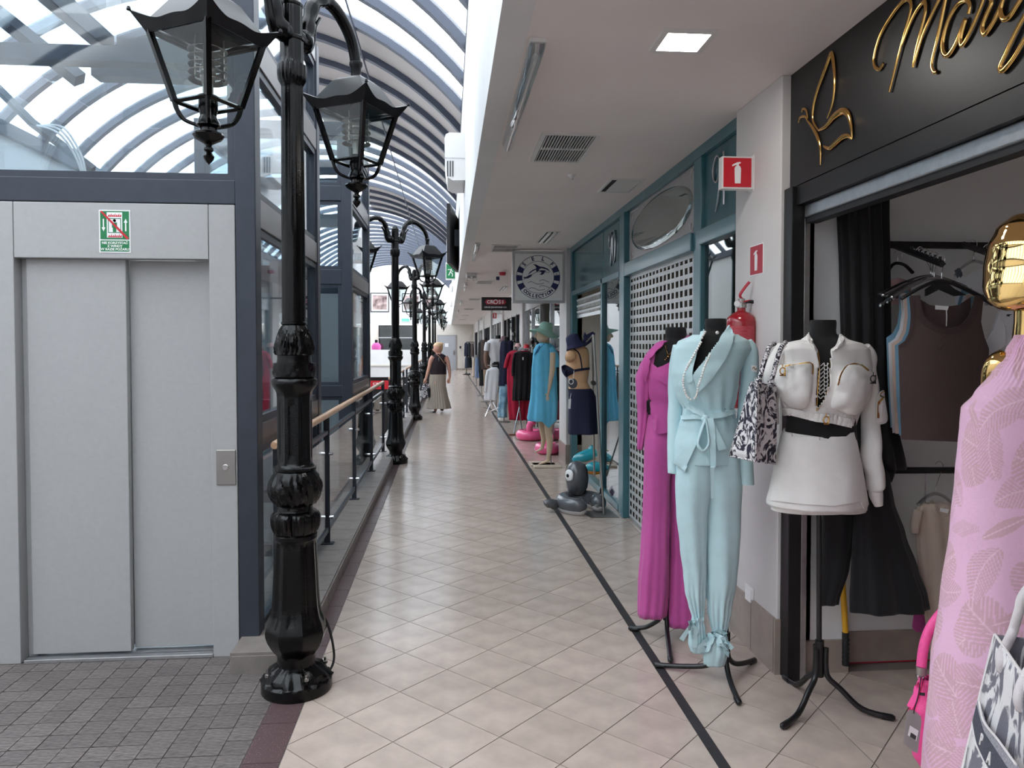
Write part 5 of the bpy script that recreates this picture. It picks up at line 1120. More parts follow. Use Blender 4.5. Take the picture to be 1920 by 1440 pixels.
# ================================================================ PATTERNED TOTE ON THE IVORY SHOULDER
YT = 2.98
bg = thing('tote_bag', tuple(atY(*Z3(195, 1040), YT)), 'black and white scroll patterned tote hanging on the ivory jacket', 'bag')
def B3(u, v, dy=0): return atY(*Z3(u, v), YT + dy)
tl, tm, trr = B3(165, 538, .10), B3(202, 542, -.02), B3(330, 562, .06); bl_, bm, br = B3(28, 1010, .14), B3(195, 1045, -.03), B3(322, 1062, .06)
bkT = tl + (trr - tm); bkB = bl_ + (br - bm)
def quad(mb, a, b_, c, d, n=10, bul=.006):
    nr = (b_ - a).cross(d - a).normalized()
    mb.grid([[a.lerp(b_, i / n).lerp(d.lerp(c, i / n), j / n) + nr * (bul * sin(PI * i / n) * sin(PI * j / n) + .004 * noise.noise(Vector((i * .5, j * .5, a.x * 9)))) for i in range(n + 1)] for j in range(n + 1)])
for nm, (a, b_, c, d) in (('side_panel', (tl, tm, bm, bl_)), ('front_panel', (tm, trr, br, bm)), ('back_panel', (tl, bkT, bkB, bl_)), ('side_panel', (trr, bkT, bkB, br)), ('base', (bl_, bm, br, bkB))):
    mb = MB(); quad(mb, a, b_, c, d); mb.build(nm, 'toile', bg, smooth=True, solid=.004)
ed = [(tm, bm), (tl, bl_), (bl_, bm), (bm, br), (tl, tm), (tm, trr)]
for a, b_ in ed: MB().tube([a, a.lerp(b_, .5), b_], .0045, 6).build('edge_piping', 'toile_trim', bg, smooth=True)
for pts in (((215, 535, 0), (232, 470, -.01), (262, 370, 0), (285, 308, .02), (318, 288, .06)), ((290, 552, -.01), (312, 470, -.02), (338, 370, -.02), (362, 310, 0), (388, 280, .05))):
    MB().tube(smoothpath([B3(*q) for q in pts], 6), .0095, 10).build('handle', 'toile_trim', bg, smooth=True)
for u_, v_ in ((212, 528), (292, 548)): MB().lathe([(.001, -.012), (.013, -.012), (.015, 0), (.013, .012), (.001, .012)], B3(u_, v_, -.01), 12).build('handle_tab', 'toile_trim', bg, smooth=True)
# ================================================================ FIRE EXTINGUISHER
fx = thing('fire_extinguisher', (1.50, 3.76, 1.30), 'red fire extinguisher hung on the white pillar behind the light blue jacket', 'fire extinguisher')
P = atY(1390, 576, 3.76); Xf = P.x; rz = .078
MB().lathe([(.001, 1.33), (rz - .006, 1.33), (rz, 1.34), (rz, 1.775), (rz - .006, 1.80), (rz - .03, 1.822), (.026, 1.832), (.022, 1.836), (.022, 1.86), (.001, 1.86)], (Xf, 3.76, -.06), 32).build('cylinder', 'red_gloss', fx, smooth=40)
MB().lathe([(.026, 1.852), (.026, 1.872), (.018, 1.876), (.018, 1.90), (.001, 1.90)], (Xf, 3.76, -.06), 16).build('valve', 'steel', fx, smooth=40)
MB().tube(smoothpath([(Xf + .01, 3.76, 1.835), (Xf - .01, 3.755, 1.855), (Xf + .005, 3.74, 1.890), (Xf + .03, 3.73, 1.925)], 4), .009, 8, True, .6).build('lever', 'dark_red', fx, smooth=True)
MB().tube(smoothpath([(Xf - .03, 3.76, 1.825), (Xf, 3.75, 1.822), (Xf + .04, 3.745, 1.830)], 4), .008, 8, True, .6).build('carry_handle', 'dark_red', fx, smooth=True)
MB().tube(smoothpath([(Xf + .018, 3.75, 1.822), (Xf + .06, 3.74, 1.820), (Xf + .085, 3.735, 1.780), (Xf + .088, 3.735, 1.690), (Xf + .085, 3.735, 1.440)], 6), .009, 10).build('hose', 'black_matte', fx, smooth=True)
MB().lathe([(.016, 0), (.016, .006), (.001, .006)], (Xf - .03, 3.745, 1.812), 14, True, None, Matrix.Rotation(R(90), 4, 'X')).build('pressure_gauge', 'white', fx)
cyl = MB().lathe([(rz + .001, 1.52), (rz + .001, 1.755)], (Xf, 3.76, -.06), 32, False); cyl.f = [f for f in cyl.f if all(cyl.v[i].y < 3.75 and cyl.v[i].x < Xf + .05 for i in f)]; cyl.build('instruction_label', 'label_red', fx, smooth=True)
box('wall_hook', 'steel', Xf + rz - .002, 1.586, 3.745, 3.775, 1.64, 1.70, fx)
# ================================================================ GOLD MANNEQUIN IN THE LEAF PRINT DRESS
YD = 2.12; DEFY = YD
gm = thing('dressed_mannequin', (1.79, YD, 0), 'glossy gold mannequin in a pink leaf print halter dress', 'mannequin')
hd = loft([(398, 1930, 1960, 0, .9), (404, 1902, 1985, 0, .9), (425, 1882, 2004, 0, .95), (460, 1868, 2014, 0, 1.0), (500, 1862, 2014, 0, 1.0), (540, 1859, 2004, -.01, .95), (562, 1862, 1990, -.02, .85), (576, 1872, 1970, -.03, .75), (583, 1890, 1950, -.03, .5)], YD, cap0=True, cap1=True, m=36)
hd.build('head', 'gold_mirror', gm, smooth=True)
nk = loft([(560, 1910, 1985, .02, .9), (600, 1909, 1982, .02, .9), (640, 1906, 1986, .02, .9), (662, 1898, 1996, .02, .85), (690, 1872, 2030, .02, .6), (720, 1852, 2055, .02, .5), (780, 1846, 2060, .02, .5), (1000, 1850, 2050, .02, .5)], YD, m=40)
nk.build('torso', 'gold_mirror', gm, smooth=True)
ar = limb([(1888, 672, 22, .03), (1868, 690, 24, .04), (1862, 740, 22, .06), (1866, 820, 20, .08), (1872, 930, 18, .08), (1866, 1010, 16, .11), (1845, 1090, 14, .15), (1820, 1138, 13, .18)], YD, n=24); ar.build('arm', 'gold_mirror', gm, smooth=True)
# the dress: dense tube so that the leaf print can be laid on it
rowsD = [(628, 1912, 2000, -.01, .8), (660, 1895, 2015, -.01, .75), (700, 1868, 2050, -.01, .62), (740, 1836, 2082, -.01, .56), (766, 1814, 2100, -.01, .56), (800, 1812, 2104, -.01, .58), (830, 1809, 2106, -.01, .58), (900, 1803, 2114, 0, .56), (1000, 1794, 2130, 0, .56), (1130, 1779, 2150, 0, .58), (1240, 1764, 2168, 0, .6), (1440, 1750, 2190, 0, .62), (1560, 1738, 2210, 0, .64), (1680, 1728, 2225, 0, .66)]
dr_ = loft(rowsD, YD, n=420, m=540, fold=lambda t, v: .006 * cos(7 * t + 2 * v) * v + .003 * cos(17 * t + 5 * v) * v * v + (.003 * cos(60 * t) * max(0, 1 - v / .12)), wr=.002)
dn = dr_.build('dress', 'leaf_print', gm, smooth=True, recalc=False)
# print: monstera, palm and long leaves scattered over the cloth (u across, w down, in cm)
random.seed(11); LEAVES = []
def col_of(c): return lin(c)
base_c, leaf_c, line_c = lin((230, 184, 211)), lin((212, 169, 181)), lin((233, 194, 211))
UW = 120.0; HW = 130.0
gy = 0
while gy < HW:
    gx_ = random.uniform(0, 6)
    while gx_ < UW:
        LEAVES.append((gx_ + random.uniform(-2, 2), gy + random.uniform(-2, 2), random.uniform(0, 2 * PI), random.choice((0, 0, 1, 1, 2, 3)), random.uniform(6, 8.5))); gx_ += random.uniform(8.5, 11)
    gy += 8.5
BK = {}
for L_ in LEAVES:
    for a_ in range(int((L_[0] - 9) // 9), int((L_[0] + 9) // 9) + 1):
        for b_ in range(int((L_[1] - 9) // 9), int((L_[1] + 9) // 9) + 1): BK.setdefault((a_, b_), []).append(L_)
def print_col(u, w):
    for lx, ly, an, kd, sz in BK.get((int(u // 9), int(w // 9)), ()):
        dx, dy = u - lx, w - ly; x = (dx * cos(an) + dy * sin(an)) / sz; y = (-dx * sin(an) + dy * cos(an)) / sz
        r = math.hypot(x, y)
        if r > 1.05: continue
        if kd == 0:     # monstera: heart with slits along the side veins
            th = math.atan2(y, x); lim = .62 + .34 * cos(th); ay = abs(y)
            if r < lim:
                s_ = (x * 1.0 + ay * .9) * 6.5; fr = abs(s_ - round(s_))
                if ay < .02: return line_c
                if ay > .22 and fr < .16: return base_c
                return line_c if fr < .07 else leaf_c
        elif kd == 1:   # palm fan: long blades either side of a curved rib
            yy = y - .25 * x * x
            if abs(x) < .95 and abs(yy) < .48 * (1 - x * x) + .05:
                s_ = (x - abs(yy) * .8) * 8; fr = s_ - math.floor(s_)
                if abs(yy) < .022: return line_c
                return leaf_c if fr < .62 else base_c
        elif kd == 2:   # plain lance leaf
            if abs(x) < .8 and abs(y) < .2 * (1 - (x / .8) ** 2): return line_c if abs(y) < .018 else leaf_c
        else:           # fine fern
            if abs(x) < .8 and abs(y) < .3 * (1 - abs(x)):
                s_ = (x - abs(y) * .6) * 14; return leaf_c if (s_ - math.floor(s_)) < .5 else base_c
    return base_c
me = dn.data; at_ = me.color_attributes.new('print', 'FLOAT_COLOR', 'POINT'); cols = []
nn_ = 420
for i, v in enumerate(me.vertices):
    t = 2 * PI * (i % nn_) / nn_; row = i // nn_
    n_ = noise.noise(v.co * 160) * .05
    c = print_col((i % nn_) / nn_ * UW, row / 540 * HW); cols += [c[0] * (1 + n_), c[1] * (1 + n_), c[2] * (1 + n_), 1]
at_.data.foreach_set('color', cols)
# legs and base out of sight below
for x_ in (1.72, 1.86): MB().tube([(x_, YD + .02, .75), (x_, YD + .02, .4), (x_, YD + .02, .02)], [.07, .055, .04], 14).build('leg', 'gold_mirror', gm, smooth=True)
MB().lathe([(.001, 0), (.2, 0), (.2, .012), (.001, .015)], (1.79, YD + .02, 0), 32).build('base_plate', 'chrome', gm, smooth=40)
# ================================================================ GREY TOTE WITH WOVEN BAND
Z6 = zc(1640, 1080, 4.0); YG = 1.86
tb = thing('tote_bag', tuple(atY(1800, 1560, YG)), 'grey and white woven tote with dark lettered band before the pink dress', 'bag')
TL = atY(*Z6(905, 440), YG); BL = atY(*Z6(600, 1700), YG); dirn = Vector((-.44, -.90, 0)); TR = TL + dirn * .34; BR = BL + Vector((.10, 0, 0)) + dirn * .34
nrm_ = Vector((.90, -.44, 0)); dep = .14
for nm, (a, b_, c, d) in (('front_panel', (TL, TR, BR, BL)), ('back_panel', (TL + nrm_ * dep, TR + nrm_ * dep, BR + nrm_ * dep, BL + nrm_ * dep)), ('side_panel', (TL, TL + nrm_ * dep, BL + nrm_ * dep, BL)), ('side_panel', (TR, TR + nrm_ * dep, BR + nrm_ * dep, BR)), ('base', (BL, BR, BR + nrm_ * dep, BL + nrm_ * dep))):
    mb = MB(); quad(mb, a, b_, c, d, 10, .004); mb.build(nm, 'toile_grey', tb, smooth=True, solid=.006)
mb = MB(); quad(mb, TL + nrm_ * .01 - Vector((0, 0, .02)), TR + nrm_ * .01 - Vector((0, 0, .02)), BR + nrm_ * .01, BL + nrm_ * .01, 4, 0); mb.build('lining', 'black_cloth', tb)
def T6(u, v, off=-.006):           # on the front panel plane
    d = ray(*Z6(u, v)); nn = (TR - TL).cross(BL - TL).normalized(); t = (TL - EYE).dot(nn) / d.dot(nn); h = EYE + d * t
    return h + nn * (abs(off) if nn.dot(d) < 0 else -abs(off))
def strip6(name, mat, pts, off): MB().prism([T6(*q, off) for q in pts], (T6(*pts[0], off + .002) - T6(*pts[0], off))).build(name, mat, tb)
strip6('woven_band', 'band_grey', [(800, 940), (830, 1010), (860, 1110), (960, 1240), (1050, 1370), (1110, 1440), (1180, 1540), (960, 1540), (880, 1440), (820, 1330), (770, 1160), (760, 1090)], .007)
strip6('woven_band_dark', 'band_dark', [(795, 980), (812, 1060), (850, 1180), (930, 1300), (1010, 1420), (1080, 1520), (930, 1520), (860, 1400), (800, 1270), (765, 1120)], .009)
for e_ in ([(815, 950), (850, 1100), (960, 1240), (1100, 1430)], [(765, 1110), (800, 1280), (870, 1430), (900, 1500)]): MB().tube(smoothpath([T6(*q, .010) for q in e_], 5), .003, 6).build('band_edge', 'toile_white', tb)
for k, ch in enumerate('PAR'):
    c0 = T6(838 + 60 * k - (0 if k else 0), 1245 + 138 * k, .012); xd = (T6(900 + 60 * k, 1245 + 138 * k + 60, .012) - c0); yd = (T6(838 + 60 * k + 28, 1245 + 138 * k - 80, .012) - c0)
    nn = xd.cross(yd).normalized(); yd2 = nn.cross(xd.normalized())
    text_mb(ch, .040, frame(c0, xd, yd2), .002, bold=.0008).build('letter', 'toile_white', tb)
apex = atY(2005, 1035, 1.76)
h1a, h1b = T6(965, 600, .004), TR.lerp(TL, .22) - Vector((0, 0, .05))
MB().tube(smoothpath([h1a + Vector((0, 0, -.04)), h1a, atY(*Z6(1030, 430), YG - .03), atY(*Z6(1080, 270), YG - .05), atY(*Z6(1140, 110), YG - .06), apex, apex.lerp(h1b, .35) + Vector((-.02, -.05, 0)), h1b + Vector((-.006, -.003, .03)), h1b + Vector((-.006, -.003, -.03))], 6), .012, 12).build('handle', 'toile_strap', tb, smooth=True)
h2a, h2b = TL.lerp(TR, .2) + nrm_ * dep - Vector((0, 0, .05)), TR.lerp(TL, .22) + nrm_ * dep - Vector((0, 0, .05))
MB().tube(smoothpath([h2a, h2a + Vector((0, 0, .07)), h2a.lerp(apex, .6) + Vector((.02, .03, .03)), apex + Vector((.01, .01, .006)), apex.lerp(h2b, .4) + Vector((.02, -.04, 0)), h2b + Vector((0, 0, .05)), h2b], 6), .011, 12).build('handle', 'toile_strap', tb, smooth=True)
ga = MB().tube(smoothpath([(2.02, 2.10, 1.40), (2.06, 2.04, 1.28), (2.04, 1.94, 1.10), apex + Vector((.10, .06, .06)), apex + Vector((.02, .01, .0)), apex + Vector((-.02, -.01, -.03))], 6), [.055] * 8 + [.048] * 6 + [.04] * 6 + [.034] * 6 + [.036] * 3 + [.024] * 2, 18).build('arm', 'gold_mirror', gm, smooth=True)
MB().tube([TL, TL.lerp(BL, .5), BL], .005, 8).build('edge_piping', 'toile_white', tb); MB().tube([TL, TL.lerp(TR, .5), TR], .004, 8).build('edge_piping', 'toile_white', tb)
# ================================================================ PINK HANDBAG WITH PRICE TAG
YP = 2.30
pb = thing('handbag', tuple(atY(*Z6(380, 1430), YP)), 'bright pink leather handbag with tubular handle and hanging tag beside the pink dress', 'bag')
bd = loft([(Z6(0, 768)[1], Z6(372, 0)[0], Z6(600, 0)[0], 0, .5), (Z6(0, 800)[1], Z6(340, 0)[0], Z6(640, 0)[0], 0, .5), (Z6(0, 900)[1], Z6(310, 0)[0], Z6(690, 0)[0], 0, .5), (Z6(0, 1000)[1], Z6(272, 0)[0], Z6(730, 0)[0], 0, .5), (Z6(0, 1200)[1], Z6(268, 0)[0], Z6(740, 0)[0], 0, .5), (Z6(0, 1340)[1], Z6(300, 0)[0], Z6(720, 0)[0], 0, .48), (Z6(0, 1430)[1], Z6(350, 0)[0], Z6(670, 0)[0], 0, .4), (Z6(0, 1470)[1], Z6(400, 0)[0], Z6(620, 0)[0], 0, .3)], YP, cap1=True, fold=lambda t, v: .006 * cos(9 * t) * max(0, 1 - v / .25), wr=.002)
bd.build('body', 'pink_leather', pb, smooth=True, solid=.004); bdt = bvh_of(bd)
hp = [(640, 225), (560, 235), (500, 282), (430, 370), (385, 470), (362, 570), (350, 680)]
MB().tube(smoothpath([atY(*Z6(*q), YP) for q in hp], 6), .0155, 14).build('handle', 'pink_leather', pb, smooth=True)
MB().tube([atY(*Z6(350, 678), YP), atY(*Z6(349, 736), YP)], .0165, 14).build('ferrule', 'steel', pb, smooth=40)
c_ = atY(*Z6(346, 755), YP); MB().tube(smoothpath([c_ + Vector((.01 * cos(a), 0, .012 * sin(a))) for a in (0, 1, 2, 3, 4, 5, 6.28)], 3), .003, 6).build('ring', 'chrome', pb, smooth=True)
MB().tube([atY(*Z6(346, 770), YP), atY(*Z6(340, 800), YP - .03), atY(*Z6(335, 830), YP - .04)], .006, 8).build('tab', 'pink_leather', pb)
ribbon('side_strap', 'pink_leather', [Z6(338, 800), Z6(320, 900), Z6(284, 980), Z6(262, 1020)], 4.5, [bdt], pb, .012, th=.006, Y=YP - .05)
MB().lathe([(.0105, -.003), (.0105, .003), (.005, .004), (.005, -.003)], on_surf(*Z6(428, 862), [bdt], .002, YP), 14, False, None, Matrix.Rotation(R(90), 4, 'X')).build('eyelet', 'chrome', pb, smooth=True)
patch('name_tag', 'black_matte', [Z6(*q) for q in ((330, 872), (376, 876), (374, 897), (330, 893))], [bdt], pb, .006, .003)
patch('stitch_line', 'pink_dark', [Z6(*q) for q in ((335, 922), (410, 934), (410, 938), (335, 926))], [bdt], pb, .002, .002)
tg = thing('price_tag', tuple(atY(*Z6(290, 1320), YP - .12)), 'grey cardboard price tag hanging on the pink handbag', 'tag'); YQ = YP - .115
def K(u, v, d=0): return atY(*Z6(u, v), YQ - d)
MB().prism([K(*q) for q in ((262, 1004), (300, 1010), (345, 1052), (352, 1090), (322, 1328), (290, 1318), (218, 1252), (244, 1020))], (0, .0012, 0)).build('card', 'tag_grey', tg)
MB().prism([K(*q, .001) for q in ((264, 1120), (328, 1160), (312, 1238), (248, 1194))], (0, -.0006, 0)).build('label', 'white', tg)
for k in range(9): a = .16 + .075 * k; MB().prism([K(262 + 62 * a, 1166 + 42 * a, .002), K(262 + 62 * a + 3, 1168 + 42 * a, .002), K(255 + 62 * a + 3, 1202 + 42 * a - 2, .002), K(255 + 62 * a, 1200 + 42 * a - 2, .002)], (0, -.0005, 0)).build('bar', 'black_matte', tg)
ed_ = K(290, 1150, .0025); text_mb('€9.99', .0085, frame(ed_, K(320, 1170, .0025) - ed_, (0, 0, 1)), .0004).build('print', 'black_matte', tg) if False else None
MB().tube(smoothpath([atY(*Z6(346, 760), YP - .02), atY(*Z6(335, 850), YP - .08), atY(*Z6(318, 930), YQ - .004), K(297, 1005, .003), K(294, 1030, .002)], 5), .0016, 6).build('cord', 'black_matte', tg)
# ================================================================ INSIDE THE BOUTIQUE
Z5 = zc(1560, 340, 2.769); Z8 = zc(1640, 420, 4.8)
cu = thing('curtain', tuple(atY(1620, 900, 3.36)), 'black fabric curtain hanging inside the boutique doorway', 'curtain')
cm = loft([(352, 1574, 1664, 0, .35), (400, 1574, 1664, 0, .35), (500, 1578, 1666, 0, .35), (700, 1583, 1668, 0, .35), (800, 1588, 1680, 0, .35), (880, 1592, 1696, 0, .35)], 3.38, n=120, m=30, fold=lambda t, v: .010 * cos(11 * t + .6 * sin(4 * v))); cm.build('drape', 'black_cloth', cu, smooth=True, solid=.003)
box('curtain_rail', 'black_matte', 1.80, 2.16, 3.375, 3.39, 2.33, 2.36, cu); box('rail_bracket', 'black_matte', 2.13, 2.16, 3.385, 3.53, 2.33, 2.36, cu)
# wall rails
rk = thing('wall_rail', (2.3, 3.5, 2.0), 'black wall rail with sloping display arms holding the tank tops', 'clothes rail')
a0_, a1_ = atY(1662, 458, 3.47), atY(1890, 466, 3.47); zr = a0_.z
MB().box(a0_.x - .1, 3.4, 3.455, 3.485, zr - .018, zr + .014).build('rail', 'black_matte', rk, bevel=.003)
for x in (2.08, 2.7, 3.3): box('bracket', 'black_matte', x, x + .03, 3.48, 3.525, zr - .02, zr + .02, rk)
arm0, arm1 = atY(*Z8(140, 180), 3.45), atY(*Z8(610, 360), 2.98); am = MB(); am.tube([arm0, arm1], .0155, 4); am.build('display_arm', 'black_matte', rk)
arm2, arm3 = atY(*Z8(800, 185), 3.45), atY(*Z8(1090, 285), 3.12); MB().tube([arm2, arm3], .0155, 4).build('display_arm', 'black_matte', rk)
for k in range(7): p_ = arm0.lerp(arm1, .45 + .085 * k); MB().tube([p_ + Vector((0, 0, .01)), p_ + Vector((0, 0, .028))], .006, 8).build('stop_pin', 'black_matte', rk)
rk2 = thing('wall_rail', (2.5, 3.45, .96), 'lower black wall rail holding the beige bodysuit', 'clothes rail')
l0, l1 = atY(1672, 882, 3.40), atY(1830, 884, 3.40); MB().tube([l0, l1 + Vector((.5, 0, 0))], .016, 12).build('rail', 'black_matte', rk2, smooth=40)
for x in (l0.x + .02, l1.x + .3): MB().tube([(x, 3.40, l0.z), (x, 3.525, l0.z)], .013, 10).build('bracket', 'black_matte', rk2, smooth=40)
MB().tube([l0 + Vector((0, -.0, 0)), l0 + Vector((-.09, -.12, -.02))], .018, 10).build('end_arm', 'black_matte', rk2, smooth=40)
def hanger(root, hook, left, right, mat, mid=None, hookmat='chrome'):
    hook, left, right = Vector(hook), Vector(left), Vector(right); mid = Vector(mid) if mid else (left + right) / 2 + Vector((0, 0, .06))
    MB().tube(smoothpath([left, left.lerp(mid, .5) + Vector((0, 0, .012)), mid, right.lerp(mid, .5) + Vector((0, 0, .012)), right], 6), [.011] * 25, 8, True, .7).build('hanger_bar', mat, root, smooth=True)
    MB().tube(smoothpath([mid, mid + Vector((0, 0, .035)), hook + Vector((.018, 0, -.012)), hook + Vector((.020, 0, .012)), hook + Vector((0, 0, .026)), hook + Vector((-.018, 0, .012))], 5), .002, 6).build('hook', hookmat, root, smooth=True)
def tank(name, poly, Y, mat, label, group=None, th=.008, hang=None, hmat='black_matte', wr=.004):
    o = thing(name, tuple(atY(sum(p[0] for p in poly) / len(poly), max(p[1] for p in poly), Y)), label, 'top', group)
    bw = MB(); n = 14; x0, x1 = min(p[0] for p in poly) - 20, max(p[0] for p in poly) + 20; y0, y1 = min(p[1] for p in poly) - 20, max(p[1] for p in poly) + 20
    bw.grid([[atY(x0 + (x1 - x0) * i / n, y0 + (y1 - y0) * j / n, Y - .05 * sin(PI * i / n)) for i in range(n + 1)] for j in range(n + 1)]); t = bvh_of(bw)
    patch('front', mat, poly, [t], o, .004, .004, step=6, wr=wr, wscale=8); return o, t
hooks = [arm0.lerp(arm1, k) + Vector((0, 0, .012)) for k in (.96, .86, .78, .70, .6)]
brown = [Z5(*q) for q in ((405, 590), (455, 596), (462, 650), (480, 700), (530, 745), (600, 765), (665, 748), (708, 700), (728, 640), (736, 598), (786, 594), (778, 660), (772, 730), (790, 810), (812, 870), (806, 1000), (800, 1352), (640, 1352), (480, 1345), (360, 1340), (352, 1100), (344, 852), (378, 828), (402, 780), (412, 700))]
o, t = tank('tank_top', brown, 3.02, 'brown_rib', 'brown ribbed tank top, front one on the display arm', 'tank tops on the display arm')
patch('back', 'brown_rib', [Z5(*q) for q in ((448, 600), (520, 640), (600, 650), (680, 640), (742, 600), (742, 800), (448, 800))], [t], o, -.03, .003, smooth=0)
ribbon('neck_band', 'brown_band', [Z5(*q) for q in ((440, 592), (448, 660), (470, 715), (530, 762), (600, 782), (672, 764), (722, 712), (742, 650), (752, 594))], 5.5, [t], o, .008, th=.004); ribbon('arm_band', 'brown_band', [Z5(*q) for q in ((408, 600), (416, 700), (406, 785), (380, 838), (350, 862))], 3.2, [t], o, .007, th=.003)
patch('label', 'white', [Z5(*q) for q in ((546, 642), (618, 648), (612, 668), (546, 664))], [t], o, -.02, .002); ribbon('label_thread', 'white', [Z5(*q) for q in ((604, 664), (606, 700), (604, 752))], .9, [t], o, -.018, th=.002)
for dy, tx in ((0, ((530, 812), (560, 830), (590, 812), (612, 834))), (1, ((532, 858), (545, 840), (560, 880), (585, 850), (604, 880)))): ribbon('embossed_motif', 'brown_rib', [Z5(*q) for q in tx], 2.2, [t], o, .007, th=.003, step=3)
hanger(o, hooks[0], atY(*Z5(360, 610), 3.0), atY(*Z5(835, 640), 3.0), 'black_matte', atY(*Z5(570, 518), 2.99))
sl_ = MB().prism([atY(*Z5(*q), 2.985) for q in ((490, 560), (570, 505), (640, 560), (700, 590), (640, 596), (560, 560), (490, 596))], (0, .012, 0)).build('hanger_yoke', 'black_matte', o)
for k, (mt, lb, dx, dYy) in enumerate((('sky_knit', 'pale blue tank top hanging behind the brown tank top', -18, .06), ('peach_knit', 'peach tank top hanging behind the pale blue tank top', -36, .12), ('white_knit', 'white tank top hanging behind the peach tank top', -52, .18), ('sky_knit', 'pale blue top, rearmost on the display arm', -62, .24))):
    poly = [Z5(u + dx, v + (0, -8, -12, -40)[k]) for u, v in ((405, 590), (455, 596), (480, 700), (600, 765), (708, 700), (736, 598), (786, 594), (772, 730), (790, 830), (790, 1320), (366, 1318), (352, 1100), (344, 852), (378, 828), (402, 780), (412, 700))]
    o2, t2 = tank('tank_top', poly, 3.02 + dYy, mt, lb, 'tank tops on the display arm'); hanger(o2, hooks[k + 1], atY(*Z5(330 + dx * 1.4, 606 - 6 * k), 3.02 + dYy), atY(*Z5(800 + dx * .3, 616 - 8 * k), 3.02 + dYy), 'clear_hanger' if k % 2 == 0 else 'black_matte', atY(*Z5(540 + dx * .5, 505 - 4 * k), 3.02 + dYy))
# white tee at the second arm
tee = [Z5(*q) for q in ((862, 680), (830, 770), (780, 850), (828, 902), (900, 850), (905, 900), (1000, 900), (1040, 700), (960, 650), (900, 668))]
o3, t3 = tank('t_shirt', tee, 3.14, 'white_knit', 'white t-shirt hanging behind the gold mannequin'); patch('chest_print', 'rail_dark', [Z5(*q) for q in ((905, 690), (930, 690), (915, 730), (895, 730))], [t3], o3, .006, .002)
patch('sleeve', 'white_knit', [Z5(*q) for q in ((862, 684), (832, 770), (782, 850), (828, 900), (892, 852), (890, 760))], [t3], o3, .016, .008, wr=.004); hanger(o3, arm2.lerp(arm3, .75) + Vector((0, 0, .012)), atY(*Z5(800, 640), 3.16), atY(*Z5(1010, 640), 3.16), 'clear_hanger', atY(*Z5(905, 560), 3.16))
o4, t4 = tank('t_shirt', [Z5(*q) for q in ((735, 470), (690, 500), (640, 480), (700, 440), (640, 520), (640, 640), (800, 640), (840, 520), (800, 440))], 3.30, 'white_knit', 'white printed t-shirt on a clear hanger near the wall'); hanger(o4, arm2.lerp(arm3, .3) + Vector((0, 0, .012)), atY(*Z5(640, 490), 3.28), atY(*Z5(850, 470), 3.28), 'clear_hanger', atY(*Z5(735, 415), 3.28)); ribbon('ring_print', 'rail_dark', [Z5(*q) for q in ((640, 400 + 60), (655, 440 + 60), (672, 425 + 60), (660, 395 + 60), (645, 405 + 60))], 1.8, [t4], o4, .004, step=3)
o5, t5 = tank('knit_top', [Z5(*q) for q in ((290, 520), (340, 500), (410, 520), (400, 640), (360, 640), (290, 640))], 3.40, 'rose_knit', 'dusty rose top on a black hanger against the boutique wall'); hanger(o5, atY(*Z5(342, 385), 3.42) + Vector((0, 0, 0)), atY(*Z5(286, 470), 3.40), atY(*Z5(420, 476), 3.40), 'black_matte', atY(*Z5(342, 425), 3.40)); 
random.seed(5)
for k in range(6):
    a = atY(*Z5(500 - 12 * k, 500 + 6 * k), 3.1 + .03 * k); b_ = atY(*Z5(262 + 16 * k + random.uniform(-8, 8), 628 - 9 * k), 3.1 + .03 * k)
    hs = MB().tube(smoothpath([a, a.lerp(b_, .5) + Vector((0, 0, .012)), b_, b_ + Vector((-.012, 0, -.02))], 5), .008, 8, True, .6).build('hanger', 'clear_hanger' if k % 2 == 0 else 'black_matte', None, smooth=True)
    tag(hs, 'clear plastic hanger in the bunch above the tank tops' if k % 2 == 0 else 'black plastic hanger in the bunch above the tank tops', 'hanger', 'clear hangers above the tank tops' if k % 2 == 0 else 'black hangers above the tank tops')
# black skirt and trousers under the ivory suit
def hang_loft(name, rows, Y, mat, label, cat, **kw):
    o = thing(name, tuple(atY((rows[-1][1] + rows[-1][2]) / 2, rows[-1][0], Y)), label, cat); m_ = loft(rows, Y, **kw); m_.build('cloth', mat, o, smooth=True, solid=.003); return o, m_
def R4(*rows): return [(Z4(0, v)[1], Z4(l, v)[0], Z4(r, v)[0]) + tuple(x) for v, l, r, *x in rows]
o, m_ = hang_loft('black_skirt', R4((-180, 560, 700), (-120, 540, 715), (0, 515, 735), (200, 505, 800), (400, 494, 868), (560, 488, 922), (640, 490, 935)), 3.24, 'black_cloth', 'black flared skirt hanging behind the ivory skirt', 'skirt', k=.35, n=90, fold=lambda t, v: .012 * cos(6 * t + .5) * v + .003 * cos(15 * t) * v); MB().tube([atY(*Z4(620, -175), 3.24), atY(*Z4(640, -185), 3.40)], .006, 8).build('hanger_clip', 'stand_black', o)
o, m_ = hang_loft('black_trousers', R4((-60, 330, 520), (60, 322, 515), (200, 312, 505), (400, 300, 470), (590, 288, 412), (608, 292, 410)), 3.30, 'black_cloth', 'black straight trousers hanging behind the stand pole of the ivory suit', 'trousers', k=.3, n=60, fold=lambda t, v: .004 * cos(5 * t)); MB().tube([atY(*Z4(420, -55), 3.30), atY(*Z4(700, -150), 3.40)], .006, 8).build('hanger_clip', 'stand_black', o)
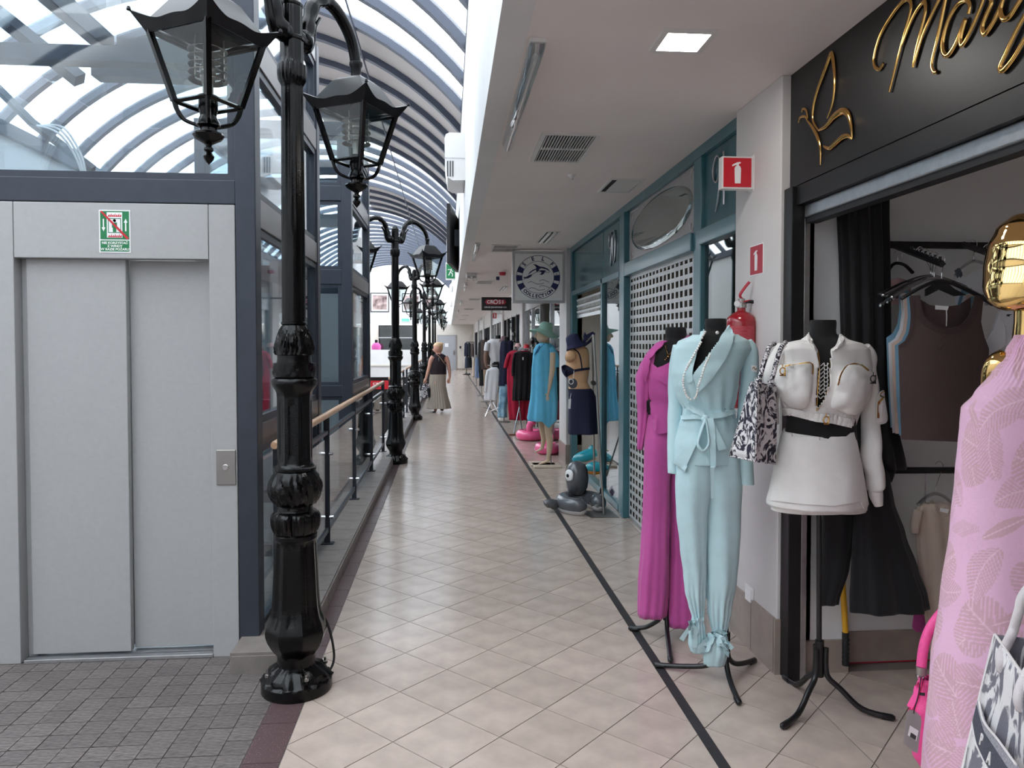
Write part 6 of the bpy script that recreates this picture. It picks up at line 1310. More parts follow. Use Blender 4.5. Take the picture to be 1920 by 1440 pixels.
# beige bodysuit on the lower rail
o, m_ = hang_loft('bodysuit', R4((10, 905, 1060), (40, 880, 1085), (110, 872, 1100), (250, 880, 1110), (400, 888, 1105), (560, 900, 1090), (700, 930, 1075), (800, 950, 1040), (900, 960, 1010), (930, 965, 1000)), 3.30, 'beige_knit', 'beige short sleeved bodysuit on the lower rail', 'bodysuit', k=.25, n=64, fold=lambda t, v: .004 * cos(7 * t + 3 * v), wr=.003)
bt5 = bvh_of(m_); limb([(Z4(885, 60)[0], Z4(0, 60)[1], 9, 0), (Z4(865, 130)[0], Z4(0, 130)[1], 9, -.01), (Z4(862, 185)[0], Z4(0, 185)[1], 7.5, -.01)], 3.29, wr=.003).build('sleeve', 'beige_knit', o, smooth=True)
ribbon('neckline', 'beige_knit', [Z4(*q) for q in ((960, -5), (975, 60), (1020, 98), (1070, 90), (1088, 40))], 3.5, [bt5], o, .008, th=.005); patch('label', 'white', [Z4(*q) for q in ((1008, 38), (1060, 46), (1052, 70), (1004, 58))], [bt5], o, .006, .002); hanger(o, Vector((atY(*Z4(1000, -50), 3.40).x, 3.40, l0.z + .015)), atY(*Z4(880, 20), 3.30), atY(*Z4(1100, 30), 3.30), 'clear_hanger', atY(*Z4(985, -45), 3.32))
o, m_ = hang_loft('magenta_garment', R4((560, 870, 960), (640, 858, 950), (740, 848, 940), (765, 870, 942)), 3.40, 'magenta', 'magenta cloth hem showing behind the beige bodysuit', 'garment', k=.2, n=40); MB().tube([atY(*Z4(915, 560), 3.40), atY(*Z4(925, -170), 3.42)], .003, 6).build('hanger_cord', 'clear_hanger', o)
br_ = thing('broom', tuple(atY(*Z4(455, 965), 3.36)), 'yellow handled broom with black grip leaning behind the black trousers', 'broom'); b0 = atY(*Z4(455, 962), 3.36)
MB().tube([b0 + Vector((0, 0, -.0)), b0 + Vector((-.002, 0, .16))], .0155, 12).build('grip', 'black_matte', br_, smooth=40); MB().tube([b0 + Vector((-.002, 0, .155)), b0 + Vector((-.02, .10, 1.2))], .0135, 12).build('handle', 'yellow', br_, smooth=40)
for k in range(6): MB().tube([b0 + Vector((0, 0, .012 + .022 * k)), b0 + Vector((0, 0, .018 + .022 * k))], .017, 12).build('grip_ring', 'black_matte', br_, smooth=40)
# ================================================================ FLOOR TAPE
tp = thing('floor_tape', (1.04, 20, 0), 'long black tape line stuck along the tiled floor before the shops', 'tape')
MB().box(1.016, 1.062, .5, 44, .0005, .0016).build('tape_strip', 'tape', tp)
# ================================================================ HAT MANNEQUIN IN THE BLUE BEACH DRESS
Z7 = zc(960, 600, 3.79)
def R7(*rows): return [(Z7(0, v)[1], Z7(l, v)[0], Z7(r, v)[0]) + tuple(x) for v, l, r, *x in rows]
def L7(*pts): return [(Z7(u, v)[0], Z7(u, v)[1], r / 3.79) + tuple(x) for u, v, r, *x in pts]
YH = 9.65; DEFY = YH
hm = thing('dressed_mannequin', (1.24, YH, 0), 'full figure mannequin in turquoise beach dress and mint sun hat', 'mannequin')
bd = MB()
def merge(*ms):
    o = MB()
    for m_ in ms: o.add(m_.v, m_.f)
    return o
head = loft(R7((60, 195, 255, 0, .9), (75, 178, 266, 0, 1), (100, 170, 268, 0, 1.05), (125, 172, 262, -.01, 1.0), (145, 180, 246, -.02, .9), (156, 190, 236, -.02, .7)), YH, n=24, m=16, cap0=True, cap1=True)
nose = limb(L7((172, 98, 4, -.02), (166, 116, 7, -.03), (173, 122, 4, -.02)), YH, 10)
neckm = loft(R7((140, 215, 255, 0, 1), (165, 212, 258, 0, 1), (180, 190, 275, 0, .9), (210, 165, 300, 0, .7), (350, 160, 300, 0, .65), (560, 160, 300, 0, .7), (740, 190, 305, 0, .7)), YH, n=28, m=30)
armm = limb(L7((290, 230, 22), (288, 330, 21), (278, 400, 18), (266, 470, 14), (258, 510, 10), (252, 530, 13)), YH - .12, 14)
hand = [limb(L7((252, 528, 11), (250, 548, 11), (246, 565, 6)), YH - .12, 10)] + [limb(L7((244 + 6 * k, 548, 4), (240 + 7 * k, 570, 3.6), (239 + 7 * k, 584 - 2 * abs(k - 1), 2.5)), YH - .13, 8) for k in range(4)] + [limb(L7((244, 528, 4.5), (226, 536, 4), (212, 544, 3)), YH - .13, 8)]
arm2 = limb(L7((170, 240, 20), (165, 330, 18), (172, 420, 15), (185, 500, 11), (190, 560, 10)), YH + .1, 12)
legr = limb(L7((262, 690, 34), (258, 780, 27), (268, 850, 24), (266, 920, 20), (258, 970, 13), (255, 1000, 15)), YH - .05, 16)
footr = limb(L7((262, 995, 15), (235, 1008, 15), (205, 1020, 10), (185, 1026, 5)), YH - .05, 12, flat=.6)
legl = limb(L7((215, 690, 32), (218, 780, 24), (226, 840, 20), (218, 890, 14), (212, 915, 12)), YH + .1, 16)
footl = limb(L7((215, 912, 13), (190, 926, 12), (165, 936, 6)), YH + .1, 12, flat=.6)
bo = merge(head, nose, neckm, armm, *hand, arm2, legr, footr, legl, footl).build('body', 'mannequin_skin', hm, smooth=True, recalc=False)
for u0, v0, u1, dy in ((150, 1045, 340, -.05), (125, 958, 300, .1)):
    a, b_ = atY(*Z7(u0, v0), YH + dy), atY(*Z7(u1, v0), YH + dy); zf = 0
    MB().box(a.x, b_.x, YH + dy - .16, YH + dy + .16, 0, .025).build('base_plate', 'mannequin_base', hm, bevel=.004)
    MB().tube([((a.x + b_.x) / 2 + .06, YH + dy, .02), ((a.x + b_.x) / 2 + .06, YH + dy, .14)], .008, 8).build('foot_rod', 'steel', hm)
dress = loft(R7((164, 200, 266, 0, 1.15), (182, 172, 290, 0, 1.05), (215, 154, 308, 0, .92), (270, 148, 312, 0, .85), (350, 142, 312, 0, .8), (450, 138, 316, 0, .8), (560, 130, 320, 0, .82), (650, 116, 320, 0, .85), (690, 108, 320, 0, .85), (715, 112, 320, 0, .85)), YH, n=90, m=70, fold=lambda t, v: .012 * cos(6 * t + 2 * v) * v + .006 * cos(13 * t + 4 * v) * v + .003 * cos(9 * t), wr=.006, wscale=7)
xm = Vector(atY(*Z7(250, 700), YH)).x
dress.v = [Vector((v.x, v.y, v.z - (.085 * max(0, 1 - abs(v.x - xm) / .09) * max(0, min(1, (1.25 - v.z) / .5)) if v.y < YH else 0))) for v in dress.v]
dress.build('dress', 'turquoise', hm, smooth=True, solid=.003)
sv = limb(L7((270, 195, 24), (290, 240, 34), (298, 290, 36), (300, 335, 34)), YH - .08, 20, wr=.008, cap=False); sv.build('dress_sleeve', 'turquoise', hm, smooth=True, solid=.003)
dt_ = bvh_of(dress); patch('neck_trim', 'turquoise_dark', [Z7(*q) for q in ((196, 178), (172, 222), (160, 246), (184, 232), (204, 196))], [dt_], hm, .006, .004)
MB().tube(smoothpath([on_surf(*Z7(*q), [dt_, bvh_of(neckm)], .006, YH) for q in ((228, 172), (200, 200), (175, 228), (162, 250))], 4), .004, 6).build('neck_cord', 'turquoise_dark', hm)
def hat(name, Y, crown, brim, mat, label, tilt=0, wave=.02, band=None):
    (cx, cy_), cw, ch = crown; (bx, by), bw, bd_ = brim; s_ = Y / F
    c = Vector(atY(cx, cy_, Y)); o = thing(name, tuple(c), label, 'hat')
    w = cw * s_; h = ch * s_; M_t = Matrix.Rotation(tilt, 4, 'Y')
    rows = []
    for r, z in ((.02, 1), (.5, .97), (.8, .85), (.93, .6), (1.0, .25), (1.05, 0)): rows.append([c + M_t @ Vector((r * w * cos(a), r * w * sin(a), z * h)) for a in [2 * PI * k / 40 for k in range(40)]])
    B = Vector(atY(bx, by, Y)) - c
    for t in (.15, .4, .7, 1):
        rows.append([c + M_t @ Vector((cos(a) * (w * 1.05 + t * (bw * s_ - w * 1.05)), sin(a) * (w * 1.05 + t * (bw * s_ - w * 1.05)), -t * bd_ * s_ + wave * t * sin(2 * a + 1) + wave * .5 * t * cos(3 * a))) + B * t * .5 for a in [2 * PI * k / 40 for k in range(40)]])
    MB().grid(rows, True, True).build('hat_shell', mat, o, smooth=True, solid=.006)
    MB().lathe([(w * 1.045, 0), (w * 1.03, h * .18)], c, 32, False, None, M_t).build('hat_band', band or mat, o, smooth=True); return o
hat('sun_hat', YH, ((Z7(238, 0)[0], Z7(0, 72)[1]), 13.0, 15.5), ((Z7(225, 0)[0], Z7(0, 92)[1]), 29.5, 6), 'mint_felt', 'mint green wide brimmed sun hat on the turquoise dressed mannequin', R(14))
# ================================================================ TORSO FORM WITH BIKINI AND SKIRT
YT2 = 7.05; DEFY = YT2
tm_ = thing('torso_form', tuple(atY(*Z7(500, 800), YT2)), 'beige torso form wearing a navy bikini top and navy skirt', 'mannequin')
tors = loft(R7((150, 460, 500, 0, 1), (185, 445, 512, 0, .9), (205, 400, 540, 0, .6), (240, 382, 548, 0, .55), (300, 385, 550, 0, .6), (340, 375, 550, 0, .66), (400, 400, 542, 0, .6), (440, 405, 536, 0, .6), (490, 402, 560, 0, .62), (560, 404, 580, 0, .62)), YT2, n=40, m=40, cap0=True)
stump = MB().lathe([(.001, .030), (.04, .028), (.05, .012), (.048, -.06)], atY(*Z7(418, 255), YT2 - .08), 24, True, None, Matrix.Rotation(R(70), 4, 'X') @ Matrix.Rotation(R(12), 4, 'Z'))
merge(tors, stump).build('body', 'torso_skin', tm_, smooth=True, recalc=False); tt = bvh_of(tors)
patch('bikini_cup', 'navy_cloth', [Z7(*q) for q in ((350, 330), (380, 318), (440, 352), (446, 372), (400, 400), (384, 408), (356, 370))], [tt], tm_, .012, .010, smooth=3, puff=.02, Y=YT2 - .05)
ribbon('bikini_band', 'navy_cloth', [Z7(*q) for q in ((440, 360), (490, 352), (552, 344))], 2.2, [tt], tm_, .006, th=.004); ribbon('bikini_strap', 'navy_cloth', [Z7(*q) for q in ((440, 206), (470, 230), (486, 270), (497, 348))], 1.1, [tt], tm_, .006, th=.004)
skirt2 = loft(R7((488, 400, 562, 0, .64), (510, 402, 580, 0, .64), (560, 402, 596, 0, .66), (700, 400, 608, 0, .68), (800, 398, 615, 0, .68), (808, 400, 614, 0, .68)), YT2, n=70, m=30, fold=lambda t, v: .010 * cos(5 * t) * v); skirt2.build('skirt', 'navy_cloth', tm_, smooth=True, solid=.003); sk2 = bvh_of(skirt2)
ribbon('skirt_waistband', 'navy_cloth', [Z7(*q) for q in ((404, 535), (480, 556), (596, 560))], 1.0, [sk2], tm_, .006, th=.004)
tgp = thing('hang_tag', tuple(atY(*Z7(408, 630), YT2 - .16)), 'white hang tag dangling from the navy skirt', 'tag'); MB().prism([atY(*Z7(*q), YT2 - .16) for q in ((402, 562), (420, 560), (416, 632), (398, 630))], (0, .002, 0)).build('card', 'white', tgp); MB().tube([atY(*Z7(412, 562), YT2 - .16), on_surf(*Z7(420, 520), [sk2], .0, YT2)], .002, 5).build('string', 'white', tgp)
dt2 = thing('swing_label', tuple(atY(*Z7(435, 486), YT2 - .17)), 'dark oval swing label with white band hanging from the bikini', 'tag'); MB().prism([atY(*Z7(433 + 32 * cos(a), 452 + 36 * sin(a)), YT2 - .17) for a in [2 * PI * k / 20 for k in range(20)]], (0, .003, 0)).build('card', 'band_dark', dt2)
MB().tube(smoothpath([atY(*Z7(420 + 16 * cos(a), 438 + 18 * sin(a)), YT2 - .176) for a in [2 * PI * k / 12 for k in range(13)]], 2), .004, 5).build('label_ring', 'white', dt2); MB().tube([atY(*Z7(440, 360), YT2 - .15), atY(*Z7(436, 418), YT2 - .17)], .002, 5).build('string', 'white', dt2)
hat('sun_hat', YT2 - .02, ((Z7(445, 0)[0], Z7(0, 170)[1]), 13.5, 19), ((Z7(452, 0)[0], Z7(0, 180)[1]), 19, 5), 'navy_felt', 'navy cloche hat resting on the beige torso form', R(-22), .008)
bw_ = thing('hat_bow', tuple(atY(*Z7(560, 150), YT2 - .05)), 'large navy bow beside the navy hat on top of the stand', 'bow')
for pts in ([(500, 150), (530, 105), (575, 82), (594, 96), (580, 124), (540, 150)], [(495, 160), (520, 190), (560, 160), (585, 125), (540, 130)], [(505, 120), (520, 84), (530, 110), (520, 140)]): MB().prism([p_ for p_ in (atY(*Z7(*q), YT2 - .06) for q in pts)], (0, .03, 0)).build('loop', 'navy_felt', bw_, bevel=.006)
stn = thing('display_stand', (1.43, 6.75, 0), 'slim steel display stand on a flat floor plate beside the grey inflatable', 'stand')
q0 = atZ(*Z7(652, 1382)); tpn = atY(*Z7(578, 105), 6.9)
MB().tube([q0 + Vector((0, 0, .004)), tpn], .0125, 12).build('pole', 'steel', stn, smooth=40); MB().tube([atY(*Z7(585, 1110), 7.9) , tpn + Vector((0, .05, -.02))], .009, 10).build('brace', 'steel', stn, smooth=40)
MB().tube([tpn, atY(*Z7(500, 185), YT2)], .008, 10).build('hanger_arm', 'steel', stn, smooth=40); MB().tube([atY(*Z7(575, 445), 6.98), atY(*Z7(582, 450), 6.85)], .022, 12).build('clamp', 'black_matte', stn, smooth=40)
MB().prism([q for q in (atZ(*Z7(490, 1362)), atZ(*Z7(560, 1408)), atZ(*Z7(765, 1405)), atZ(*Z7(690, 1345)))], (0, 0, .004)).build('floor_plate', 'steel_plate', stn)
# ================================================================ INFLATABLES
Yo = 6.98
of = thing('inflatable_ring', tuple(atZ(1085, 955)), 'grey inflatable swim ring with round head and big eye', 'inflatable'); cen = Vector(atY(*Z7(500, 1262), Yo))
def torus_arc(c, Rr, r, a0, a1, zc_, n=36, ex=1.0): 
    pts = [Vector((c.x + Rr * cos(a), c.y + Rr * ex * sin(a), zc_)) for a in [a0 + (a1 - a0) * k / n for k in range(n + 1)]]
    rr = [r * (min(1, .45 + min(k, n - k) / 3)) for k in range(n + 1)]; return pts, rr
cen = cen + Vector((-.01, .03, 0)); pts, rr = torus_arc(cen, .168, .076, R(-36), R(276), .084, ex=1.15)
MB().tube(pts, rr, 20).build('ring', 'grey_vinyl', of, smooth=True)
MB().tube([p - Vector((0, 0, .03)) for p in pts], [r * .86 for r in rr], 16).build('underside', 'pale_vinyl', of, smooth=True)
hc = Vector(atY(*Z7(462, 1112), Yo + .19)); MB().lathe([(.001, -.19), (.075, -.17), (.105, -.10), (.115, -.02), (.108, .06), (.08, .12), (.04, .148), (.001, .155)], hc, 28).build('head', 'grey_vinyl', of, smooth=True)
Me = Matrix.Rotation(R(90), 4, 'X') @ Matrix.Rotation(R(0), 4, 'Z'); ec = hc + Vector((-.088, -.062, .02)); Mrot = Matrix.Rotation(R(-52), 4, 'Z') @ Matrix.Rotation(R(90), 4, 'X')
MB().lathe([(.001, .012), (.035, .008), (.05, .0), (.045, -.02)], ec, 20, True, lambda a, z, r: 1 + .25 * abs(sin(a)), Mrot).build('eye_white', 'white', of, smooth=True); MB().lathe([(.001, .02), (.014, .018), (.02, .008)], ec + Mrot.to_3x3() @ Vector((-.01, 0, 0)), 16, True, None, Mrot).build('pupil', 'black_matte', of, smooth=True)
MB().tube(smoothpath([cen + Vector((-.25, -.02, .06 - cen.z + .0)), cen + Vector((-.28, -.04, .08 - cen.z)), cen + Vector((-.33, -.05, .085 - cen.z)), cen + Vector((-.36, -.05, .07 - cen.z))], 5), [.05] * 4 + [.045] * 6 + [.04] * 4 + [.02, .01], 14).build('fin', 'grey_vinyl', of, smooth=True)
def ring_float(name, c, Rr, r, mat, label, head=None):
    o = thing(name, tuple(c), label, 'inflatable'); MB().tube([Vector(c) + Vector((Rr * cos(a), Rr * sin(a), r)) for a in [2 * PI * k / 32 for k in range(33)]], r, 16, False).build('ring', mat, o, smooth=True); return o
p = Vector(atZ(*Z7(140, 858))); 
f1 = ring_float('inflatable_ring', p + Vector((0, .14, 0)), .17, .085, 'pink_vinyl', 'glossy pink flamingo swim ring on the floor beside the red clothes rack'); MB().tube(smoothpath([p + Vector((-.03, .0, .14)), p + Vector((-.04, -.02, .24)), p + Vector((.0, -.02, .31)), p + Vector((.06, -.02, .28))], 5), [.055] * 8 + [.06] * 5 + [.03] * 3, 12).build('neck', 'pink_vinyl', f1, smooth=True)
p2_ = Vector((1.46, 10.75, 0)); f2_ = ring_float('inflatable_ring', p2_, .12, .08, 'pink_vinyl', 'pink swim ring behind the turquoise dressed mannequin'); MB().tube(smoothpath([p2_ + Vector((-.02, -.1, .12)), p2_ + Vector((0, -.12, .24)), p2_ + Vector((.06, -.12, .26))], 5), [.045] * 11, 10).build('neck', 'pink_vinyl', f2_, smooth=True)
Yt = 8.35
t1 = thing('inflatable_animal', tuple(atY(*Z7(525, 1010), Yt)), 'shiny turquoise and orange inflatable sea animal in the display window', 'inflatable')
limb([(Z7(432, 0)[0], Z7(0, 1000)[1], 3), (Z7(460, 0)[0], Z7(0, 985)[1], 8), (Z7(520, 0)[0], Z7(0, 965)[1], 11), (Z7(570, 0)[0], Z7(0, 950)[1], 11), (Z7(600, 0)[0], Z7(0, 945)[1], 7)], Yt, 16).build('body', 'aqua_vinyl', t1, smooth=True); limb([(Z7(440, 0)[0], Z7(0, 1005)[1], 3), (Z7(520, 0)[0], Z7(0, 988)[1], 6), (Z7(590, 0)[0], Z7(0, 972)[1], 5)], Yt, 12).build('belly', 'orange_vinyl', t1, smooth=True); limb([(Z7(555, 0)[0], Z7(0, 940)[1], 6), (Z7(565, 0)[0], Z7(0, 910)[1], 5.5), (Z7(560, 0)[0], Z7(0, 892)[1], 3)], Yt, 12).build('fin', 'aqua_vinyl', t1, smooth=True)
t2_ = thing('inflatable_animal', tuple(atY(*Z7(580, 1090), 8.1)), 'lower turquoise inflatable on the display window floor', 'inflatable')
limb([(Z7(515, 0)[0], Z7(0, 1060)[1], 3), (Z7(560, 0)[0], Z7(0, 1045)[1], 9), (Z7(610, 0)[0], Z7(0, 1045)[1], 10), (Z7(650, 0)[0], Z7(0, 1050)[1], 5)], 8.1, 16).build('body', 'aqua_vinyl', t2_, smooth=True); limb([(Z7(525, 0)[0], Z7(0, 1078)[1], 3), (Z7(580, 0)[0], Z7(0, 1078)[1], 6), (Z7(640, 0)[0], Z7(0, 1075)[1], 4)], 8.1, 12).build('belly', 'orange_vinyl', t2_, smooth=True)
t3_ = thing('inflatable_ball', tuple(atY(*Z7(710, 1290), 7.25)), 'dark violet inflatable behind the narrow window pane', 'inflatable'); c3 = Vector(atY(*Z7(715, 1245), 7.3)); c3.z = max(c3.z, .11); MB().lathe([(.001, -.1), (.07, -.085), (.11, 0), (.07, .07), (.001, .085)], c3 + Vector((.08, .05, 0)), 20).build('body', 'violet_vinyl', t3_, smooth=True); MB().tube([c3 + Vector((-.0, 0, .02)), c3 + Vector((.15, .03, .03))], .05, 12).build('collar', 'violet_vinyl', t3_, smooth=True)
# ================================================================ CLOTHES RACKS ALONG THE CORRIDOR
Z9 = zc(840, 540, 3.273)
def R9(*rows): return [(Z9(0, v)[1], Z9(l, v)[0], Z9(r, v)[0]) + tuple(x) for v, l, r, *x in rows]
def cloth9(name, Y, mat, label, cat, rows, group=None, sleeves=(), fold=None, k=.35, parts=None):
    o = thing(name, tuple(atY(Z9((rows[-1][1] + rows[-1][2]) / 2, 0)[0], Z9(0, rows[-1][0])[1], Y)), label, cat, group)
    m_ = loft(R9(*rows), Y, k=k, n=48, m=30, fold=fold or (lambda t, v: .012 * cos(6 * t + 2 * v) * v), wr=.006, wscale=6); m_.build('body', mat, o, smooth=True, solid=.003)
    for s_ in sleeves: limb([(Z9(u, v)[0], Z9(u, v)[1], r / 3.273) for u, v, r in s_], Y - .02, 12, wr=.006).build('sleeve', mat, o, smooth=True)
    return o
rr_ = thing('clothes_rack', (1.2, 12.9, 0), 'chrome clothes rack with wooden foot holding black and red tops', 'clothes rack')
ft = atZ(*Z9(420, 905)); MB().box(ft.x - .13, ft.x + .14, ft.y - .03, ft.y + .05, 0, .03).build('wooden_foot', 'wood_dark', rr_, bevel=.004)
MB().box(ft.x + .12, ft.x + .37, ft.y + .7, ft.y + .78, 0, .03).build('wooden_foot', 'wood_dark', rr_, bevel=.004)
tpr = Vector(atY(*Z9(455, 375), 12.7))
for a, b_ in (((ft.x - .05, ft.y, .02), (ft.x + .06, ft.y + .1, .5)), ((ft.x + .1, ft.y, .02), (ft.x + .06, ft.y + .1, .5)), ((ft.x + .06, ft.y + .1, .48), (ft.x + .06, ft.y + .1, tpr.z)), ((ft.x + .32, ft.y + .74, .02), (ft.x + .32, ft.y + .74, tpr.z)), ((ft.x + .06, ft.y - .1, tpr.z), (ft.x + .34, ft.y + .8, tpr.z))): MB().tube([a, b_], .012, 8).build('tube', 'chrome', rr_, smooth=40)
def hang9(o, u, v, Y, w): hanger(o, Vector((ft.x + .06 + (Y - ft.y - .1) * .31, Y, tpr.z)), Vector(atY(*Z9(u - w, v), Y)), Vector(atY(*Z9(u + w, v), Y)), 'clear_hanger')
o = cloth9('knit_top', 12.95, 'black_knit', 'long black knit top, front one on the chrome rack', 'top', ((390, 430, 500), (400, 408, 522), (450, 404, 520), (560, 404, 516), (640, 400, 512), (690, 400, 508)), sleeves=(((412, 400, 10), (400, 470, 9), (398, 540, 8)), ((515, 400, 10), (524, 470, 9))), fold=lambda t, v: .010 * cos(10 * t) * (.4 + v)); hang9(o, 462, 398, 12.95, 52); ribbon('price_sticker', 'white', [Z9(460, 424), Z9(460, 442)], .9, [bvh_of(loft(R9((390, 400, 520), (690, 400, 510)), 12.95, k=.35))], o, .01, step=2)
o = cloth9('red_tunic', 13.1, 'red_knit', 'long crimson tunic hanging behind the black knit top', 'tunic', ((384, 390, 500), (400, 368, 515), (500, 362, 512), (640, 366, 510), (730, 372, 508), (810, 378, 496)), sleeves=(((375, 405, 13), (358, 460, 13), (352, 490, 12)),), fold=lambda t, v: .014 * cos(8 * t + 2) * (.3 + v)); hang9(o, 440, 392, 13.1, 60)
o = cloth9('red_tunic', 13.25, 'red_knit', 'dark crimson tunic hanging deeper on the chrome rack', 'tunic', ((384, 400, 500), (400, 380, 512), (600, 400, 510), (760, 430, 512), (800, 420, 505)), fold=lambda t, v: .014 * cos(7 * t) * v); hang9(o, 450, 390, 13.25, 55)
def mann9(Y, mat, label, rows, neck, group=None, arms=(), low=None, stand_=True, hatspec=None):
    cx = Z9((rows[-1][1] + rows[-1][2]) / 2, 0)[0]; o = thing('dressed_mannequin', (atY(cx, 646, Y).x, Y, 0), label, 'mannequin', group)
    (u0, u1, v0, v1) = neck; loft(R9((v0, u0 + 3, u1 - 3, 0, .9), (v0 + 6, u0, u1, 0, .9), (v1, u0, u1, 0, .9), (v1 + 20, u0 - 12, u1 + 12, 0, .6)), Y, n=20, m=8, cap0=True).build('neck', 'form_black', o, smooth=True)
    m_ = loft(R9(*rows), Y, k=.45, n=48, m=26, fold=lambda t, v: .006 * cos(6 * t + 3 * v), wr=.006, wscale=6); m_.build('garment', mat, o, smooth=True, solid=.003)
    for am_, pts in arms: limb([(Z9(u, v)[0], Z9(u, v)[1], r / 3.273) for u, v, r in pts], Y - .04, 12, wr=.005).build('sleeve', am_, o, smooth=True)
    if low:
        for lm_, rws in low: loft(R9(*rws), Y, k=.6, n=36, m=24, fold=lambda t, v: .010 * cos(5 * t) * v, wr=.008, wscale=5).build('trousers', lm_, o, smooth=True, solid=.003)
    if stand_:
        X_ = o.location.x; MB().tube([(X_, Y, .02), (X_, Y, 1.0)], .014, 8).build('pole', 'steel', o, smooth=40); MB().lathe([(.001, 0), (.15, 0), (.15, .012), (.02, .025), (.001, .025)], (X_, Y, 0), 20).build('base', 'steel', o, smooth=40)
    return o
mann9(15.2, 'navy_cloth', 'torso mannequin in navy t-shirt and pale tie-dye trousers behind the chrome rack', ((322, 335, 392), (334, 325, 402), (400, 318, 398), (500, 316, 388), (600, 308, 375)), (345, 378, 300, 335), low=[('tie_dye', ((590, 318, 372), (680, 312, 366), (760, 306, 360), (795, 304, 360)))])
mann9(17.6, 'white_knit', 'torso mannequin in white polo shirt and black belt', ((312, 262, 330), (330, 240, 342), (400, 250, 336), (460, 268, 322)), (292, 324, 290, 320), arms=[('white_knit', ((245, 335, 16), (238, 365, 17), (236, 385, 17))), ('brown_skin', ((238, 380, 14), (232, 430, 13), (240, 480, 11), (270, 500, 7)))], low=[('black_cloth', ((452, 272, 318), (480, 270, 316), (600, 262, 300), (680, 255, 292)))])
o = cloth9('white_shirt', 16.4, 'white_knit', 'white long shirt hanging low on a small chrome rack', 'shirt', ((486, 268, 300), (500, 240, 312), (560, 236, 310), (640, 226, 302), (690, 222, 296)), sleeves=(((245, 505, 10), (236, 560, 9), (230, 640, 8)),))
sr = thing('clothes_rack', (1.1, 16.5, 0), 'small chrome rack with crossed legs under the white shirt', 'clothes rack'); c0 = Vector(atY(*Z9(270, 480), 16.45)); 
for a, b_ in (((c0.x, 16.45, c0.z + .02), (c0.x, 16.45, .35)), ((c0.x, 16.45, .36), (c0.x - .16, 16.3, .01)), ((c0.x, 16.45, .36), (c0.x + .17, 16.3, .01)), ((c0.x, 16.45, .36), (c0.x, 16.75, .01)), ((c0.x - .2, 16.4, .2), (c0.x + .2, 16.4, .08)), ((c0.x - .18, 16.35, .05), (c0.x + .2, 16.4, .22)), ((c0.x - .1, 16.45, c0.z + .02), (c0.x + .12, 16.45, c0.z + .02))): MB().tube([a, b_], .011, 8).build('tube', 'chrome', sr, smooth=40)
mann9(20.6, 'brown_cloth', 'torso mannequin in dark brown jacket with tan trousers', ((318, 212, 250), (335, 202, 262), (420, 200, 262), (500, 206, 256)), (222, 240, 305, 322), low=[('tan_cloth', ((495, 214, 252), (560, 218, 250), (640, 220, 248)))])
mann9(23.0, 'black_cloth', 'torso mannequin in black jacket further down the corridor', ((330, 192, 224), (342, 186, 232), (430, 184, 232), (520, 186, 228)), (200, 216, 318, 334), low=[('black_cloth', ((515, 190, 224), (600, 192, 222)))])
for k, (u0, u1, v0, v1, mt, lb, Y) in enumerate(((168, 192, 425, 552, 'denim', 'pale blue jeans hanging outside a distant shop', 29.0), (150, 168, 430, 545, 'beige_knit', 'beige trousers hanging beside the distant blue jeans', 31.5), (100, 122, 335, 420, 'navy_cloth', 'dark navy coat on the farthest rack by the end wall', 39.5), (118, 140, 335, 420, 'rail_dark', 'dark grey coat between others on the farthest rack', 40.0), (136, 156, 337, 420, 'taupe', 'taupe coat at the shop side of the farthest rack', 40.5), (104, 128, 420, 492, 'denim_dark', 'dark jeans below the coats on the farthest rack', 39.8), (124, 146, 420, 490, 'black_cloth', 'black trousers below the coats on the farthest rack', 40.2))):
    o = cloth9('hanging_garment', Y, mt, lb, 'garment', ((v0, u0 + 6, u1 - 6), (v0 + 8, u0 + 1, u1 - 1), ((v0 + v1) / 2, u0, u1), (v1, u0, u1)), 'garments on the distant racks', k=.6)
fr_ = thing('clothes_rack', (1.15, 40, 0), 'dark clothes rack standing by the end wall', 'clothes rack'); cz_ = Vector(atY(*Z9(128, 334), 40)).z
for a, b_ in (((.98, 39.4, .01), (.98, 39.4, cz_ + .03)), ((1.42, 40.8, .01), (1.42, 40.8, cz_ + .03)), ((.98, 39.4, cz_ + .02), (1.42, 40.8, cz_ + .02)), ((.98, 39.4, .95), (1.42, 40.8, .95)), ((.8, 39.4, .02), (1.2, 39.4, .02))): MB().tube([a, b_], .02, 8).build('tube', 'rail_dark', fr_)
fr2 = thing('clothes_rack', (1.2, 30, 0), 'slim rack carrying pale jeans outside a distant shop', 'clothes rack'); cz_ = Vector(atY(*Z9(180, 422), 29)).z
for a, b_ in (((1.1, 28.8, .01), (1.1, 28.8, cz_ + .03)), ((1.2, 31.8, .01), (1.2, 31.8, cz_ + .03)), ((1.1, 28.7, cz_ + .02), (1.2, 31.9, cz_ + .02))): MB().tube([a, b_], .015, 8).build('tube', 'steel', fr2)
for k, (x_, y_) in enumerate(((.93, 39.1), (1.02, 38.9), (1.12, 39.0))):
    o = thing('shoe', (x_, y_, 0), 'dark shoe on the floor under the farthest rack', 'shoe', 'shoes under the farthest rack'); MB().tube(smoothpath([(x_, y_ + .14, .05), (x_, y_ + .05, .06), (x_, y_ - .08, .045), (x_, y_ - .14, .035)], 3), [.04, .05, .05, .05, .05, .045, .045, .045, .04, .03], 10, True, .8).build('upper', 'black_matte', o, smooth=True); MB().box(x_ - .045, x_ + .045, y_ - .15, y_ + .15, 0, .015).build('sole', 'brown_cloth', o)
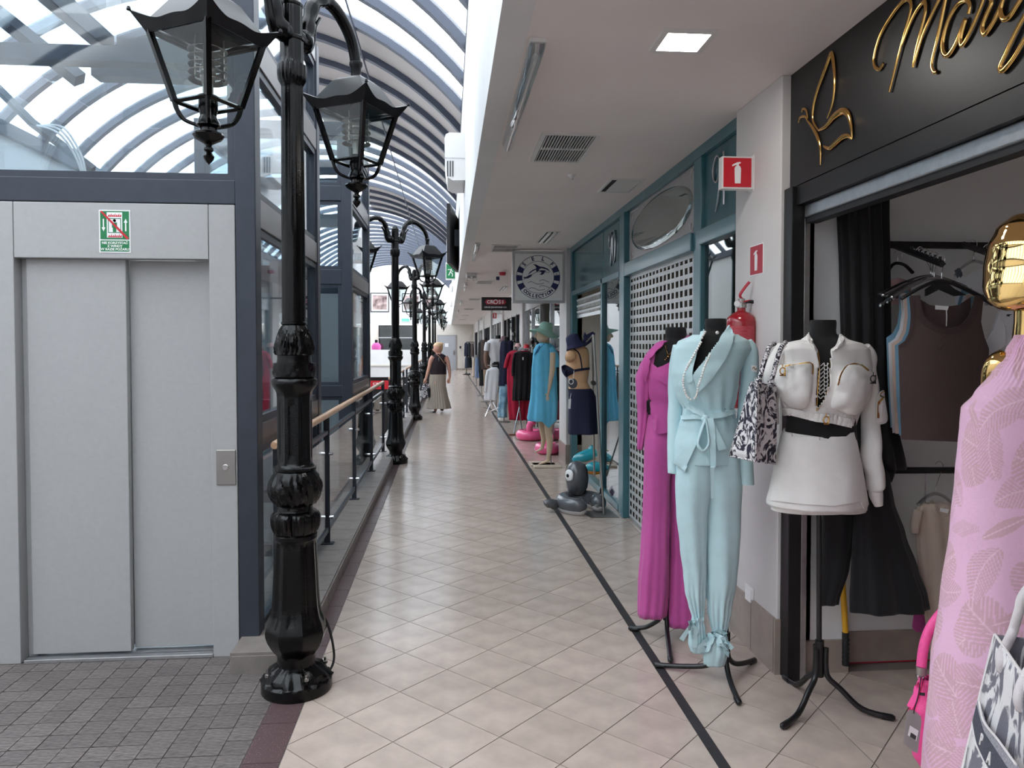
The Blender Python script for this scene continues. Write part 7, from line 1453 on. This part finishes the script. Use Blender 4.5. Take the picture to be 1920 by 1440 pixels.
# hats and caps above the racks
for nm, Y, (u, v), w, h, mt, lb in (('cap', 14.2, (482, 368), 5.5, 7, 'red', 'red cap on the display behind the black knit top'), ('cap', 16.6, (388, 350), 6, 6, 'pale_pink', 'pale pink cap beside the navy t-shirt'), ('sun_hat', 17.0, (345, 318), 6, 7, 'mauve_felt', 'mauve hat above the white polo shirt'), ('cap', 14.6, (430, 352), 5, 4, 'pale_pink', 'pale cap on top of the chrome rack')):
    o = hat(nm, Y, (Z9(u, v), w, h), (Z9(u - 6, v + 3), w * 1.5, 2), mt, lb, 0, .01)
    c_ = ORG[o]; MB().tube([(c_.x, Y, .02), (c_.x, Y, c_.z + .02)], .01, 6).build('stand_rod', 'steel', o)
for k, (u, v, w, h, Y) in enumerate(((405, 300, 16, 34, 15.9), (518, 330, 14, 30, 14.0))):
    o = thing('mannequin_head', tuple(atY(*Z9(u, v + h), Y)), 'glossy black mannequin head among the hats' if k == 0 else 'black display head beside the red cap', 'mannequin'); loft(R9((v - h, u - 5, u + 5, 0, .9), (v - h * .7, u - w * .8, u + w * .8, 0, 1.1), (v - h * .2, u - w, u + w, 0, 1.1), (v + h * .3, u - w * .7, u + w * .6, 0, 1.0), (v + h * .6, u - w * .4, u + w * .5, 0, .9), (v + h, u - w * .9, u + w, 0, .7)), Y, n=24, m=20, cap0=True).build('head', 'black_gloss', o, smooth=True); X_ = ORG[o].x; MB().tube([(X_, Y, .02), (X_, Y, ORG[o].z)], .015, 8).build('stand_rod', 'steel', o)
# bust in the far gallery window
gb_ = thing('torso_form', (-4.5, Y1 + .2, 1.1), 'magenta topped black bust above the white far parapet', 'mannequin'); MB().lathe([(.2, 1.0), (.28, 1.3), (.30, 1.5), (.2, 1.66), (.08, 1.72)], (-4.48, Y1 + .2, 0), 20).build('top', 'magenta', gb_, smooth=True); MB().lathe([(.09, 1.68), (.09, 1.86), (.07, 1.9), (.001, 1.9)], (-4.48, Y1 + .2, 0), 16).build('neck', 'form_black', gb_, smooth=True); MB().tube([(-4.48, Y1 + .2, -.3), (-4.48, Y1 + .2, 1.1)], .03, 8).build('pole', 'steel', gb_)
struct(box('floor_far_gallery', 'wall_cream', -6.7, -1.05, Y1 - .75, Y1 + 1.25, -.4, -.28))
# ================================================================ WALKING WOMAN
Zw = zc(680, 560, 5.539); YWm = 17.6
def Rw(*rows): return [(Zw(0, v)[1], Zw(l, v)[0], Zw(r, v)[0]) + tuple(x) for v, l, r, *x in rows]
def Lw(pts, dy=0, **kw): return limb([(Zw(p[0], 0)[0], Zw(0, p[1])[1], p[2] / 5.539) + ((p[3],) if len(p) > 3 else ()) for p in pts], YWm + dy, **kw)
wm = thing('person', (-.23, YWm, 0), 'person walking away in dark sleeveless top and long pleated taupe skirt', 'person')
pieces = [loft(Rw((462, 765, 800, 0, 1), (475, 745, 818, 0, 1.1), (500, 736, 826, 0, 1.15), (525, 735, 822, 0, 1.1), (545, 740, 812, 0, 1.0), (560, 752, 805, 0, .9), (566, 760, 802, .0, .8)), YWm, n=28, m=20, cap0=True, cap1=True),
    Lw([(738, 520, 6), (731, 530, 7), (738, 538, 5)], 0, n=10), Lw([(786, 518, 7), (788, 528, 8), (786, 538, 5)], -.07, n=8),
    loft(Rw((545, 765, 812, 0, 1), (570, 762, 815, 0, 1), (585, 745, 850, 0, .6), (610, 722, 868, 0, .5), (680, 712, 862, 0, .58), (770, 704, 864, 0, .6), (840, 722, 846, 0, .42)), YWm, n=32, m=26, cap1=True),
    Lw([(732, 600, 22), (708, 640, 22), (694, 700, 19), (678, 760, 17), (662, 815, 13), (654, 838, 12)], -.03, n=14), Lw([(862, 600, 22), (882, 650, 22), (894, 710, 19), (902, 760, 16), (904, 810, 13), (900, 828, 13)], .03, n=14),
    Lw([(652, 835, 13), (645, 855, 14), (640, 872, 9)], -.04, n=10), Lw([(899, 825, 13), (896, 845, 14), (893, 858, 9)], .03, n=10),
    Lw([(756, 860, 34), (754, 980, 27), (754, 1080, 20), (756, 1145, 15), (756, 1160, 16)], -.05, n=14), Lw([(808, 860, 34), (814, 980, 27), (822, 1060, 20), (826, 1110, 15)], .04, n=14),
    Lw([(760, 1160, 14), (750, 1172, 14), (738, 1176, 8)], -.06, n=10, flat=.7), Lw([(826, 1105, 14), (826, 1135, 16), (824, 1165, 12)], .08, n=10)]
for k in range(4): pieces.append(Lw([(634 + 7 * k, 862, 5), (632 + 7 * k, 880, 4.6), (636 + 7 * k, 894, 4)], -.05, n=8)); pieces.append(Lw([(884 + 7 * k, 852, 5), (882 + 7 * k, 868, 4.6), (884 + 6 * k, 880, 4)], .02, n=8))
pieces.append(Lw([(652, 846, 5), (664, 860, 5), (662, 876, 4)], -.06, n=8)); pieces.append(Lw([(888, 838, 5), (880, 852, 5), (879, 864, 4)], .0, n=8))
bw = merge(*pieces).build('body', 'skin', wm, smooth=True, recalc=False); md = bw.modifiers.new('remesh', 'REMESH'); md.mode = 'VOXEL'; md.voxel_size = .007; md.use_smooth_shade = True
hr = merge(loft(Rw((452, 770, 805, .01, 1), (462, 748, 822, .01, 1.1), (485, 733, 832, .02, 1.15), (510, 740, 834, .03, 1.1), (530, 756, 830, .035, 1.0), (550, 768, 820, .04, .8), (562, 775, 815, .04, .6)), YWm - .012, n=32, m=20, cap0=True, cap1=True, wr=.006, wscale=30))
hr.build('hair', 'blonde', wm, smooth=True); MB().lathe([(.001, -.03), (.03, -.02), (.036, 0), (.028, .022), (.001, .03)], atY(*Zw(824, 470), YWm - .04), 14).build('hair_bun', 'blonde', wm, smooth=True)
Lw([(735, 512, 3), (733, 516, 3.4), (736, 519, 3)], -.02, n=8).build('eye', 'black_matte', wm); Lw([(737, 545, 3), (734, 547, 3.4), (742, 549, 3)], -.01, n=8).build('lips', 'rose_knit', wm)
tpw = loft(Rw((572, 752, 822, 0, .8), (585, 738, 852, 0, .62), (600, 728, 864, 0, .58), (640, 722, 862, 0, .62), (700, 708, 866, 0, .64), (785, 698, 868, 0, .66)), YWm, n=40, m=24, fold=lambda t, v: .004 * cos(7 * t)); tpw.build('top', 'dark_plum', wm, smooth=True, solid=.003); tpt = bvh_of(tpw)
skw = loft(Rw((770, 700, 866, 0, .62), (830, 692, 864, 0, .64), (900, 688, 862, 0, .66), (1000, 684, 880, 0, .7), (1100, 674, 904, 0, .75), (1140, 668, 914, 0, .78)), YWm, n=120, m=40, fold=lambda t, v: .006 * cos(26 * t) * (.2 + v) + .02 * cos(5 * t + 1) * v * v)
skw.build('skirt', 'taupe_cloth', wm, smooth=True, solid=.003)
ribbon('shoulder_strap', 'tan_cloth', [Zw(765, 578), Zw(800, 606), Zw(862, 690)], .7, [tpt], wm, .006, step=2); ribbon('zip_pull', 'silver', [Zw(790, 612), Zw(791, 650)], .6, [tpt], wm, .006, step=2)
for (u, v, dy) in ((745, 1180, -.06), (826, 1160, .08)):
    c = Vector(atY(*Zw(u, v), YWm + dy)); MB().tube([(c.x, c.y + .11, .012 if dy < 0 else .05), (c.x - .005, c.y, .012 if dy < 0 else .035), (c.x - .01, c.y - .11, .014 if dy < 0 else .10)], [.036, .042, .034], 12, True, .3).build('shoe_sole', 'black_matte', wm, smooth=True)
hb = thing('handbag', tuple(atY(*Zw(660, 1030), YWm - .06)), 'black and white shopping bag carried by the walking person', 'bag')
loft(Rw((885, 628, 690, 0, .4), (920, 616, 698, 0, .5), (1000, 600, 704, 0, .5), (1030, 592, 702, 0, .5)), YWm - .08, n=40, m=16, cap1=True, fold=lambda t, v: .006 * cos(7 * t)).build('body', 'toile', hb, smooth=True, solid=.003); MB().tube(smoothpath([atY(*Zw(632, 890), YWm - .08), atY(*Zw(640, 868), YWm - .07), atY(*Zw(655, 864), YWm - .06), atY(*Zw(680, 890), YWm - .08)], 5), .006, 8).build('handle', 'black_matte', hb)
loft(Rw((930, 664, 704, -.0, .5), (1025, 660, 706, 0, .5)), YWm - .11, n=24, m=8, cap0=True, cap1=True).build('dark_panel', 'black_cloth', hb, smooth=True)
